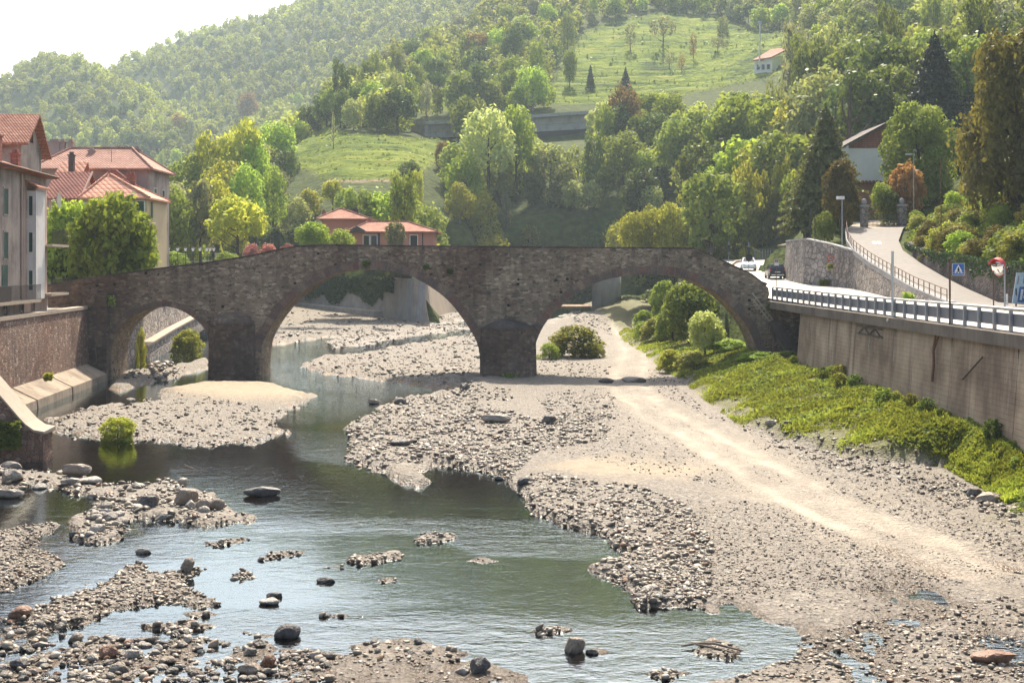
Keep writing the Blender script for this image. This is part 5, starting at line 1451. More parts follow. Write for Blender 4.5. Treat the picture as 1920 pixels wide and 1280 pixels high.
Y = 92.6; t, x = pole_sign('panel_sign', 'pale double plate sign on thin dark post in front of the hatchback', 'sign', 1455.5, Y, 5.9, wz(484, Y), 0.03, 'iron')
zs = wz(492, Y)
mb = MB(); mb.box(x - .19, x + .19, Y - 0.05, Y - 0.033, zs - .02, zs + .26); s = mb.build('sign_plate', MT['concrete_pale'], t)
mb = MB(); mb.box(x - .09, x - .02, Y - 0.058, Y - 0.051, zs + .05, zs + .17); mb.box(x + .02, x + .09, Y - 0.058, Y - 0.051, zs + .05, zs + .17); mb.build('pictogram', MT['black'], s)
mb = MB(); mb.box(x - .19, x + .19, Y - 0.05, Y - 0.033, zs - .26, zs - .024); s = mb.build('sign_plate', MT['steel'], t)
mb = MB(); mb.box(x - .15, x + .15, Y - 0.058, Y - 0.051, zs - .12, zs - .07); mb.box(x - .15, x + .15, Y - 0.058, Y - 0.051, zs - .2, zs - .17); mb.build('pictogram', MT['white'], s)

def tri(parent, x, y, z, r, mat, down=False):
    s = -1 if down else 1
    mb = MB(); mb.prism([(x - r, y, z - s * r * 0.58), (x + r, y, z - s * r * 0.58), (x, y, z + s * r * 1.15)], (0, 0.02, 0)); return mb.build('sign_plate', MT[mat], parent)

Y = 150.0; t, x = pole_sign('warning_sign', 'back of a triangular road sign peeking over the bridge crest', 'sign', 1333, Y, 7.9, wz(462, Y), 0.04); tri(t, x, Y - 0.07, wz(469, Y), 0.52, 'iron')
Y = 135.0; t, x = pole_sign('warning_sign', 'back of a triangular road sign on a slim pole, left of the round no-parking sign', 'sign', 1366.5, Y, 7.4, wz(452, Y), 0.035); tri(t, x, Y - 0.07, wz(468, Y), 0.45, 'iron')
Y = 110.0; t, x = pole_sign('road_sign', 'backs of a round and an inverted triangular sign on one pole over the white car', 'sign', 1404, Y, 6.5, wz(455, Y), 0.035); tri(t, x, Y - 0.06, wz(468, Y), 0.36, 'iron', True); disc(t, 'sign_plate', x, Y - 0.06, wz(483, Y), 0.32, 'black')
Y = 168.0; t = thing('chevron_sign', 'white chevron arrow plate at the corner of the timber shed', 'sign', (wx(1469, Y), Y, 9.3))
x = wx(1469, Y); zs = wz(468, Y)
mb = MB(); mb.box(x - .05, x + .05, Y, Y + .05, 9.2, zs + .5); mb.build('post', MT['iron'], t)
mb = MB(); mb.box(x - .3, x + .3, Y - .04, Y - .003, zs - .5, zs + .5); s = mb.build('sign_plate', MT['black'], t)
mb = MB(); mb.loft([[(x + .25, yy, zs + .48), (x + .05, yy, zs + .48), (x - .22, yy, zs), (x + .05, yy, zs - .48), (x + .25, yy, zs - .48), (x, yy, zs)] for yy in (Y - .06, Y - .045)]); mb.build('chevron', MT['white'], s)

# round limit sign on the stone wall
Y = 109.2; x, zs = wx(1557, Y), wz(484, Y)
t = thing('limit_sign', 'round red-rimmed limit sign with number 10 hanging on the grey field stone wall', 'sign', (x, Y, zs - 0.3))
disc(t, 'rim', x, Y - 0.02, zs, 0.29, 'red'); disc(t, 'sign_plate', x, Y - 0.042, zs, 0.215, 'concrete_pale')
text_mesh('10', 'numerals', 'black', t, x, Y - 0.06, zs, 0.3)
mb = MB(); mb.bar((x, Y + 0.02, zs + 0.2), (x + 0.05, Y + 0.25, wz(463, Y)), 0.05, 0.05); mb.build('hanger', MT['iron'], t)

# convex mirror, its neighbour and the board, on the right
Y = 74.0; x = wx(1863, Y); z0 = 5.85
t = thing('traffic_mirror', 'convex traffic mirror with red hood turned sideways on a thin pole', 'mirror', (x, Y, z0))
mb = MB(); mb.tube([(x, Y, z0), (x, Y, wz(508, Y))], 0.04, 8); mb.build('pole', MT['rust'], t)
cxm, cz = wx(1873, Y), wz(501, Y)
M_ = Matrix.Translation((cxm, Y, cz)) @ Matrix.Rotation(R(-62), 4, 'Z') @ Matrix.Rotation(R(12), 4, 'X')
mb = MB(M_); mb.loft([[(r_ * math.cos(a), y_, r_ * 1.05 * math.sin(a)) for a in np.linspace(0, 2 * math.pi, 25)[:-1]] for r_, y_ in ((.1, .22), (.35, .18), (.5, .05), (.54, -.05), (.48, -.06))]); mb.build('rim', MT['red'], t, smooth=True)
mb = MB(M_); mb.loft([[(r_ * math.cos(a), y_, r_ * 1.05 * math.sin(a)) for a in np.linspace(0, 2 * math.pi, 25)[:-1]] for r_, y_ in ((.475, -.07), (.3, -.12), (.05, -.145))]); mb.build('mirror_glass', MT['mirror'], t, smooth=True)
mb = MB(M_); mb.loft([[(.56 * math.cos(a), y_, .6 * math.sin(a)) for a in np.linspace(R(25), R(155), 12)] + [(.5 * math.cos(a), y_, .54 * math.sin(a)) for a in np.linspace(R(155), R(25), 12)] for y_ in (-.32, .05)]); mb.build('hood', MT['red'], t)
mb = MB(); mb.bar((x, Y, cz + 0.1), (cxm, Y + 0.05, cz), 0.04, 0.04); mb.build('bracket', MT['iron'], t)
Y = 70.0; t, x = pole_sign('round_sign', 'dark round sign back on a grey pole between traffic mirror and info board', 'sign', 1884, Y, 5.85, wz(500, Y), 0.05)
disc(t, 'sign_plate', x + 0.16, Y - 0.1, wz(508, Y), 0.24, 'iron', rz=R(50)); disc(t, 'hub', x + 0.14, Y - 0.13, wz(508, Y), 0.07, 'steel', rz=R(50))
Y = 76.0; t, x = pole_sign('meter_post', 'short white capped bollard at the wall foot beside the info board', 'post', 1888, Y, 5.85, wz(551, Y), 0.07, 'white')
Y = 82.0; x = wx(1893.5, Y); t = thing('house_number_plate', 'tiny pale rectangular plate on a stake among the bank shrubs', 'sign', (x, Y, 8.6))
mb = MB(); mb.box(x - .02, x + .02, Y, Y + .04, 7.5, wz(468, Y)); mb.build('stake', MT['wood_dark'], t)
mb = MB(); mb.box(x - .1, x + .1, Y - .03, Y - .003, wz(477, Y), wz(467, Y)); mb.build('sign_plate', MT['white'], t)
Y = 73.5
bx0, bz0 = wx(1898, Y), wz(569, Y)
t = thing('info_board', 'tilted pale info board with blue panel leaning by the dark bank wall', 'board', (bx0 + 0.6, Y, 5.85))
M_ = Matrix.Translation((bx0, Y, bz0)) @ Matrix.Rotation(R(12), 4, 'Z') @ Matrix(((1, 0, 0.25, 0), (0, 1, 0.12, 0), (0, 0, 1, 0), (0, 0, 0, 1)))
mb = MB(M_); mb.box(0, 1.6, 0, 0.06, 0, 1.85); bo = mb.build('board', mat_plain('pale blue panel', (0.50, 0.62, 0.66), 0.5), t)
mb = MB(M_); mb.box(0.32, 1.1, -0.012, -0.003, 0.08, 1.0); mb.build('blue_panel', mat_plain('panel blue', (0.08, 0.17, 0.36), 0.5), bo)
mb = MB(M_); mb.box(0.45, 0.6, -0.024, -0.015, 0.2, 0.85); mb.box(0.68, 0.95, -0.024, -0.015, 0.62, 0.8); mb.box(0.68, 0.95, -0.024, -0.015, 0.3, 0.5); mb.build('lettering', MT['white'], bo)
mb = MB(M_); mb.box(0.12, 0.2, -0.012, -0.003, 1.15, 1.65); mb.box(0.5, 1.4, -0.012, -0.003, 1.2, 1.7); mb.build('picture', MT['concrete_grey'], bo)
mb = MB(); mb.box(bx0 + .25, bx0 + .32, Y + .12, Y + .18, 5.7, bz0 + .9); mb.build('support', MT['iron'], t)
mb = MB(); mb.box(bx0 + 1.4, bx0 + 1.47, Y + .12, Y + .18, 5.7, bz0 + .9); mb.build('support', MT['iron'], t)

# street lamps
def lamp(label, px, Y, z0, py_top, px_head, py_head, r=0.045):
    x = wx(px, Y)
    t = thing('street_lamp', label, 'lamp', (x, Y, z0), 'street lamps along the ramp')
    zt_ = wz(py_top, Y)
    mb = MB(); mb.tube([(x, Y, z0), (x, Y, zt_ - 1.5), (x, Y, zt_)], [r * 1.3, r, r * 0.8], 8); mb.build('pole', MT['steel'], t)
    xh, zh = wx(px_head, Y), wz(py_head, Y)
    mb = MB(); mb.tube([(x, Y, zt_ - 0.05), ((x * 2 + xh) / 3, Y - .1, (zt_ * .3 + zh * .7)), (xh, Y - .3, zh)], 0.035, 6); mb.build('arm', MT['steel'], t)
    mb = MB(); s = 1 if xh > x else -1
    mb.loft([[(xh + s * u, Y - .3 + w, zh + h_), (xh + s * u, Y - .3 - w, zh + h_), (xh + s * u, Y - .3 - w, zh - h_), (xh + s * u, Y - .3 + w, zh - h_)] for u, w, h_ in ((-.3, .08, .04), (0, .15, .08), (.3, .12, .06), (.4, .05, .03))]); mb.build('lamp_head', MT['steel_pale'], t)


Y = 136.0; lamp('street lamp whose thin arm reaches out of the broad green tree over the ramp', 1722, Y, 13.5, 239, 1672, 243, 0.04)
Y = 98.0; t, x = pole_sign('utility_pole', 'plain thin brown pole rising from the verge in front of the shrub bank', 'pole', 1764.5, Y, float(rampZ(Y)) - .1, wz(300, Y), 0.045, 'rust')
mb = MB(); mb.box(x - .07, x + .07, Y - .07, Y + .07, wz(300, Y) + .003, wz(297, Y)); mb.build('pole_cap', MT['iron'], t)
Y = 121.0; lamp('street lamp with short arm standing behind the orange maple', 1713, Y, 12.5, 288, 1703, 290)
Y = 110.6; x = wx(1579, Y); t = thing('wall_lamp', 'boxy white floodlight on a pole at the top corner of the field stone wall', 'lamp', (x, Y, 10.2))
mb = MB(); mb.tube([(x, Y, 9.9), (x, Y, wz(371, Y))], 0.05, 8); mb.build('pole', MT['steel'], t)
mb = MB(); mb.box(x - .5, x + .15, Y - .25, Y + .1, wz(374, Y), wz(368, Y)); mb.build('lamp_head', MT['white'], t)
for i, px in enumerate((1520, 1528)):
    Y = 115.5; pole_sign('metal_post', ('thinner' if i == 0 else 'second') + ' bluish metal post on the terrace above the field stone wall, ' + ('nearer the garden hut' if i == 0 else 'nearer the ramp'), 'post', px, Y, 10.4, wz(372 + 6 * i, Y), 0.04, 'iron')
# ================================================================== vegetation
def leaf_cloud(name, C, N, S, mat, tint=None, hue=None, asp=0.55, tri=False, r=rng, bend=0.0):
    """one small leaf-shaped face per centre, facing N."""
    n = len(C)
    N = N / (np.linalg.norm(N, axis=1, keepdims=True) + 1e-9)
    A = r.normal(size=(n, 3)); T = np.cross(N, A); T /= (np.linalg.norm(T, axis=1, keepdims=True) + 1e-9)
    B = np.cross(N, T)
    S = np.asarray(S)[:, None] if np.ndim(S) else np.full((n, 1), S)
    if tri:
        V = np.stack([C - T * S * .6 - B * S * .5, C + T * S * .6 - B * S * .45, C + B * S * .75], 1)
    else:
        V = np.stack([C - T * S, C - B * S * asp, C + T * S, C + B * S * asp], 1)
    k = V.shape[1]
    me = bpy.data.meshes.new(name)
    raw_mesh(me, V.reshape(-1, 3), np.arange(n * k).reshape(n, k))
    me.materials.append(mat)
    if tint is None: tint = r.random(n)
    at = me.attributes.new('tint', 'FLOAT', 'FACE'); at.data.foreach_set('value', np.asarray(tint, np.float32))
    if hue is not None:
        at = me.attributes.new('hue', 'FLOAT', 'FACE'); at.data.foreach_set('value', np.asarray(hue, np.float32))
    return me


def crown(shape, n, r, km=1.0):
    """leaf centres, normals and tints in a box of width 1 and height 1 standing on z = 0."""
    def lobes_to_leaves(L):
        w = np.array([q[3] ** 2 for q in L]); w /= w.sum()
        i = r.choice(len(L), n, p=w)
        L = np.array(L)
        d = r.normal(size=(n, 3)); d[:, 2] += 0.25; d /= np.linalg.norm(d, axis=1, keepdims=True)
        rad = L[i, 3] * (0.55 + 0.5 * r.random(n) ** 0.7 + 0.5 * (r.random(n) < .08) * r.random(n))
        C = L[i, :3] + d * rad[:, None] * np.array([1, 1, 0.9])
        N = d + r.normal(size=(n, 3)) * 0.55
        tl = r.random(len(L))
        t = np.clip(0.55 * tl[i] + 0.6 * r.random(n) - 0.05, 0, 1)
        return C, N, t
    if shape in ('round', 'bush', 'spread', 'tall', 'ragged'):
        z0, z1, k = {'round': (0.24, 0.86, 15), 'bush': (0.1, 0.86, 13), 'spread': (0.42, 0.88, 14), 'tall': (0.14, 0.92, 20), 'ragged': (0.2, 0.92, 26)}[shape]
        L = []
        k = int(k * km)
        for j in range(k):
            f = (j + 0.5) / k
            z = z0 + (z1 - z0) * f
            if shape == 'tall': prof = 0.30 * math.sin(math.pi * min(1, 0.25 + 0.75 * (1 - f)) * 0.5 + 0.2) + 0.05
            elif shape == 'spread': prof = 0.40 * math.sqrt(max(0.02, 1 - (2 * f - 0.8) ** 2 * 0.6))
            elif shape == 'bush': prof = 0.37 * math.sqrt(max(0.1, 1 - (f * 1.02) ** 3.5))
            else: prof = 0.36 * math.sqrt(max(0.03, 1 - (1.7 * f - 0.75) ** 2))
            a = j * 2.4 + r.random() * 0.8; rr = prof * (0.35 + 0.65 * math.sqrt(r.random()))
            s = {'round': 0.19, 'bush': 0.19, 'spread': 0.15, 'tall': 0.15, 'ragged': 0.12}[shape] * r.uniform(0.75, 1.3)
            s *= km ** -0.42
            L.append((rr * math.cos(a), rr * math.sin(a), z, s))
        return lobes_to_leaves(L)
    if shape == 'conifer':
        z = 1 - np.sqrt(r.random(n)) * 0.93
        tier = np.floor(z * 15) / 15
        R0 = 0.5 * (1 - z) ** 0.85 * (0.62 + 0.38 * (1 - (z - tier) * 15))
        a = r.random(n) * 2 * math.pi
        nb = np.floor(a / (2 * math.pi) * 9 + tier * 37) % 9
        a = a + 0.25 * np.sin(a * 9 + tier * 50)
        rr = R0 * (0.35 + 0.65 * r.random(n) ** 0.5) * (0.82 + 0.36 * ((np.sin(nb * 12.9 + tier * 78.2) * 43758.5) % 1))
        C = np.stack([rr * np.cos(a), rr * np.sin(a), z - 0.12 * rr], 1)
        N = np.stack([np.cos(a) * 0.6, np.sin(a) * 0.6, np.full(n, 0.7)], 1) + r.normal(size=(n, 3)) * 0.5
        return C, N, np.clip(0.5 * (rr / 0.5) + 0.5 * r.random(n), 0, 1)


def trunk_mesh(name, mat, r, top=0.75, rad=0.03, limbs=7, flare=1.5, seed=0, fan=0.34):
    rr = random.Random(seed)
    mb = MB()
    pts = [(0, 0, -0.06), (0, 0, 0.0)] + [(rr.uniform(-.02, .02), rr.uniform(-.02, .02), top * f) for f in (0.35, 0.7, 1.0)]
    mb.tube(pts, [rad * flare, rad * flare * .9, rad, rad * .7, rad * .25], 7)
    for i in range(limbs):
        f = 0.3 + 0.6 * i / limbs; z = top * f
        a = i * 2.4 + rr.random(); L = fan * rr.uniform(0.7, 1.1)
        mb.tube([(0, 0, z), (L * .5 * math.cos(a), L * .5 * math.sin(a), z + .07), (L * math.cos(a), L * math.sin(a), z + 0.2)], [rad * .5, rad * .3, rad * .1], 5)
    me = mb.build(name, mat)
    m = me.data; bpy.data.objects.remove(me)
    return m


LOD = {'fine': (15000, 0.0165), 'airy': (420, 0.045), 'far': (900, 0.056), 'mid': (2600, 0.034), 'near': (5200, 0.03)}
_crowns, _trunks = {}, {}


def crown_mesh(shape, tone, lod, var):
    key = (shape, tone, lod, var)
    if key not in _crowns:
        n, s = LOD[lod]
        r = np.random.default_rng(abs(hash((shape, lod, var))) % 9999 if False else (len(shape) * 31 + len(lod) * 7 + var * 101 + ord(shape[0])))
        C, N, t = crown(shape, n, r, {'fine': 3.6, 'airy': 1.6, 'far': 1.3, 'mid': 1.8, 'near': 2.8}[lod])
        if shape == 'tall': s *= 0.9
        _crowns[key] = leaf_cloud('crown', C, N, s * r.uniform(0.7, 1.3, n), GREEN[tone], t, r=r, asp=0.6)
    return _crowns[key]


def trunk_for(shape, pale=False, var=0):
    key = (shape, pale, var)
    if key not in _trunks:
        _trunks[key] = trunk_mesh('trunk', MT['bark_pale' if pale else 'bark'], None, {'conifer': .95, 'bush': .5, 'tall': .85}.get(shape, .7), {'bush': .02, 'tall': .018}.get(shape, .024), 0 if shape == 'conifer' else 8, 1.5, var + 3, {'tall': .22, 'bush': .3}.get(shape, .36))
    return _trunks[key]


def plant(name, cat, label, x, y, z, w, h, shape, tone, lod='mid', group=None, var=None, pale=False, parts=True):
    var = random.randrange(3) if var is None else var
    if not parts:
        o = put(name, crown_mesh(shape, tone, lod, var), None, (x, y, z), random.uniform(0, 6.28), (w, w, h))
        return tag(o, label, cat, group)
    t = thing(name, label, cat, (x, y, z), group, random.uniform(0, 6.28))
    put('crown', crown_mesh(shape, tone, lod, var), t, sc=(w, w, h))
    put('trunk', trunk_for(shape, pale, var % 2), t, sc=(w * .6 + h * .25, w * .6 + h * .25, h))
    return t


def plant_px(name, cat, label, px, top, base, wpx, Y, shape, tone, lod='mid', group=None, **kw):
    x, _, z = P(px, base, Y)
    return plant(name, cat, label, x, Y, z, wpx * Y / F, (base - top) * Y / F, shape, tone, lod, group, **kw)


# ---- named trees, near
T_ = lambda *a, **k: plant_px('tree', 'tree', *a, **k)
T_('bright green bushy maple growing close against the riverside house', 130, 362, 570, 135, 103.5, 'round', 'lime', 'near')
T_('bright green tall maple with spiky top in front of the yellow house', 208, 346, 590, 190, 101.5, 'round', 'lime', 'near')
T_('leafy maple beside the big house corner, shortest of the three maples', 254, 405, 560, 96, 103, 'round', 'lime', 'near')
T_('dark dense tree filling the gap under the two bright maples', 170, 420, 560, 190, 105, 'bush', 'dark', 'near')
T_('airy yellow-green tree behind the lantern fence right of the hip-roofed house', 322, 352, 500, 95, 166, 'round', 'mid', 'mid')
T_('silvery grey-green willow behind the lantern fence', 376, 336, 490, 80, 170, 'ragged', 'silver', 'mid')
T_('yellow-green tree with dark upright trunk behind the pink hedge', 444, 368, 492, 130, 164, 'spread', 'yellow', 'mid')
T_('lime green dome of a tree standing before the terracotta villa', 588, 412, 480, 84, 158, 'round', 'lime', 'near')
T_('small lime bush tree between the dome tree and villa porch', 640, 428, 480, 66, 157, 'bush', 'lime', 'mid')
T_('olive green drooping tree in front of the villa windows', 742, 414, 478, 52, 158, 'ragged', 'silver', 'mid')
for i, (px, tp, w, Y, tone) in enumerate(((352, 288, 90, 236, 'lime'), (398, 246, 110, 240, 'yellow'), (452, 222, 120, 238, 'yellow'), (476, 252, 80, 236, 'lime'), (424, 300, 110, 222, 'yellow'), (466, 305, 80, 218, 'lime'), (512, 310, 64, 226, 'lime'))):
    names = ('lowest on the left side', 'second from the left', 'tallest, at the very top', 'on the right shoulder', 'in front at the middle', 'in front near the meadow edge', 'at the meadow\'s lower left corner')
    T_(('broad %s tree on the bright green knoll, ' % ('yellow-green' if tone == 'yellow' else 'lime')) + names[i], px, tp, 420, w, Y, 'bush', tone, 'mid', 'trees on the bright knoll')
T_('broad green broadleaf tree by the ramp, between white house and dark conifers', 1722, 180, 425, 185, 132, 'round', 'mid', 'fine')
T_('dark dense evergreen behind the broad green tree, right of the gate', 1795, 255, 420, 120, 140, 'bush', 'conifer', 'near')
T_('huge copper-gold leafed tree at the picture\'s right edge above the shrub bank', 1908, 36, 470, 275, 100, 'round', 'copper', 'fine')
T_('copper-gold tree partly hidden behind the huge copper tree', 1985, 150, 470, 200, 97, 'round', 'copper', 'fine')
T_('orange leafed maple glowing beside the gate pillar and street lamp', 1697, 304, 425, 88, 124.5, 'ragged', 'orange', 'near')
T_('tall grey-green poplar towering over the wooded slope below the hillside house', 1505, 48, 330, 112, 262, 'tall', 'silver', 'mid')
T_('second tall poplar just left of the grey-green poplar, shorter', 1452, 150, 350, 55, 255, 'tall', 'pale', 'mid')
T_('pointed dark conifer, the bigger one behind the broad green tree', 1752, 60, 345, 240, 166, 'conifer', 'conifer', 'fine')
T_('pointed dark conifer, the narrower one beside the copper tree', 1838, 46, 290, 185, 190, 'conifer', 'conifer', 'fine')
T_('broad dark olive conifer with drooping boughs against the white house wall', 1548, 195, 430, 205, 133, 'conifer', 'conifer_olive', 'fine')
T_('dark olive conifer on the terrace edge next to the garden hut', 1520, 285, 440, 120, 131, 'conifer', 'conifer_olive', 'near')
T_('bushy old-gold conifer left of the gate on the terrace', 1576, 292, 418, 86, 122, 'bush', 'gold', 'near')
T_('low dark green shrub tree on the terrace lip below the gold conifer', 1546, 395, 455, 50, 119, 'bush', 'mid', 'mid')
# the broken old cedar with bare upturned limbs
x, _, z = P(1592, 420, 151)
t = thing('tree', 'broken old cedar with bare upturned limbs above the white house', 'tree', (x, 151, z))
put('crown', crown_mesh('conifer', 'conifer_olive', 'near', 1), t, loc=(-2.6, 0, 0), sc=(6.0, 5.5, 12.5))
mb = MB()
s_ = 151 / F
L_ = lambda px, py: ((px - 1592) * s_, 0.3, (420 - py) * s_)
mb.tube([(0, 0, -.4), L_(1592, 300), L_(1594, 215), L_(1598, 140)], [.45, .35, .22, .06], 8)
for a in ([(1594, 255), (1614, 250), (1632, 232), (1640, 212)], [(1594, 232), (1610, 222), (1619, 200), (1622, 182)], [(1592, 260), (1574, 250), (1566, 225), (1570, 190)], [(1594, 270), (1630, 262), (1658, 250), (1668, 236)], [(1592, 285), (1560, 280), (1540, 262), (1532, 240)], [(1595, 238), (1585, 220), (1580, 200), (1582, 178)], [(1594, 290), (1640, 286), (1672, 282), (1690, 274)]):
    mb.tube([L_(*q) for q in a], [.2, .15, .11, .04], 6)
    for (p, q) in zip(a[:-1], a[1:]):
        for f in (0.2, .5, .8):
            c = Vector(L_(*p)).lerp(Vector(L_(*q)), f)
            mb.tube([c, c + Vector((random.uniform(-.5, .5), random.uniform(-.5, .5), random.uniform(-.9, -.3)))], [.035, .01], 4)
mb.build('trunk', MT['bark'], t, local=True)
# round clipped topiaries by the gate
for px, tp, bs, w, lab in ((1652, 340, 385, 46, 'upper ball by the white house'), (1666, 352, 402, 58, 'big ball in the middle'), (1676, 376, 420, 54, 'lowest ball touching the pillar')):
    plant_px('shrub', 'shrub', 'round clipped green topiary shrub behind the gate, ' + lab, px, tp, bs + 6, w, 123.5, 'bush', 'mid', 'mid', 'topiary balls behind the gate')
# conifers and lone trees on the meadows
def lone(label, px, top, base, w, shape, tone, lod='far', pale=False, y0=200, **k):
    Y = hit(px, base, y0); x = (px - CX) * Y / F; z = float(terr(px, Y)) - 0.2
    return plant('tree', 'tree', label, x, Y, z, w * Y / F, (base - top) * Y / F, shape, tone, lod, None, None, pale, True)


lone('wide bare-branched tree standing alone on the upper meadow crest', 1243, 25, 92, 52, 'spread', 'silver', 'airy')
lone('thin leafless forked tree left of centre on the upper meadow', 1182, 45, 96, 34, 'ragged', 'silver', 'airy')
lone('rounded dark tree at the upper meadow\'s left edge', 1068, 90, 165, 34, 'round', 'mid', 'mid')
lone('small pointed dark conifer, left of the pair below the upper meadow', 1107, 120, 168, 24, 'conifer', 'conifer', 'mid')
lone('small pointed dark conifer, right of the pair below the upper meadow', 1173, 128, 168, 28, 'conifer', 'conifer', 'mid')
lone('slender pale tree near the right end of the upper meadow', 1355, 32, 78, 30, 'tall', 'pale', 'mid')
lone('small spreading fruit tree right of centre on the upper meadow', 1346, 72, 102, 34, 'spread', 'silver', 'airy')
lone('small twiggy tree low on the upper meadow slope', 1300, 62, 112, 20, 'ragged', 'brown', 'airy')
lone('little fruit tree above the conifer pair, nearer the hillside house', 1255, 92, 128, 24, 'ragged', 'silver', 'airy')
lone('little brownish fruit tree between the meadow terraces', 1278, 100, 134, 20, 'ragged', 'brown', 'airy')
lone('dark rounded tree at the lower meadow\'s top edge', 560, 200, 244, 28, 'round', 'dark', 'mid')
lone('dark forked tree with bare trunk on the lower meadow', 580, 203, 255, 32, 'spread', 'mid', 'airy')
lone('thin upright sapling in the middle of the lower meadow', 625, 208, 280, 9, 'ragged', 'silver', 'airy')
lone('tall brownish tree on the saddle above the bright knoll', 465, 172, 232, 46, 'round', 'brown', 'mid')
lone('pinkish blossoming tree beside the end of the road gallery', 832, 262, 325, 46, 'ragged', 'brown', 'mid')
lone('dark round tree under the lower meadow near its right end', 768, 300, 352, 52, 'round', 'dark', 'mid')
plant_px('tree', 'tree', 'big pale rounded tree screening the road gallery\'s middle', 916, 200, 345, 118, 262, 'round', 'pale', 'mid')
plant_px('tree', 'tree', 'pale broad tree right of the gallery-screening tree', 968, 194, 345, 84, 272, 'round', 'lime', 'mid')
plant_px('tree', 'tree', 'rounded brown-tinged tree above the wooded slope right of the gallery', 1172, 160, 300, 78, 300, 'round', 'brown', 'mid')
plant_px('tree', 'tree', 'dark broad oak by the small upper meadow left of the gallery end', 895, 88, 185, 84, 420, 'round', 'dark', 'mid')
plant_px('tree', 'tree', 'dark round tree on the small upper meadow above the gallery', 860, 165, 212, 40, 372, 'round', 'mid', 'mid')
plant_px('tree', 'tree', 'dark tall pair-like oak right of the dark broad oak', 962, 45, 175, 62, 430, 'round', 'dark', 'mid')

# ---- the wooded hillsides
LMK = [(820, 240, 'the road gallery\'s left end'), (1060, 215, 'the road gallery\'s right end'), (690, 300, 'the lower meadow'), (1240, 60, 'the upper meadow'), (1440, 120, 'the hillside house'),
       (710, 430, 'the terracotta villa'), (190, 290, 'the hip-roofed house'), (450, 280, 'the bright knoll'), (1505, 150, 'the grey-green poplar'), (1752, 120, 'the pointed conifers'), (1290, 420, 'the yellow robinia row'),
       (1495, 465, 'the timber shed'), (350, 470, 'the lantern fence'), (1170, 300, 'the middle of the wooded slope'), (980, 400, 'the wood behind the middle pier'), (600, 130, 'the far valley mouth'), (800, 110, 'the saddle ridge'),
       (1640, 60, 'the right-hand ridge wood'), (1380, 260, 'the wood under the hillside house'), (150, 150, 'the far left spur'), (1420, 380, 'the slim trees by the road bend'), (1000, 90, 'the upper meadow\'s left wood'), (870, 360, 'the trees behind the villa')]
ORD = ['first', 'second', 'third', 'fourth', 'fifth', 'sixth', 'seventh', 'eighth', 'ninth', 'tenth', 'eleventh', 'twelfth', 'thirteenth', 'fourteenth', 'fifteenth', 'sixteenth', 'seventeenth', 'eighteenth', 'nineteenth', 'twentieth',
       'twenty-first', 'twenty-second', 'twenty-third', 'twenty-fourth', 'twenty-fifth', 'twenty-sixth', 'twenty-seventh', 'twenty-eighth', 'twenty-ninth', 'thirtieth', 'thirty-first', 'thirty-second', 'thirty-third', 'thirty-fourth', 'thirty-fifth', 'thirty-sixth', 'thirty-seventh', 'thirty-eighth', 'thirty-ninth', 'fortieth']
TONE = {'yellow': 'yellow-green', 'lime': 'lime green', 'mid': 'leaf green', 'dark': 'dark green', 'pale': 'pale blossoming', 'silver': 'silvery green', 'brown': 'bronze budding', 'conifer': 'blackish green', 'scrub': 'olive yellow', 'copper': 'copper'}
SHP = {'round': 'rounded', 'bush': 'bushy', 'spread': 'spreading', 'tall': 'slender', 'ragged': 'ragged', 'conifer': 'pointed'}


def where(px, py, marks):
    d = [((px - a) ** 2 + (1.3 * (py - b)) ** 2, a, b, s) for a, b, s in marks]
    _, a, b, s = min(d)
    dx, dy = px - a, py - b
    if abs(dx) < 16 and abs(dy) < 12: return 'at ' + s
    if abs(dy) > abs(dx) * 0.8: return ('above ' if dy < 0 else 'below ') + s
    return ('left of ' if dx < 0 else 'right of ') + s


def unique_labels(items, noun):
    """items: (object, px, look, place). Numbered from the left where look and place coincide."""
    g = {}
    for it in items: g.setdefault((it[2], it[3]), []).append(it)
    for (look, place), l in g.items():
        l.sort(key=lambda q: q[1])
        for i, it in enumerate(l):
            s = '%s %s %s' % (look, noun, place)
            if len(l) == 2: s += ', ' + ('nearer the left' if i == 0 else 'farther right')
            elif len(l) > 2: s += ', %s from left' % ORD[min(i, 39)]
            if len(s.split()) > 16: s = s.replace(' the ', ' ', 1)
            it[0]['label'] = s


# silhouettes that hide what lies behind (photo pixels)
GW = 4
cov = np.zeros((1300 // GW, 2100 // GW), bool)
_cx, _cy = np.meshgrid(np.arange(cov.shape[1]) * GW + 2 - 100, np.arange(cov.shape[0]) * GW + 2)
for pl_ in ([(90, 536), (281, 506), (461, 482), (560, 462), (1300, 466), (1365, 494), (1440, 545), (1440, 1300), (-100, 1300), (-100, 540)], [(1440, 560), (2100, 600), (2100, 1300), (1440, 1300)],
            [(-100, 225), (65, 222), (82, 290), (228, 276), (300, 320), (296, 540), (-100, 540)], [(90, 400), (210, 355), (290, 430), (290, 530), (90, 530)], [(601, 400), (820, 435), (820, 480), (601, 480)],
            [(1575, 275), (1660, 235), (1790, 200), (1920, 40), (2100, 40), (2100, 620), (1560, 620)], [(1500, 260), (1600, 150), (1600, 460), (1500, 460)], [(1430, 486), (1560, 455), (1700, 560), (1440, 545)]):
    cov |= inside(pl_, _cx.astype(float), _cy.astype(float))
fr = np.random.default_rng(11)
cand = []
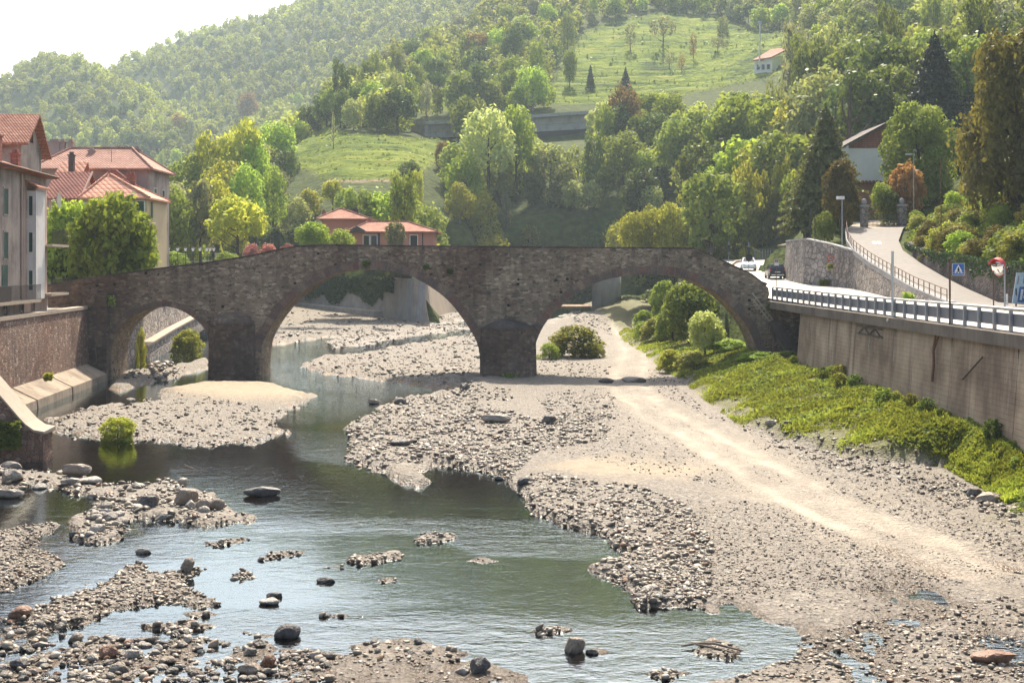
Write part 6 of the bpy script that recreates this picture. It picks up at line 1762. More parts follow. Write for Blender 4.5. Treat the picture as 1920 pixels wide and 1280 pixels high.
for ylo, yhi, sp in ((178, 262, 6.6), (262, 420, 6.8), (420, 640, 8.0), (640, 1240, 8.8)):
    for Y in np.arange(ylo, yhi, sp):
        xs_ = np.arange((-120 - CX) * Y / F, (2030 - CX) * Y / F, sp)
        xs_ = xs_ + fr.uniform(-.42, .42, len(xs_)) * sp; ys_ = Y + fr.uniform(-.42, .42, len(xs_)) * sp
        cand.append(np.stack([xs_, ys_], 1))
cand = np.concatenate(cand); X_, Y_ = cand[:, 0], cand[:, 1]
PX_ = CX + F * X_ / Y_; Z_ = terr(PX_, Y_); PY_ = HY - (Z_ - H) * F / Y_
big = fbm(X_ / 60, Y_ / 60, 2)
Hh = (5.5 + 7.5 * fr.random(len(X_)) ** 1.3) * (1 + 0.35 * big) * np.where(Y_ < 420, 1.15, np.where(Y_ > 640, .85, 1.0))
TP_ = HY - (Z_ + Hh - H) * F / Y_
keep = (meadow(PX_, PY_, Y_) < 0.25) & (Z_ > 3.5)
def lim(x0, x1, ymax, pmin, ymin=0):
    global keep
    keep &= ~((PX_ > x0) & (PX_ < x1) & (Y_ < ymax) & (Y_ > ymin) & (TP_ < pmin))
keep &= ~((PX_ > 520) & (PX_ < 830) & (PY_ > 336) & (TP_ < 330)); lim(760, 872, 333, 263); lim(995, 1120, 345, 240); lim(500, 838, 226, 338); lim(770, 838, 300, 330); lim(1062, 1500, 398, 168); lim(1400, 1482, 399, 138); lim(540, 640, 226, 340); lim(600, 840, 168, 500)
keep &= ~((PX_ > 760) & (PX_ < 1185) & (Y_ > 326) & (Y_ < 362))
keep &= ~((PX_ > 1350) & (PX_ < 1560) & (Y_ < 184)); keep &= ~((PX_ > 1540) & (Y_ < 150)); keep &= ~((PX_ < 300) & (Y_ < 190)); keep &= ~((PX_ > 590) & (PX_ < 830) & (Y_ < 182))
keep &= ~((PX_ > 490) & (PX_ < 840) & (Y_ > 215) & (Y_ < 340) & (meadow(PX_, PY_, Y_) > 0.02))
keep &= ~((PX_ > 1395) & (PX_ < 1490) & (Y_ > 386) & (Y_ < 420))
X_, Y_, Z_, PX_, PY_, TP_, Hh = [a[keep] for a in (X_, Y_, Z_, PX_, PY_, TP_, Hh)]
# hidden behind the land?
cm = np.minimum.accumulate(TPY, axis=0)
ci = np.clip(np.round((PX_ - tpx[0]) / 9.0).astype(int), 0, len(tpx) - 1); ri = np.clip(np.searchsorted(tY, Y_) - 4, 0, len(tY) - 1)
vis = TP_ < cm[ri, ci] - 0.5
X_, Y_, Z_, PX_, PY_, TP_, Hh = [a[vis] for a in (X_, Y_, Z_, PX_, PY_, TP_, Hh)]
order = np.argsort(Y_); n_ = len(order)
Wd = Hh * fr.uniform(0.72, 1.02, n_)
area = np.zeros(n_)
for i in order:
    w, h = Wd[i] * F / Y_[i] / 2, (PY_[i] - TP_[i]) * 0.9 / 2
    cy_ = TP_[i] + h; c0 = int((PX_[i] - w + 100) / GW); c1 = int((PX_[i] + w + 100) / GW) + 1; r0 = int((cy_ - h) / GW); r1 = int((cy_ + h) / GW) + 1
    c0, c1, r0, r1 = max(c0, 25), min(c1, 25 + 480), max(r0, 0), min(r1, cov.shape[0])
    if c1 <= c0 or r1 <= r0: continue
    gx = (np.arange(c0, c1) * GW + 2 - 100 - PX_[i]) / w; gy = (np.arange(r0, r1) * GW + 2 - cy_) / h
    m = gx[None] ** 2 + gy[:, None] ** 2 < 1
    s = cov[r0:r1, c0:c1]
    area[i] = (m & ~s).sum() * GW * GW
    s |= m
pick = np.argsort(-area)[:232]
pick = pick[area[pick] > 60]
kinds_at = lambda px, Y: ((('yellow', .40), ('lime', .30), ('mid', .18), ('silver', .07), ('pale', .05)) if Y < 262 and px < 1010 else
                          (('yellow', .55), ('lime', .25), ('mid', .20)) if Y < 215 and 1150 < px < 1540 else
                          (('mid', .55), ('dark', .30), ('silver', .15)) if px > 1560 and Y < 420 else
                          (('mid', .36), ('pale', .16), ('lime', .20), ('dark', .16), ('yellow', .12)) if Y < 262 else
                          (('mid', .36), ('pale', .20), ('lime', .16), ('dark', .22), ('silver', .06)) if Y < 420 else
                          (('mid', .40), ('dark', .20), ('lime', .20), ('silver', .10), ('brown', .05), ('pale', .05)))
items = []
picked = np.zeros(n_, bool); picked[pick] = True
for i in pick:
    ks = kinds_at(PX_[i], Y_[i]); tone = fr.choice([q[0] for q in ks], p=np.array([q[1] for q in ks]) / sum(q[1] for q in ks))
    shape = fr.choice(['round', 'bush', 'ragged', 'spread', 'tall'], p=[.40, .22, .16, .12, .10])
    hpx = PY_[i] - TP_[i]
    size = 'tall' if hpx > 95 else 'mid-sized' if hpx > 55 else 'small'
    w = Wd[i] * (0.62 if shape == 'tall' else 1.0); h = Hh[i] * (1.25 if shape == 'tall' else 1.0)
    o = plant('tree', 'tree', None, float(X_[i]), float(Y_[i]), float(Z_[i]) - .3, float(w), float(h), shape, tone, 'mid' if hpx > 60 else 'far', 'trees of the wooded hillside', int(fr.integers(3)), bool(fr.random() < .5), hpx > 30)
    items.append((o, PX_[i], '%s %s %s' % (size, TONE[tone], SHP[shape]), where(PX_[i], TP_[i] + hpx * .4, LMK)))
unique_labels(items, 'tree')

# the rest of the wood, one mass
protoC = {}
for lod, nl in (('a', 300), ('b', 150)):
    protoC[lod] = []
    for v in range(6):
        r = np.random.default_rng(50 + v)
        protoC[lod].append(crown(['round', 'bush', 'round', 'ragged', 'bush', 'tall'][v], nl, r))
bigH = fbm(X_ / 90 + 4, Y_ / 90, 3)
CC, NN, SS, TT, HU = [], [], [], [], []
for i in range(n_):
    if picked[i]: continue
    lod = 'a' if Y_[i] < 480 else 'b'
    C, N, tn = protoC[lod][int(fr.integers(6))]
    a = fr.uniform(0, 6.28); ca, sa = math.cos(a), math.sin(a)
    Rm = np.array([[ca, -sa, 0], [sa, ca, 0], [0, 0, 1]])
    C2 = (C @ Rm.T) * np.array([Wd[i], Wd[i], Hh[i]]) + np.array([X_[i], Y_[i], Z_[i] - .3])
    CC.append(C2); NN.append(N @ Rm.T); SS.append(np.full(len(C), (0.085 if lod == 'a' else 0.125) * Hh[i])); TT.append(tn); HU.append(np.full(len(C), float(np.clip(.5 + .9 * bigH[i] + fr.normal(0, .2), 0, 1))))
me = leaf_cloud('woodland', np.concatenate(CC), np.concatenate(NN), np.concatenate(SS), GREEN['wood'], np.concatenate(TT), np.concatenate(HU), tri=True)
wood = put('woodland', me); tag(wood, kind='stuff')
print('forest', n_, 'faces', len(me.polygons))

# scrub and coarse tufts along the meadow terraces (uncountable)
n = 30000
qx = fr.uniform(480, 1520, n); qY = np.where(qx < 900, fr.uniform(225, 340, n), fr.uniform(375, 590, n))
qz = terr(qx, qY); qpy = HY - (qz - H) * F / qY
mk = meadow(qx, qpy, qY); qX = (qx - CX) * qY / F
kk = (mk > .03) & ((np.abs(np.sin(qz * 2.1 + fbm(qX / 30, qY / 40, 2) * 4)) < .35) & (fbm(qX / 9, qY / 9, 3) + .25 * fr.random(n) > .02) | (mk < .8) & (fr.random(n) < .5))
C = np.stack([qX, qY, qz + .15], 1)[kk]; N = fr.normal(size=(len(C), 3)); N[:, 2] += .6
o = put('meadow_scrub', leaf_cloud('meadow_scrub', C, N, fr.uniform(.2, .75, len(C)) * (C[:, 1] / 420), GREEN['weed'], None, fr.random(len(C)) * .7)); tag(o, kind='stuff')

# ---- shrubs on the bank right of the ramp
SHM = [(1740, 400, 'the bank top beside the broad green tree'), (1720, 480, 'the ramp\'s inner bend'), (1800, 450, 'the middle of the shrub bank'), (1870, 480, 'the dark bank wall'), (1830, 390, 'the foot of the copper tree'), (1900, 420, 'the copper tree trunk')]
items = []
for k_ in range(74):
    Y = fr.uniform(70, 119); rrx = float(rampR(Y)); X = rrx + 0.9 + fr.random() ** 1.25 * 9.5
    px = CX + F * X / Y
    if px > 1990: continue
    z = float(terr(px, Y)); hgt = fr.uniform(1.1, 2.4); tone = fr.choice(['scrub', 'scrub', 'lime', 'copper', 'mid'])
    o = plant('shrub', 'shrub', None, X, Y, z - .2, hgt * fr.uniform(1.1, 1.6), hgt, 'bush', tone, 'mid', 'shrubs on the bank beside the ramp', int(fr.integers(3)))
    items.append((o, px, '%s %s' % ('big' if hgt > 1.75 else 'low', TONE[tone]), where(px, HY - (z - H) * F / Y - 15, SHM)))
unique_labels(items, 'shrub')
n = 26000
Yg_ = fr.uniform(56, 122, n); Xg_ = rampR(Yg_) + 0.7 + fr.random(n) * 13
pxg = CX + F * Xg_ / Yg_; zg_ = terr(pxg, Yg_)
C = np.stack([Xg_, Yg_, zg_ + fr.uniform(.05, .45, n)], 1); N = fr.normal(size=(n, 3)); N[:, 2] += .5
o = put('undergrowth', leaf_cloud('undergrowth', C, N, fr.uniform(.10, .24, n), GREEN['weed'], None, fr.random(n))); tag(o, kind='stuff')
# plants hanging over the bank wall
n = 5000
Yg_ = fr.uniform(58, 108, n); f = fr.random(n) ** 1.8
hw = np.interp(Yg_, [40, 80, 92, 104, 110], [2.6, 2.5, 1.9, 0.8, 0.3])
C = np.stack([rampR(Yg_) + .35 - .15 * fr.random(n), Yg_, rampZ(Yg_) + hw * (1.08 - f * (0.55 + .45 * fbm(Yg_ * .5, Yg_ * 0 + 2, 3)))], 1)
N = np.stack([-np.ones(n), np.full(n, -.5), np.full(n, .4)], 1) + fr.normal(size=(n, 3)) * .5
me = leaf_cloud('hanging_ivy', C, N, fr.uniform(.07, .15, n), GREEN['ivy'])
tag(put('hanging_ivy', me), 'dark ivy hanging over the dark bank wall beside the ramp', 'ivy')

# ---- river bank plants
S_ = lambda *a, **k: plant_px('shrub', 'shrub', *a, **k)
def on_ground(px, py):
    X, Y = ground_pt(px, py, 0.25); return X, Y, float(bed(np.array([px * 1.0]), np.array([Y]))[0])
def shrub(label, px, top, base, w, shape, tone, lod='near', Y=None, cat='shrub', name='shrub', group=None):
    X, Yq, z = on_ground(px, base)
    if Y is not None: Yq = Y; X = (px - CX) * Y / F; z = float(bed(np.array([px * 1.0]), np.array([Y * 1.0]))[0])
    h = (base - top) * Yq / F
    if Y is not None: h = max(.5, H - (top - HY) * Yq / F - z)
    return plant(name, cat, label, X, Yq, z - .08, w * Yq / F, h, shape, tone, lod, group)


shrub('broad willow bush beside the dirt track, framed by the right arch', 1078, 604, 668, 116, 'bush', 'scrub')
shrub('small fluffy yellow-green bush on the pebble bar by the near river wall', 222, 757, 816, 92, 'ragged', 'yellow', 'fine')
shrub('tall leafy tree-like bush behind the right arch foot', 1292, 520, 640, 118, 'round', 'mid', Y=112)
shrub('pale silvery young willow under the right arch', 1322, 576, 690, 84, 'round', 'pale', Y=99)
shrub('olive bush farther up the track under the right arch', 1232, 590, 640, 78, 'bush', 'scrub', Y=121)
shrub('low bright bush at the inner foot of the right arch', 1368, 632, 705, 90, 'bush', 'lime', Y=97.5)
shrub('leafy sapling hanging in the upper right arch opening', 1245, 522, 575, 70, 'ragged', 'mid', Y=128)
shrub('grassy clump on the track side before the silvery willow', 1258, 650, 716, 60, 'bush', 'yellow', Y=95)
shrub('bright weed bush in front of the right arch abutment', 1420, 655, 720, 90, 'bush', 'lime', Y=88)
shrub('spreading bramble heap on the soil bank under the right arch', 1300, 655, 715, 80, 'bush', 'scrub', Y=92.5)
shrub('big leafy shrub against the wall behind the right arch foot', 1345, 560, 660, 90, 'bush', 'mid', Y=118)
shrub('light green shrub at the bend of the far track', 1208, 578, 625, 52, 'bush', 'lime', Y=138)
shrub('dense green shrub between olive bush and leafy tree-like bush', 1262, 560, 650, 80, 'bush', 'lime', Y=117)
shrub('dark bush in the shade at the stone steps', 1478, 655, 705, 70, 'bush', 'mid', Y=87)
shrub('leafy bush beside the ledge inside the small arch', 352, 612, 680, 74, 'bush', 'scrub', Y=108)
shrub('thin yellow weed growing against the wall inside the small arch', 264, 614, 700, 24, 'tall', 'yellow', 'mid', Y=100)
for i, (px, top, w, Y, tone) in enumerate(((1030, 640, 50, 107, 'lime'), (1118, 640, 40, 108, 'scrub'), (1205, 600, 40, 126, 'mid'), (1186, 552, 70, 205, 'dark'), (1232, 540, 70, 190, 'dark'), (900, 560, 40, 235, 'dark'))):
    nm = ('low green tuft between middle pier and willow bush', 'olive tuft at the right side of the willow bush', 'leafy shrub beyond the olive bush on the far track', 'dark thicket behind the concrete pier', 'dark thicket right of the concrete pier', 'dark shrub at the far bend behind the flood wall')[i]
    shrub(nm, px, top, 690, w, 'bush', tone, 'mid', Y=Y)
# dark trees filling the far end of the channel behind the concrete bridge
for i, (px, Y, w, h, tn) in enumerate(((1010, 262, 12, 11, 'dark'), (1090, 258, 12, 12, 'mid'), (1160, 256, 11, 11, 'dark'), (1215, 248, 11, 11, 'mid'), (1270, 236, 10, 10, 'dark'), (935, 268, 11, 10, 'mid'))):
    x = (px - CX) * Y / F
    nm = ('left of the round concrete pier', 'just behind the round concrete pier', 'close right of the round concrete pier', 'in the middle of the right arch opening', 'behind the leafy bush of the right arch', 'behind the bridge\'s middle pier')[i]
    plant('tree', 'tree', 'shaded riverside tree at the far channel end, ' + nm, x, Y, 1.8, w, h, 'bush', tn, 'mid', 'shaded trees at the channel end')

# pink flowering hedge and low hedges behind the bridge ramp
for px, w, tone, lab in ((470, 44, 'pink', 'nearest the lantern fence'), (505, 46, 'pink', 'in the middle'), (540, 40, 'pink', 'nearest the lime dome tree')):
    plant_px('shrub', 'shrub', 'pink flowering bush over the bridge ramp, ' + lab, px, 456, 497, w, 148, 'bush', tone, 'mid', 'pink bushes behind the bridge')
for px, w, lab in ((425, 50, 'under the silvery willow side of the terrace'), (330, 60, 'right under the lantern posts')):
    plant_px('shrub', 'shrub', 'low clipped green hedge piece ' + lab, px, 471, 500, w, 151.8, 'bush', 'lime', 'mid', 'terrace hedge')
plant_px('tree', 'tree', 'bright yellow-green bush tree right of the sign backs', 1405, 462, 500, 60, 180, 'bush', 'yellow', 'mid')
plant_px('tree', 'tree', 'bright yellow-green bush tree behind the warning signs', 1355, 468, 502, 60, 182, 'bush', 'yellow', 'mid')
for i, (px, tp, w) in enumerate(((1395, 305, 60), (1428, 318, 52), (1462, 300, 62), (1492, 318, 56), (1362, 340, 60))):
    plant_px('tree', 'tree', 'slim yellow-green robinia with visible trunk near the road bend, %s from the timber shed' % ('fourth', 'third', 'second', 'first', 'fifth')[i], px, tp, 482, w, 186 + 3 * (i % 3), 'tall', 'yellow', 'mid', 'robinias by the road bend')

for i, (px, tp, w) in enumerate(((1186, 398, 64), (1222, 386, 74), (1262, 380, 80), (1300, 384, 78), (1338, 388, 66))):
    plant_px('tree', 'tree', 'wide feathery yellow-green robinia rising over the bridge crest, %s of the row from the left' % ORD[i], px, tp, 492, w, 182 + 2 * (i % 2), 'round', 'yellow', 'mid', 'feathery robinias over the bridge')

# ivy on the flood wall
n = 7500
f = fr.random(n); d_ = A1 - A0
u = 0.14 + 0.72 * f; drop = fr.random(n) ** 0.9 * (2.2 + 2.3 * np.clip(fbm(u * 14, u * 0 + 4, 3) + .55, 0, 1)) * np.where(u > .8, .55, 1)
nn_ = np.array([d_.normalized().y, -d_.normalized().x, 0])
C = np.array(A0)[None] + np.array(d_)[None] * u[:, None]; C[:, 2] = 6.95 - drop
C = C + nn_[None] * (0.12 + 0.7 * (drop / 7.5) + fr.random(n) * .25)[:, None]
N = nn_[None] + fr.normal(size=(n, 3)) * .5
tag(put('ivy', leaf_cloud('ivy', C, N, fr.uniform(.16, .34, n), GREEN['ivy'])), 'dark green ivy curtain draped over the grey flood wall', 'ivy')
# plants rooted in the old bridge
def tuft(label, px, py, r_px, tone, n=260, Y=91.9, size=.09):
    c = P(px, py, Y); r = r_px / 25
    C = np.array(c)[None] + np.clip(fr.normal(size=(n, 3)), -1.3, 1.3) * np.array([r * .5, .1, r * .4]) - np.array([0, .12, 0]); N = fr.normal(size=(n, 3)) + np.array([0, -.8, .5])
    me = leaf_cloud('wall_plant', C - np.array(c), N, fr.uniform(.9, 1.5, n) * size, GREEN[tone])
    return tag(put('wall_plant', me, None, c), label, 'plant')


tuft('bright green fig sprig growing from the bridge wall by the buttress', 205, 564, 17, 'lime', 70, 91.5, .10)
tuft('dark tuft rooted above the right shoulder of the tall arch', 844, 509, 7, 'dark', 140)
tuft('small dark tuft near the crown of the tall arch, lower of two', 799, 500, 6, 'dark', 120)
tuft('flat dark tuft growing right at the tall arch crown', 686, 494, 8, 'dark', 120)
tuft('weed clump at the foot of the pointed middle cutwater', 955, 711, 18, 'weed' if False else 'mid', 260, 89.6)
tuft('green clump below the road coping beside the ladder', 1446, 575, 12, 'mid', 220, 91.2)
tuft('yellow weed on the river wall footing joint', 92, 706, 9, 'yellow', 120, 73, .1)
tuft('weedy green creeper beside the curved parapet end', 8, 815, 26, 'mid', 700, 52.4, .10)
tuft('tuft of weed halfway up the field stone wall', 1556, 500, 9, 'scrub', 160, 108.9)
tuft('tall weed clump at the foot of the field stone wall', 1545, 532, 16, 'scrub', 600, 111, .12)
tuft('weed clump where the field stone wall meets the road barrier', 1702, 556, 12, 'lime', 200, 80.5)

# ---- grass and weeds on the right bank (uncountable)
n = 120000
Yg_ = 42 + 100 * fr.random(n) ** 1.35; xe = grass_edge(Yg_); g = fr.random(n) ** 0.9
Xg_ = xe - 0.25 + g * (WALLX - .3 - xe)
pg = CX + F * Xg_ / Yg_
dens = fbm(Xg_ * .5, Yg_ * .5, 4); k_ = (dens + 0.45 * g + fr.random(n) * .45 > 0.26)
Yg_, Xg_, g, pg = Yg_[k_], Xg_[k_], g[k_], pg[k_]; n = len(g)
zg_ = bed(pg, Yg_)
cl = np.clip(fbm(Xg_ * 1.3 + 5, Yg_ * 1.3, 3) + .45, 0, 1)
sz = fr.uniform(.06, .16, n) * (.6 + 1.0 * cl)
C = np.stack([Xg_, Yg_, zg_ + sz * .7], 1)
N = fr.normal(size=(n, 3)); N[:, 2] *= .3; N[:, 2] += .15
dry = fbm(Xg_ * .35 + 2, Yg_ * .35, 3)
o = put('grass', leaf_cloud('grass', C, N, sz, GREEN['grass'], None, np.clip(.55 + dry * .9 - .3 * g + fr.normal(0, .2, n), 0, 1), asp=.3)); tag(o, kind='stuff')  # tone darkens toward the wall: its shadow and darker plants put in
n = 30000
Yg_ = 40 + 66 * fr.random(n); xe = grass_edge(Yg_); g = .2 + .8 * fr.random(n) ** .8
Xg_ = xe + g * (WALLX - .25 - xe); clump = fbm(Xg_ * .75 + 7, Yg_ * .75, 4); k_ = clump + .75 * (g - .5) + .2 * fr.random(n) > .16
Xg_, Yg_, g, clump = Xg_[k_], Yg_[k_], g[k_], clump[k_]; n = len(g); pg = CX + F * Xg_ / Yg_
hh = fr.random(n) * np.clip(.04 + .5 * (clump - .05), .03, .38)
C = np.stack([Xg_, Yg_, bed(pg, Yg_) + .06 + hh], 1); N = fr.normal(size=(n, 3)); N[:, 2] += .6
o = put('weeds', leaf_cloud('weeds', C, N, fr.uniform(.06, .17, n), GREEN['weed'], None, np.clip(.25 + .9 * hh + fr.normal(0, .2, n), 0, 1))); tag(o, kind='stuff')
# nettles and brambles standing at the foot of the big wall
WFM = [(1530, 690, 'at the wall foot by the stone steps'), (1640, 720, 'at the wall foot under the iron bracket'), (1740, 740, 'at the wall foot between bracket and pipe'), (1810, 770, 'at the wall foot below the drain pipe'), (1890, 800, 'at the wall foot beside the dark log')]
items = []
for k_ in range(20):
    Y = 44 + 40 * fr.random(); X = WALLX - .5 - fr.random() ** 1.5 * 1.2; px = CX + F * X / Y
    z = float(bed(np.array([px]), np.array([Y]))[0]); h = fr.uniform(.4, .95); tn = fr.choice(['mid', 'dark', 'dark', 'scrub'])
    o = plant('weed_plant', 'plant', None, X, Y, z - .05, h * fr.uniform(.9, 1.5), h, str(fr.choice(['bush', 'ragged'])), tn, 'far', 'weed plants below the retaining wall', int(fr.integers(3)), False, False)
    items.append((o, px, '%s %s' % ('tall' if h > .65 else 'low', TONE[tn]), min(((px - q[0]) ** 2, q[2]) for q in WFM)[1]))
unique_labels(items, 'weed plant')
# ================================================================== stones
k = Mat('river stone')
_t = k.add('ShaderNodeAttribute', attribute_name='tint').outputs['Fac']
STC = [(0.0, (0.045, 0.036, 0.03)), (0.2, (0.105, 0.086, 0.068)), (0.45, (0.175, 0.146, 0.114)), (0.68, (0.26, 0.223, 0.174)), (0.86, (0.40, 0.355, 0.285)), (1.0, (0.21, 0.125, 0.078))]
_c = k.ramp(_t, STC)
_f = k.noise(9, 5, k.pos())
_c = k.mix(.5, _c, k.ramp(_f, [(.3, (.6, .6, .6)), (.7, (1.3, 1.27, 1.22))]), 'MULTIPLY')
MT['gravel'] = k.done(k.bsdf(_c, .5, k.bump(_f, .5, .02), .4))


def mat_stone(name, a, b, rough=.55):
    k = Mat(name)
    f = k.noise(5, 6); r = k.rand()
    c = k.ramp(k.math('ADD', k.math('MULTIPLY', f, .7), k.math('MULTIPLY', r, .3)), [(.3, a), (.7, b)])
    x = k.add('ShaderNodeSeparateXYZ', {'Vector': k.pos()}).outputs[2]
    wet = k.map(x, .02, .10, 1, 0)
    c = k.mix(k.math('MULTIPLY', wet, .85), c, k.mix(1.0, c, (.28, .23, .2), 'MULTIPLY'))
    v = k.vor(2.2, None, 'DISTANCE_TO_EDGE')
    h = k.math('ADD', f, k.math('MULTIPLY', k.math('MINIMUM', v, .05), 4))
    c = k.mix(k.map(k.noise(1.3, 5), .55, .7, 0, .6), c, b)
    return k.done(k.bsdf(c, k.map(wet, 0, 1, rough, .25), k.bump(k.math('ADD', h, k.math('MULTIPLY', k.noise(2.6, 6), 2.0)), .7, .06), .35))


SM = {'grey': mat_stone('grey stone', (.12, .108, .093), (.27, .24, .20)), 'pale': mat_stone('pale stone', (.22, .20, .175), (.38, .35, .305)), 'dark': mat_stone('dark stone', (.045, .042, .042), (.13, .12, .115)),
      'tan': mat_stone('tan stone', (.15, .12, .093), (.26, .21, .165)), 'rusty': mat_stone('rusty stone', (.13, .065, .042), (.29, .17, .11))}


def stone_geo(sub, seed, kind):
    bm = bmesh.new(); bmesh.ops.create_icosphere(bm, subdivisions=sub, radius=1.0)
    V = np.array([v.co[:] for v in bm.verts]); Fc = np.array([[v.index for v in f.verts] for f in bm.faces]); bm.free()
    r = np.random.default_rng(seed)
    # cut the ball with planes, then soften with noise
    nc = {'rounded': 5, 'angular': 13, 'flat': 7, 'blocky': 9}[kind]
    for _ in range(nc):
        d = r.normal(size=3); d /= np.linalg.norm(d); o = r.uniform(.55, .85) if kind != 'rounded' else r.uniform(.78, .92)
        s = V @ d - o; V = V - np.clip(s, 0, None)[:, None] * d[None] * (0.95 if kind != 'rounded' else .7)
    for q in range(3):
        w = r.normal(size=3) * (1.5 + q * 1.5); V = V * (1 + (.09 / (q + 1)) * np.sin(V @ w + r.uniform(0, 6)))[:, None]
    s = {'rounded': (1, .8, .5), 'angular': (1, .72, .5), 'flat': (1, .72, .26), 'blocky': (1, .85, .7)}[kind]
    V = V * np.array(s)
    V[:, 2] -= V[:, 2].min(); V /= (V[:, 0].max() - V[:, 0].min())
    return V, Fc


SK = ['rounded', 'angular', 'flat', 'blocky']
SMESH = {}
def stone_mesh(kind, tone, var):
    key = (kind, tone, var)
    if key not in SMESH:
        V, Fc = stone_geo(3, 100 + var * 7 + SK.index(kind), kind)
        me = bpy.data.meshes.new('stone'); raw_mesh(me, V, Fc); me.materials.append(SM[tone])
        me.polygons.foreach_set('use_smooth', np.full(len(Fc), kind in ('rounded', )))
        SMESH[key] = me
    return SMESH[key]


SLM = [(150, 780, 'on the pebble bar by the river wall'), (420, 790, 'on the pebble bar below the left pier'), (330, 700, 'inside the small arch'), (280, 690, 'in the rock heap inside the small arch'), (560, 690, 'in the riffle under the tall arch'), (600, 620, 'on the far gravel bank under the tall arch'),
       (760, 680, 'on the stone bed under the tall arch'), (860, 690, 'beside the middle pier'), (820, 620, 'by the flood wall corner'), (1070, 690, 'on the ground right of the middle pier'), (1110, 590, 'near the concrete pier'),
       (740, 770, 'at the upper tip of the middle bar'), (690, 850, 'along the pool edge of the middle bar'), (860, 780, 'on the heap before the middle pier'), (900, 850, 'in the thick of the middle bar'), (1060, 770, 'in the pile beside the dirt track'),
       (1010, 930, 'at the brown pool\'s corner'), (1110, 980, 'along the lower edge of the bar'), (1230, 960, 'below the sand patch'), (1240, 1070, 'on the low gravel by the green pool'), (1450, 825, 'in the rubble strip below the grass'), (1600, 870, 'in the middle of the rubble strip'),
       (1740, 900, 'at the grass edge under the big wall'), (1850, 950, 'by the small puddle near the bank'), (1780, 640, 'by the retaining wall foot'), (20, 900, 'in the boulder row at the brown side pool'), (150, 900, 'on the boulder row before the parapet end'),
       (260, 930, 'in the boulder cluster between the pools'), (380, 955, 'at the boulder cluster\'s end'), (450, 975, 'on the pale spit touching the riffle'), (200, 1000, 'on the stony tongue by the brown side pool'), (50, 1030, 'on the lower shore gravel'),
       (300, 1050, 'on the small stony point'), (250, 1110, 'on the gravel island in the bright water'), (100, 1170, 'in the shallow water below the gravel island'), (60, 1240, 'in the corner shallows'), (250, 1240, 'in the shallows near the rusty boulder'), (420, 1210, 'in the glittering shallows'),
       (530, 1180, 'around the dark boulder in the shallows'), (540, 1040, 'on the upper rock islet'), (700, 1045, 'on the middle rock islet'), (815, 1008, 'on the rock islet at the weir line'), (520, 1110, 'around the twin stones in the bright pool'), (610, 1085, 'alone in the bright pool'),
       (880, 1240, 'around the slate-coloured boulder in the shallows'), (700, 1220, 'in the glitter below the bright pool'), (1090, 1210, 'by the tan boulder in the smooth water'), (1350, 1215, 'by the driftwood'), (1500, 1230, 'in the sparkling gravel shallows'), (1700, 1200, 'on the wet gravel at the ford'), (1850, 1230, 'by the reddish slab'), (1500, 1080, 'on the flat wet gravel'), (1350, 900, 'on the sandy patch')]
STN = []   # px, py, X, Y, z, size(m), height factor, tone, kind, label
def put_stone(px, py, w, hp, tone, kind, label=None, var=None, yaw=0.0):
    X, Y = ground_pt(px, py, 0.05)
    z = float(bed(np.array([px * 1.0]), np.array([Y]))[0])
    var = random.randrange(4) if var is None else var
    wm = w * Y / F; hm = hp * .85 * Y / F
    if kind == 'rounded' and w < 60: kind = 'angular' if random.random() < .45 else 'rounded'
    V, _ = stone_geo(1, 100 + var * 7 + SK.index(kind), kind); hz = V[:, 2].max()
    z = max(z - .08, -.12)
    o = put('stone', stone_mesh(kind, tone, var), None, (X, Y + wm * .3, z), yaw, (wm, wm * .85, (hm + .1) / hz))
    tag(o, label, 'stone', None)
    return o


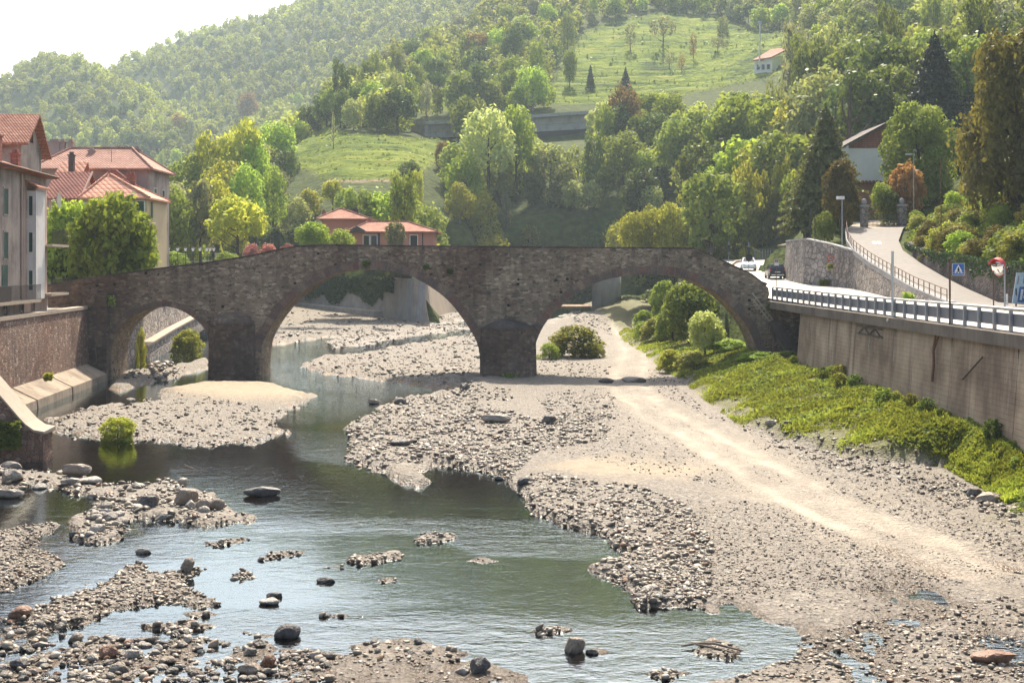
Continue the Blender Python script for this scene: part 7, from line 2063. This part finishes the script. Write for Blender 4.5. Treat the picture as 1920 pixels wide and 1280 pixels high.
BIG = [(1136, 722, 29, 12, 'dark', 'rounded', 'dark flat boulder blocking the dirt track under the bridge, the smaller one'), (1187, 721, 47, 14, 'grey', 'rounded', 'long grey boulder blocking the dirt track under the bridge, the bigger one'),
       (928, 801, 58, 19, 'grey', 'rounded', 'long smooth grey slab resting high on the middle bar'), (1028, 803, 28, 18, 'dark', 'blocky', 'dark block right of the long grey slab on the middle bar'),
       (343, 955, 46, 34, 'tan', 'blocky', 'biggest brown boulder of the cluster between the pools'), (381, 962, 38, 28, 'tan', 'rounded', 'rounded brown boulder at the right end of the cluster'), (405, 962, 30, 24, 'tan', 'rounded', 'brown boulder leaning on the rounded one at the cluster end'),
       (271, 960, 42, 28, 'dark', 'angular', 'dark angular boulder in front of the boulder cluster'), (283, 950, 28, 26, 'tan', 'rounded', 'brown egg-shaped boulder behind the dark angular one'), (138, 897, 54, 28, 'tan', 'rounded', 'tall rounded boulder on the row by the parapet end'),
       (130, 912, 42, 16, 'pale', 'flat', 'pale flat boulder below the tall rounded one in the row'), (169, 912, 48, 15, 'pale', 'flat', 'pale long flat boulder, next right in the row'), (14, 878, 38, 20, 'pale', 'rounded', 'pale boulder beside the parapet foot'), (14, 908, 40, 28, 'grey', 'blocky', 'grey tilted block at the row\'s shore end'),
       (10, 932, 54, 22, 'grey', 'angular', 'grey angular boulder dipping into the brown side pool'), (487, 930, 70, 26, 'dark', 'flat', 'dark wet rock standing alone in the dark pool'), (350, 1074, 27, 30, 'tan', 'blocky', 'upright tan stone at the gravel island tip'),
       (537, 1194, 50, 32, 'dark', 'rounded', 'dark rounded boulder in the bright shallows'), (467, 1262, 46, 34, 'tan', 'angular', 'big split tan boulder near the bottom edge'), (501, 1250, 32, 28, 'rusty', 'blocky', 'rust-brown boulder beside the split tan one'), (1077, 1222, 40, 36, 'tan', 'blocky', 'tan block standing alone in the smooth blue water'),
       (1112, 1222, 26, 18, 'grey', 'angular', 'small grey rock beside the lone tan block'), (898, 1264, 40, 30, 'dark', 'blocky', 'slate-coloured block in the glittering shallows'), (868, 1262, 30, 18, 'pale', 'flat', 'pale flat stone touching the slate-coloured block'), (512, 1118, 32, 15, 'dark', 'rounded', 'dark cap-like stone on the twin rock in the bright pool'),
       (505, 1130, 40, 12, 'pale', 'flat', 'pale flat stone under the dark cap-like one'), (607, 1090, 36, 17, 'dark', 'angular', 'dark jagged stone alone in the bright pool'), (264, 1036, 30, 18, 'grey', 'angular', 'pointed grey stone off the boulder cluster'), (198, 1232, 36, 24, 'rusty', 'blocky', 'rust-coloured boulder in the corner shallows'),
       (245, 1232, 30, 18, 'pale', 'rounded', 'pale pink rounded stone right of the rust-coloured boulder'), (140, 1200, 29, 22, 'tan', 'blocky', 'tan block below the gravel island'), (72, 1210, 32, 15, 'pale', 'flat', 'pale triangular flat stone in the corner shallows'), (32, 1254, 34, 24, 'dark', 'angular', 'dark angular stone in the bottom corner'),
       (34, 1160, 44, 24, 'rusty', 'blocky', 'reddish block at the shore of the corner shallows'), (366, 1264, 30, 18, 'tan', 'rounded', 'ochre rounded stone at the bottom edge'), (216, 1262, 38, 18, 'grey', 'angular', 'grey broken stone near the bottom edge'), (1872, 1250, 88, 26, 'rusty', 'flat', 'long reddish slab in the wet corner gravel'),
       (1860, 952, 48, 22, 'tan', 'flat', 'brown slab beside the bank puddle'), (1829, 942, 28, 17, 'dark', 'blocky', 'dark block left of the brown slab by the puddle'), (870, 742, 20, 16, 'dark', 'blocky', 'dark block on the heap at the middle pier\'s shadow'), (750, 765, 24, 14, 'dark', 'rounded', 'dark stone near the upper tip of the middle bar'),
       (700, 756, 22, 12, 'tan', 'rounded', 'brown stone at the waterside tip of the middle bar'), (752, 845, 40, 15, 'dark', 'flat', 'dark tilted slab in the middle bar near the pool'), (985, 915, 30, 16, 'dark', 'rounded', 'dark stone at the sharp corner of the brown pool'), (936, 897, 18, 12, 'dark', 'rounded', 'dark stone at the brown pool\'s upper bank'),
       (1447, 820, 22, 14, 'pale', 'rounded', 'pale round stone at the head of the rubble strip'), (1476, 826, 24, 16, 'dark', 'angular', 'blue-black stone at the head of the rubble strip')]
for b in BIG: put_stone(*b)
ZON = [  # polygon, count, size lo/hi (m), kinds
    ([(80, 785), (300, 735), (520, 770), (600, 745), (540, 805), (480, 832), (330, 836), (120, 818)], 900, .10, .42, 'ramf'),
    ([(650, 800), (752, 748), (880, 735), (900, 760), (1000, 790), (1150, 770), (1140, 830), (1010, 850), (960, 900), (900, 885), (800, 868), (700, 880), (648, 860)], 2600, .12, .52, 'ramf'),
    ([(850, 722), (960, 735), (960, 760), (870, 750)], 120, .12, .5, 'ramf'),
    ([(1000, 745), (1150, 728), (1160, 790), (1050, 810)], 300, .12, .42, 'raf'),
    ([(950, 905), (1010, 890), (1200, 920), (1300, 960), (1340, 1040), (1330, 1125), (1210, 1130), (1110, 1070), (1150, 1040), (1010, 978)], 1800, .10, .42, 'ramf'),
    ([(1180, 1020), (1330, 1010), (1420, 1080), (1300, 1130), (1190, 1100)], 500, .06, .26, 'rf'),
    ([(1380, 805), (1440, 800), (1620, 860), (1800, 905), (1900, 960), (1920, 1000), (1800, 960), (1650, 905), (1500, 865)], 900, .10, .42, 'af'),
    ([(1240, 700), (1330, 780), (1400, 810), (1330, 790), (1230, 740)], 200, .08, .3, 'af'),
    ([(-20, 870), (160, 882), (340, 902), (420, 945), (490, 972), (350, 982), (260, 975), (230, 1020), (120, 1010), (170, 950), (60, 915), (-20, 935)], 420, .14, .5, 'ramb'),
    ([(-20, 872), (160, 884), (340, 902), (420, 950), (350, 975), (262, 975), (180, 1000), (170, 950), (60, 912), (-20, 930)], 70, .35, .85, 'rabr'),
    ([(-20, 985), (100, 978), (110, 1030), (140, 1055), (60, 1085), (-20, 1105)], 900, .06, .24, 'ram'),
    ([(-20, 1060), (80, 1050), (60, 1110), (-20, 1110)], 120, .08, .3, 'raf'),
    ([(20, 1160), (230, 1048), (300, 1055), (420, 1055), (390, 1112), (436, 1136), (220, 1150), (60, 1190)], 1300, .07, .30, 'ramf'),
    ([(-20, 1150), (300, 1160), (450, 1200), (620, 1220), (620, 1278), (-20, 1278)], 1100, .08, .46, 'ramfb'),
    ([(600, 1215), (980, 1245), (980, 1279), (600, 1279)], 160, .05, .22, 'rf'),
    ([(470, 1050), (500, 1034), (590, 1028), (575, 1042)], 40, .12, .32, 'ra'), ([(640, 1054), (660, 1034), (755, 1034), (752, 1050)], 55, .12, .36, 'ra'), ([(765, 1014), (790, 998), (860, 1002), (858, 1016)], 60, .10, .34, 'raf'),
    ([(440, 1192), (450, 1176), (550, 1195), (500, 1204)], 16, .15, .38, 'rf'),
    ([(1300, 1240), (1500, 1190), (1700, 1140), (1920, 1120), (1920, 1278), (1300, 1278)], 1700, .05, .28, 'raf'),
    ([(1340, 1110), (1920, 1080), (1920, 1130), (1500, 1150)], 420, .04, .18, 'rf'),
    ([(1200, 940), (1500, 950), (1920, 1090), (1340, 1120)], 3200, .05, .17, 'raf'),
    ([(1000, 740), (1180, 735), (1500, 900), (1400, 930), (1010, 850)], 1700, .05, .2, 'raf'), ([(1400, 830), (1560, 860), (1920, 1010), (1920, 1080), (1600, 960)], 1500, .05, .2, 'af'),
    ([(490, 720), (560, 690), (700, 660), (800, 640), (890, 628), (900, 712), (840, 728), (680, 712)], 900, .16, .6, 'raf'),
    ([(490, 640), (500, 622), (640, 630), (880, 606), (890, 628), (700, 660), (560, 690), (490, 665)], 350, .15, .5, 'raf'),
    ([(490, 640), (510, 585), (620, 577), (790, 600), (860, 588), (880, 602), (700, 624), (560, 642)], 520, .2, .75, 'af'), ([(370, 1016), (470, 1004), (480, 1014), (400, 1030)], 50, .1, .35, 'af'), ([(1290, 1226), (1330, 1196), (1400, 1216), (1370, 1240)], 40, .1, .3, 'af'), ([(560, 1060), (640, 1056), (660, 1066), (580, 1072)], 24, .1, .3, 'af'), ([(850, 1052), (900, 1042), (960, 1052), (900, 1060)], 20, .1, .3, 'af'), ([(330, 1150), (400, 1144), (440, 1152), (370, 1162)], 24, .1, .3, 'af'),
    ([(800, 612), (880, 590), (900, 600), (890, 640)], 200, .2, .6, 'raf'),
    ([(1010, 672), (1150, 690), (1130, 715), (1005, 710)], 160, .15, .45, 'raf'), ([(1060, 600), (1070, 575), (1105, 590), (1190, 610), (1180, 630), (1130, 620)], 200, .2, .7, 'raf'), ([(1130, 625), (1230, 600), (1240, 622), (1150, 632)], 160, .2, .6, 'raf'),
    ([(1200, 690), (1260, 700), (1300, 725), (1215, 730)], 120, .12, .35, 'raf'),
    ([(235, 715), (250, 685), (300, 665), (330, 690), (380, 700), (320, 710)], 110, .2, .8, 'rab'), ([(250, 690), (275, 660), (300, 668), (320, 690), (280, 700)], 30, .6, 1.3, 'ab'),
    ([(1290, 735), (1500, 830), (1800, 880), (1900, 940), (1850, 930), (1600, 850)], 60, .15, .4, 'af'),
]
ZON += [(q, 70 if i < 8 else 260, .09 if i < 8 else .2, .38 if i < 8 else .8, 'raf') for i, q in enumerate(SHOAL)]
KM = {'r': 'rounded', 'a': 'angular', 'm': 'angular', 'f': 'flat', 'b': 'blocky'}
sr = np.random.default_rng(23)
sp_, sy_, ss_, sk_ = [], [], [], []
for poly, cnt, lo, hi, kd in ZON:
    a = np.array(poly, float); x0, y0 = a.min(0); x1, y1 = a.max(0)
    cnt = int(cnt * 1.7); lo *= .62; hi *= .66
    q = np.empty((0, 2))
    while len(q) < cnt:
        c = sr.uniform((x0, y0), (x1, y1), (cnt * 4, 2)); c = c[inside(poly, c[:, 0], c[:, 1])]; q = np.concatenate([q, c])
    q = q[:cnt]
    s = lo * (hi / lo) ** (sr.random(cnt) ** 2.1)
    sp_.append(q[:, 0]); sy_.append(q[:, 1]); ss_.append(s); sk_.append(sr.choice(list(kd), cnt))
spx, spy, ssz, skd = map(np.concatenate, (sp_, sy_, ss_, sk_))
SY = np.array([ground_pt(0, p, .1)[1] for p in spy]); SX = (spx - CX) * SY / F
SZ = bed(spx, SY); hb = SZ - zbase(SY)
ok = hb > -0.13 - 0.0 * ssz
tdist = polyline_dist(SX, SY, TRW)
ok &= ~((np.abs(tdist - .95) < .55) | ((tdist < 1.5) & (ssz > .08)))
ok &= ~(np.abs(SX - 0) < 0) & ~((SY > 89.3) & (SY < 96.6) & (((SX > B2(388, 0)[0]) & (SX < B2(488, 0)[0])) | ((SX > B2(897, 0)[0]) & (SX < B2(1008, 0)[0])) | (SX < B2(212, 0)[0])))
spx, spy, ssz, skd, SY, SX, SZ, hb = [v[ok] for v in (spx, spy, ssz, skd, SY, SX, SZ, hb)]
wpx_ = ssz * F / SY
N_ = len(spx); order = np.argsort(-wpx_ * np.where(spy < 640, .7, 1))
indiv = order[:300 - len(BIG)]
mask = np.zeros(N_, bool); mask[indiv] = True
items = []
for i in indiv:
    kind = KM[skd[i]]; dk = spx[i] > 1380 and spy[i] < 1000
    tone = sr.choice(['grey', 'pale', 'dark', 'tan', 'rusty'], p=[.36, .30, .14, .15, .05] if not dk else [.5, .14, .22, .12, .02])
    var = int(sr.integers(4)); s = float(ssz[i]); zf = sr.uniform(.8, 1.15)
    z = max(float(SZ[i]) - s * .16, float(zbase(SY[i])) - .10)
    o = put('stone', stone_mesh(kind, tone, var), None, (float(SX[i]), float(SY[i]), z), float(sr.uniform(0, 6.28)), (s, s * sr.uniform(.8, 1.1), s * zf))
    o.rotation_euler = (sr.normal(0, .12), sr.normal(0, .12), o.rotation_euler[2])
    tag(o, None, 'stone', 'stones of the river bars')
    size = 'large' if wpx_[i] > 30 else 'mid-sized' if wpx_[i] > 22 else 'small'
    _, _, _, pl = min(((spx[i] - a) ** 2 + (1.8 * (spy[i] - b)) ** 2, a, b, s_) for a, b, s_ in SLM)
    items.append((o, spx[i], '%s %s %s' % (size, tone, kind), pl))
unique_labels(items, 'stone')
# the gravel between them
geo = {}
for sub in (1, 2):
    geo[sub] = [stone_geo(sub, 300 + v, SK[v % 4]) for v in range(12)]
VV, FF, TT = [], [], []; off = 0
ids = np.nonzero(~mask)[0]
kind_ix = {'r': 0, 'm': 1, 'a': 1, 'f': 2, 'b': 3}
for i in ids:
    g = geo[2 if wpx_[i] > 9 else 1][kind_ix[skd[i]] + 4 * int(sr.integers(3))]
    V, Fc = g; a = sr.uniform(0, 6.28); ca, sa = math.cos(a), math.sin(a); s = ssz[i]
    W_ = V * np.array([s, s * sr.uniform(.75, 1.1), s * sr.uniform(.75, 1.2)])
    tz = sr.normal(0, .2); W_ = np.stack([W_[:, 0], W_[:, 1], W_[:, 2] + tz * W_[:, 0]], 1)
    W_ = np.stack([W_[:, 0] * ca - W_[:, 1] * sa + SX[i], W_[:, 0] * sa + W_[:, 1] * ca + SY[i], W_[:, 2] + max(SZ[i] - s * .14, zbase(SY[i]) - .08)], 1)
    VV.append(W_); FF.append(Fc + off); off += len(V)
    dk = spx[i] > 1380 and spy[i] < 1000
    TT.append(np.full(len(Fc), np.clip(sr.normal(.50 if not dk else .38, .29), 0, 1)))
me = bpy.data.meshes.new('gravel'); raw_mesh(me, np.concatenate(VV), np.concatenate(FF)); me.materials.append(MT['gravel'])
at = me.attributes.new('tint', 'FLOAT', 'FACE'); at.data.foreach_set('value', np.concatenate(TT).astype(np.float32))
tag(put('gravel', me), kind='stuff')
print('stones', N_, 'gravel faces', len(me.polygons))

# driftwood
def driftwood(label, sticks, loc):
    t = thing('driftwood', label, 'driftwood', loc)
    for pts, r_ in sticks:
        mb = MB(); mb.tube(pts, r_, 7); mb.build('branch', MT['bark_pale'] if r_[0] < .09 else MT['bark_pale'], t)
gx, gy = ground_pt(1343, 1225)
driftwood('bundle of pale driftwood sticks stranded in smooth water', [([(gx - .45, gy + .5, .08), (gx, gy + .2, .16), (gx + .55, gy - .1, .1)], [.025, .03, .02]), ([(gx - .4, gy + .3, .12), (gx + .1, gy, .1), (gx + .5, gy - .25, .06)], [.02, .025, .015]), ([(gx - .7, gy + .4, .05), (gx - .2, gy + .45, .12), (gx + .2, gy + .5, .1)], [.02, .025, .015])], (gx, gy, 0))
gx, gy = ground_pt(1900, 850, .8)
zz = float(bed(np.array([1890.0]), np.array([gy]))[0])
driftwood('dark weathered log lying on the grass bank under the big wall', [([(gx - .9, gy - .6, zz + .1), (gx, gy, zz + .45), (gx + .7, gy + .5, zz + .6)], [.14, .17, .12])], (gx, gy, zz))
gx, gy = ground_pt(352, 905)
driftwood('thin broken crate-like sticks caught on the boulder cluster', [([(gx - .5, gy + .3, .5), (gx + .25, gy + .1, .45)], [.025, .02]), ([(gx - .3, gy + .6, .62), (gx + .4, gy + .2, .4)], [.025, .02]), ([(gx - .45, gy + .2, .35), (gx + .35, gy - .05, .38)], [.025, .02])], (gx, gy, .3))

# ================================================================== haze
mb = MB(); mb.box(-1600, 1500, -30, 1700, -6, 470)
haze = mb.build('haze', [], loc=(0, 0, 0))
k = Mat('haze air')
pv = k.add('ShaderNodeVolumePrincipled', {'Color': (0.72, 0.87, 1.0), 'Density': 0.00021, 'Anisotropy': 0.2})
k.t.links.new(pv.outputs[0], k.out.inputs['Volume'])
haze.data.materials.append(k.m)
tag(haze, kind='stuff')
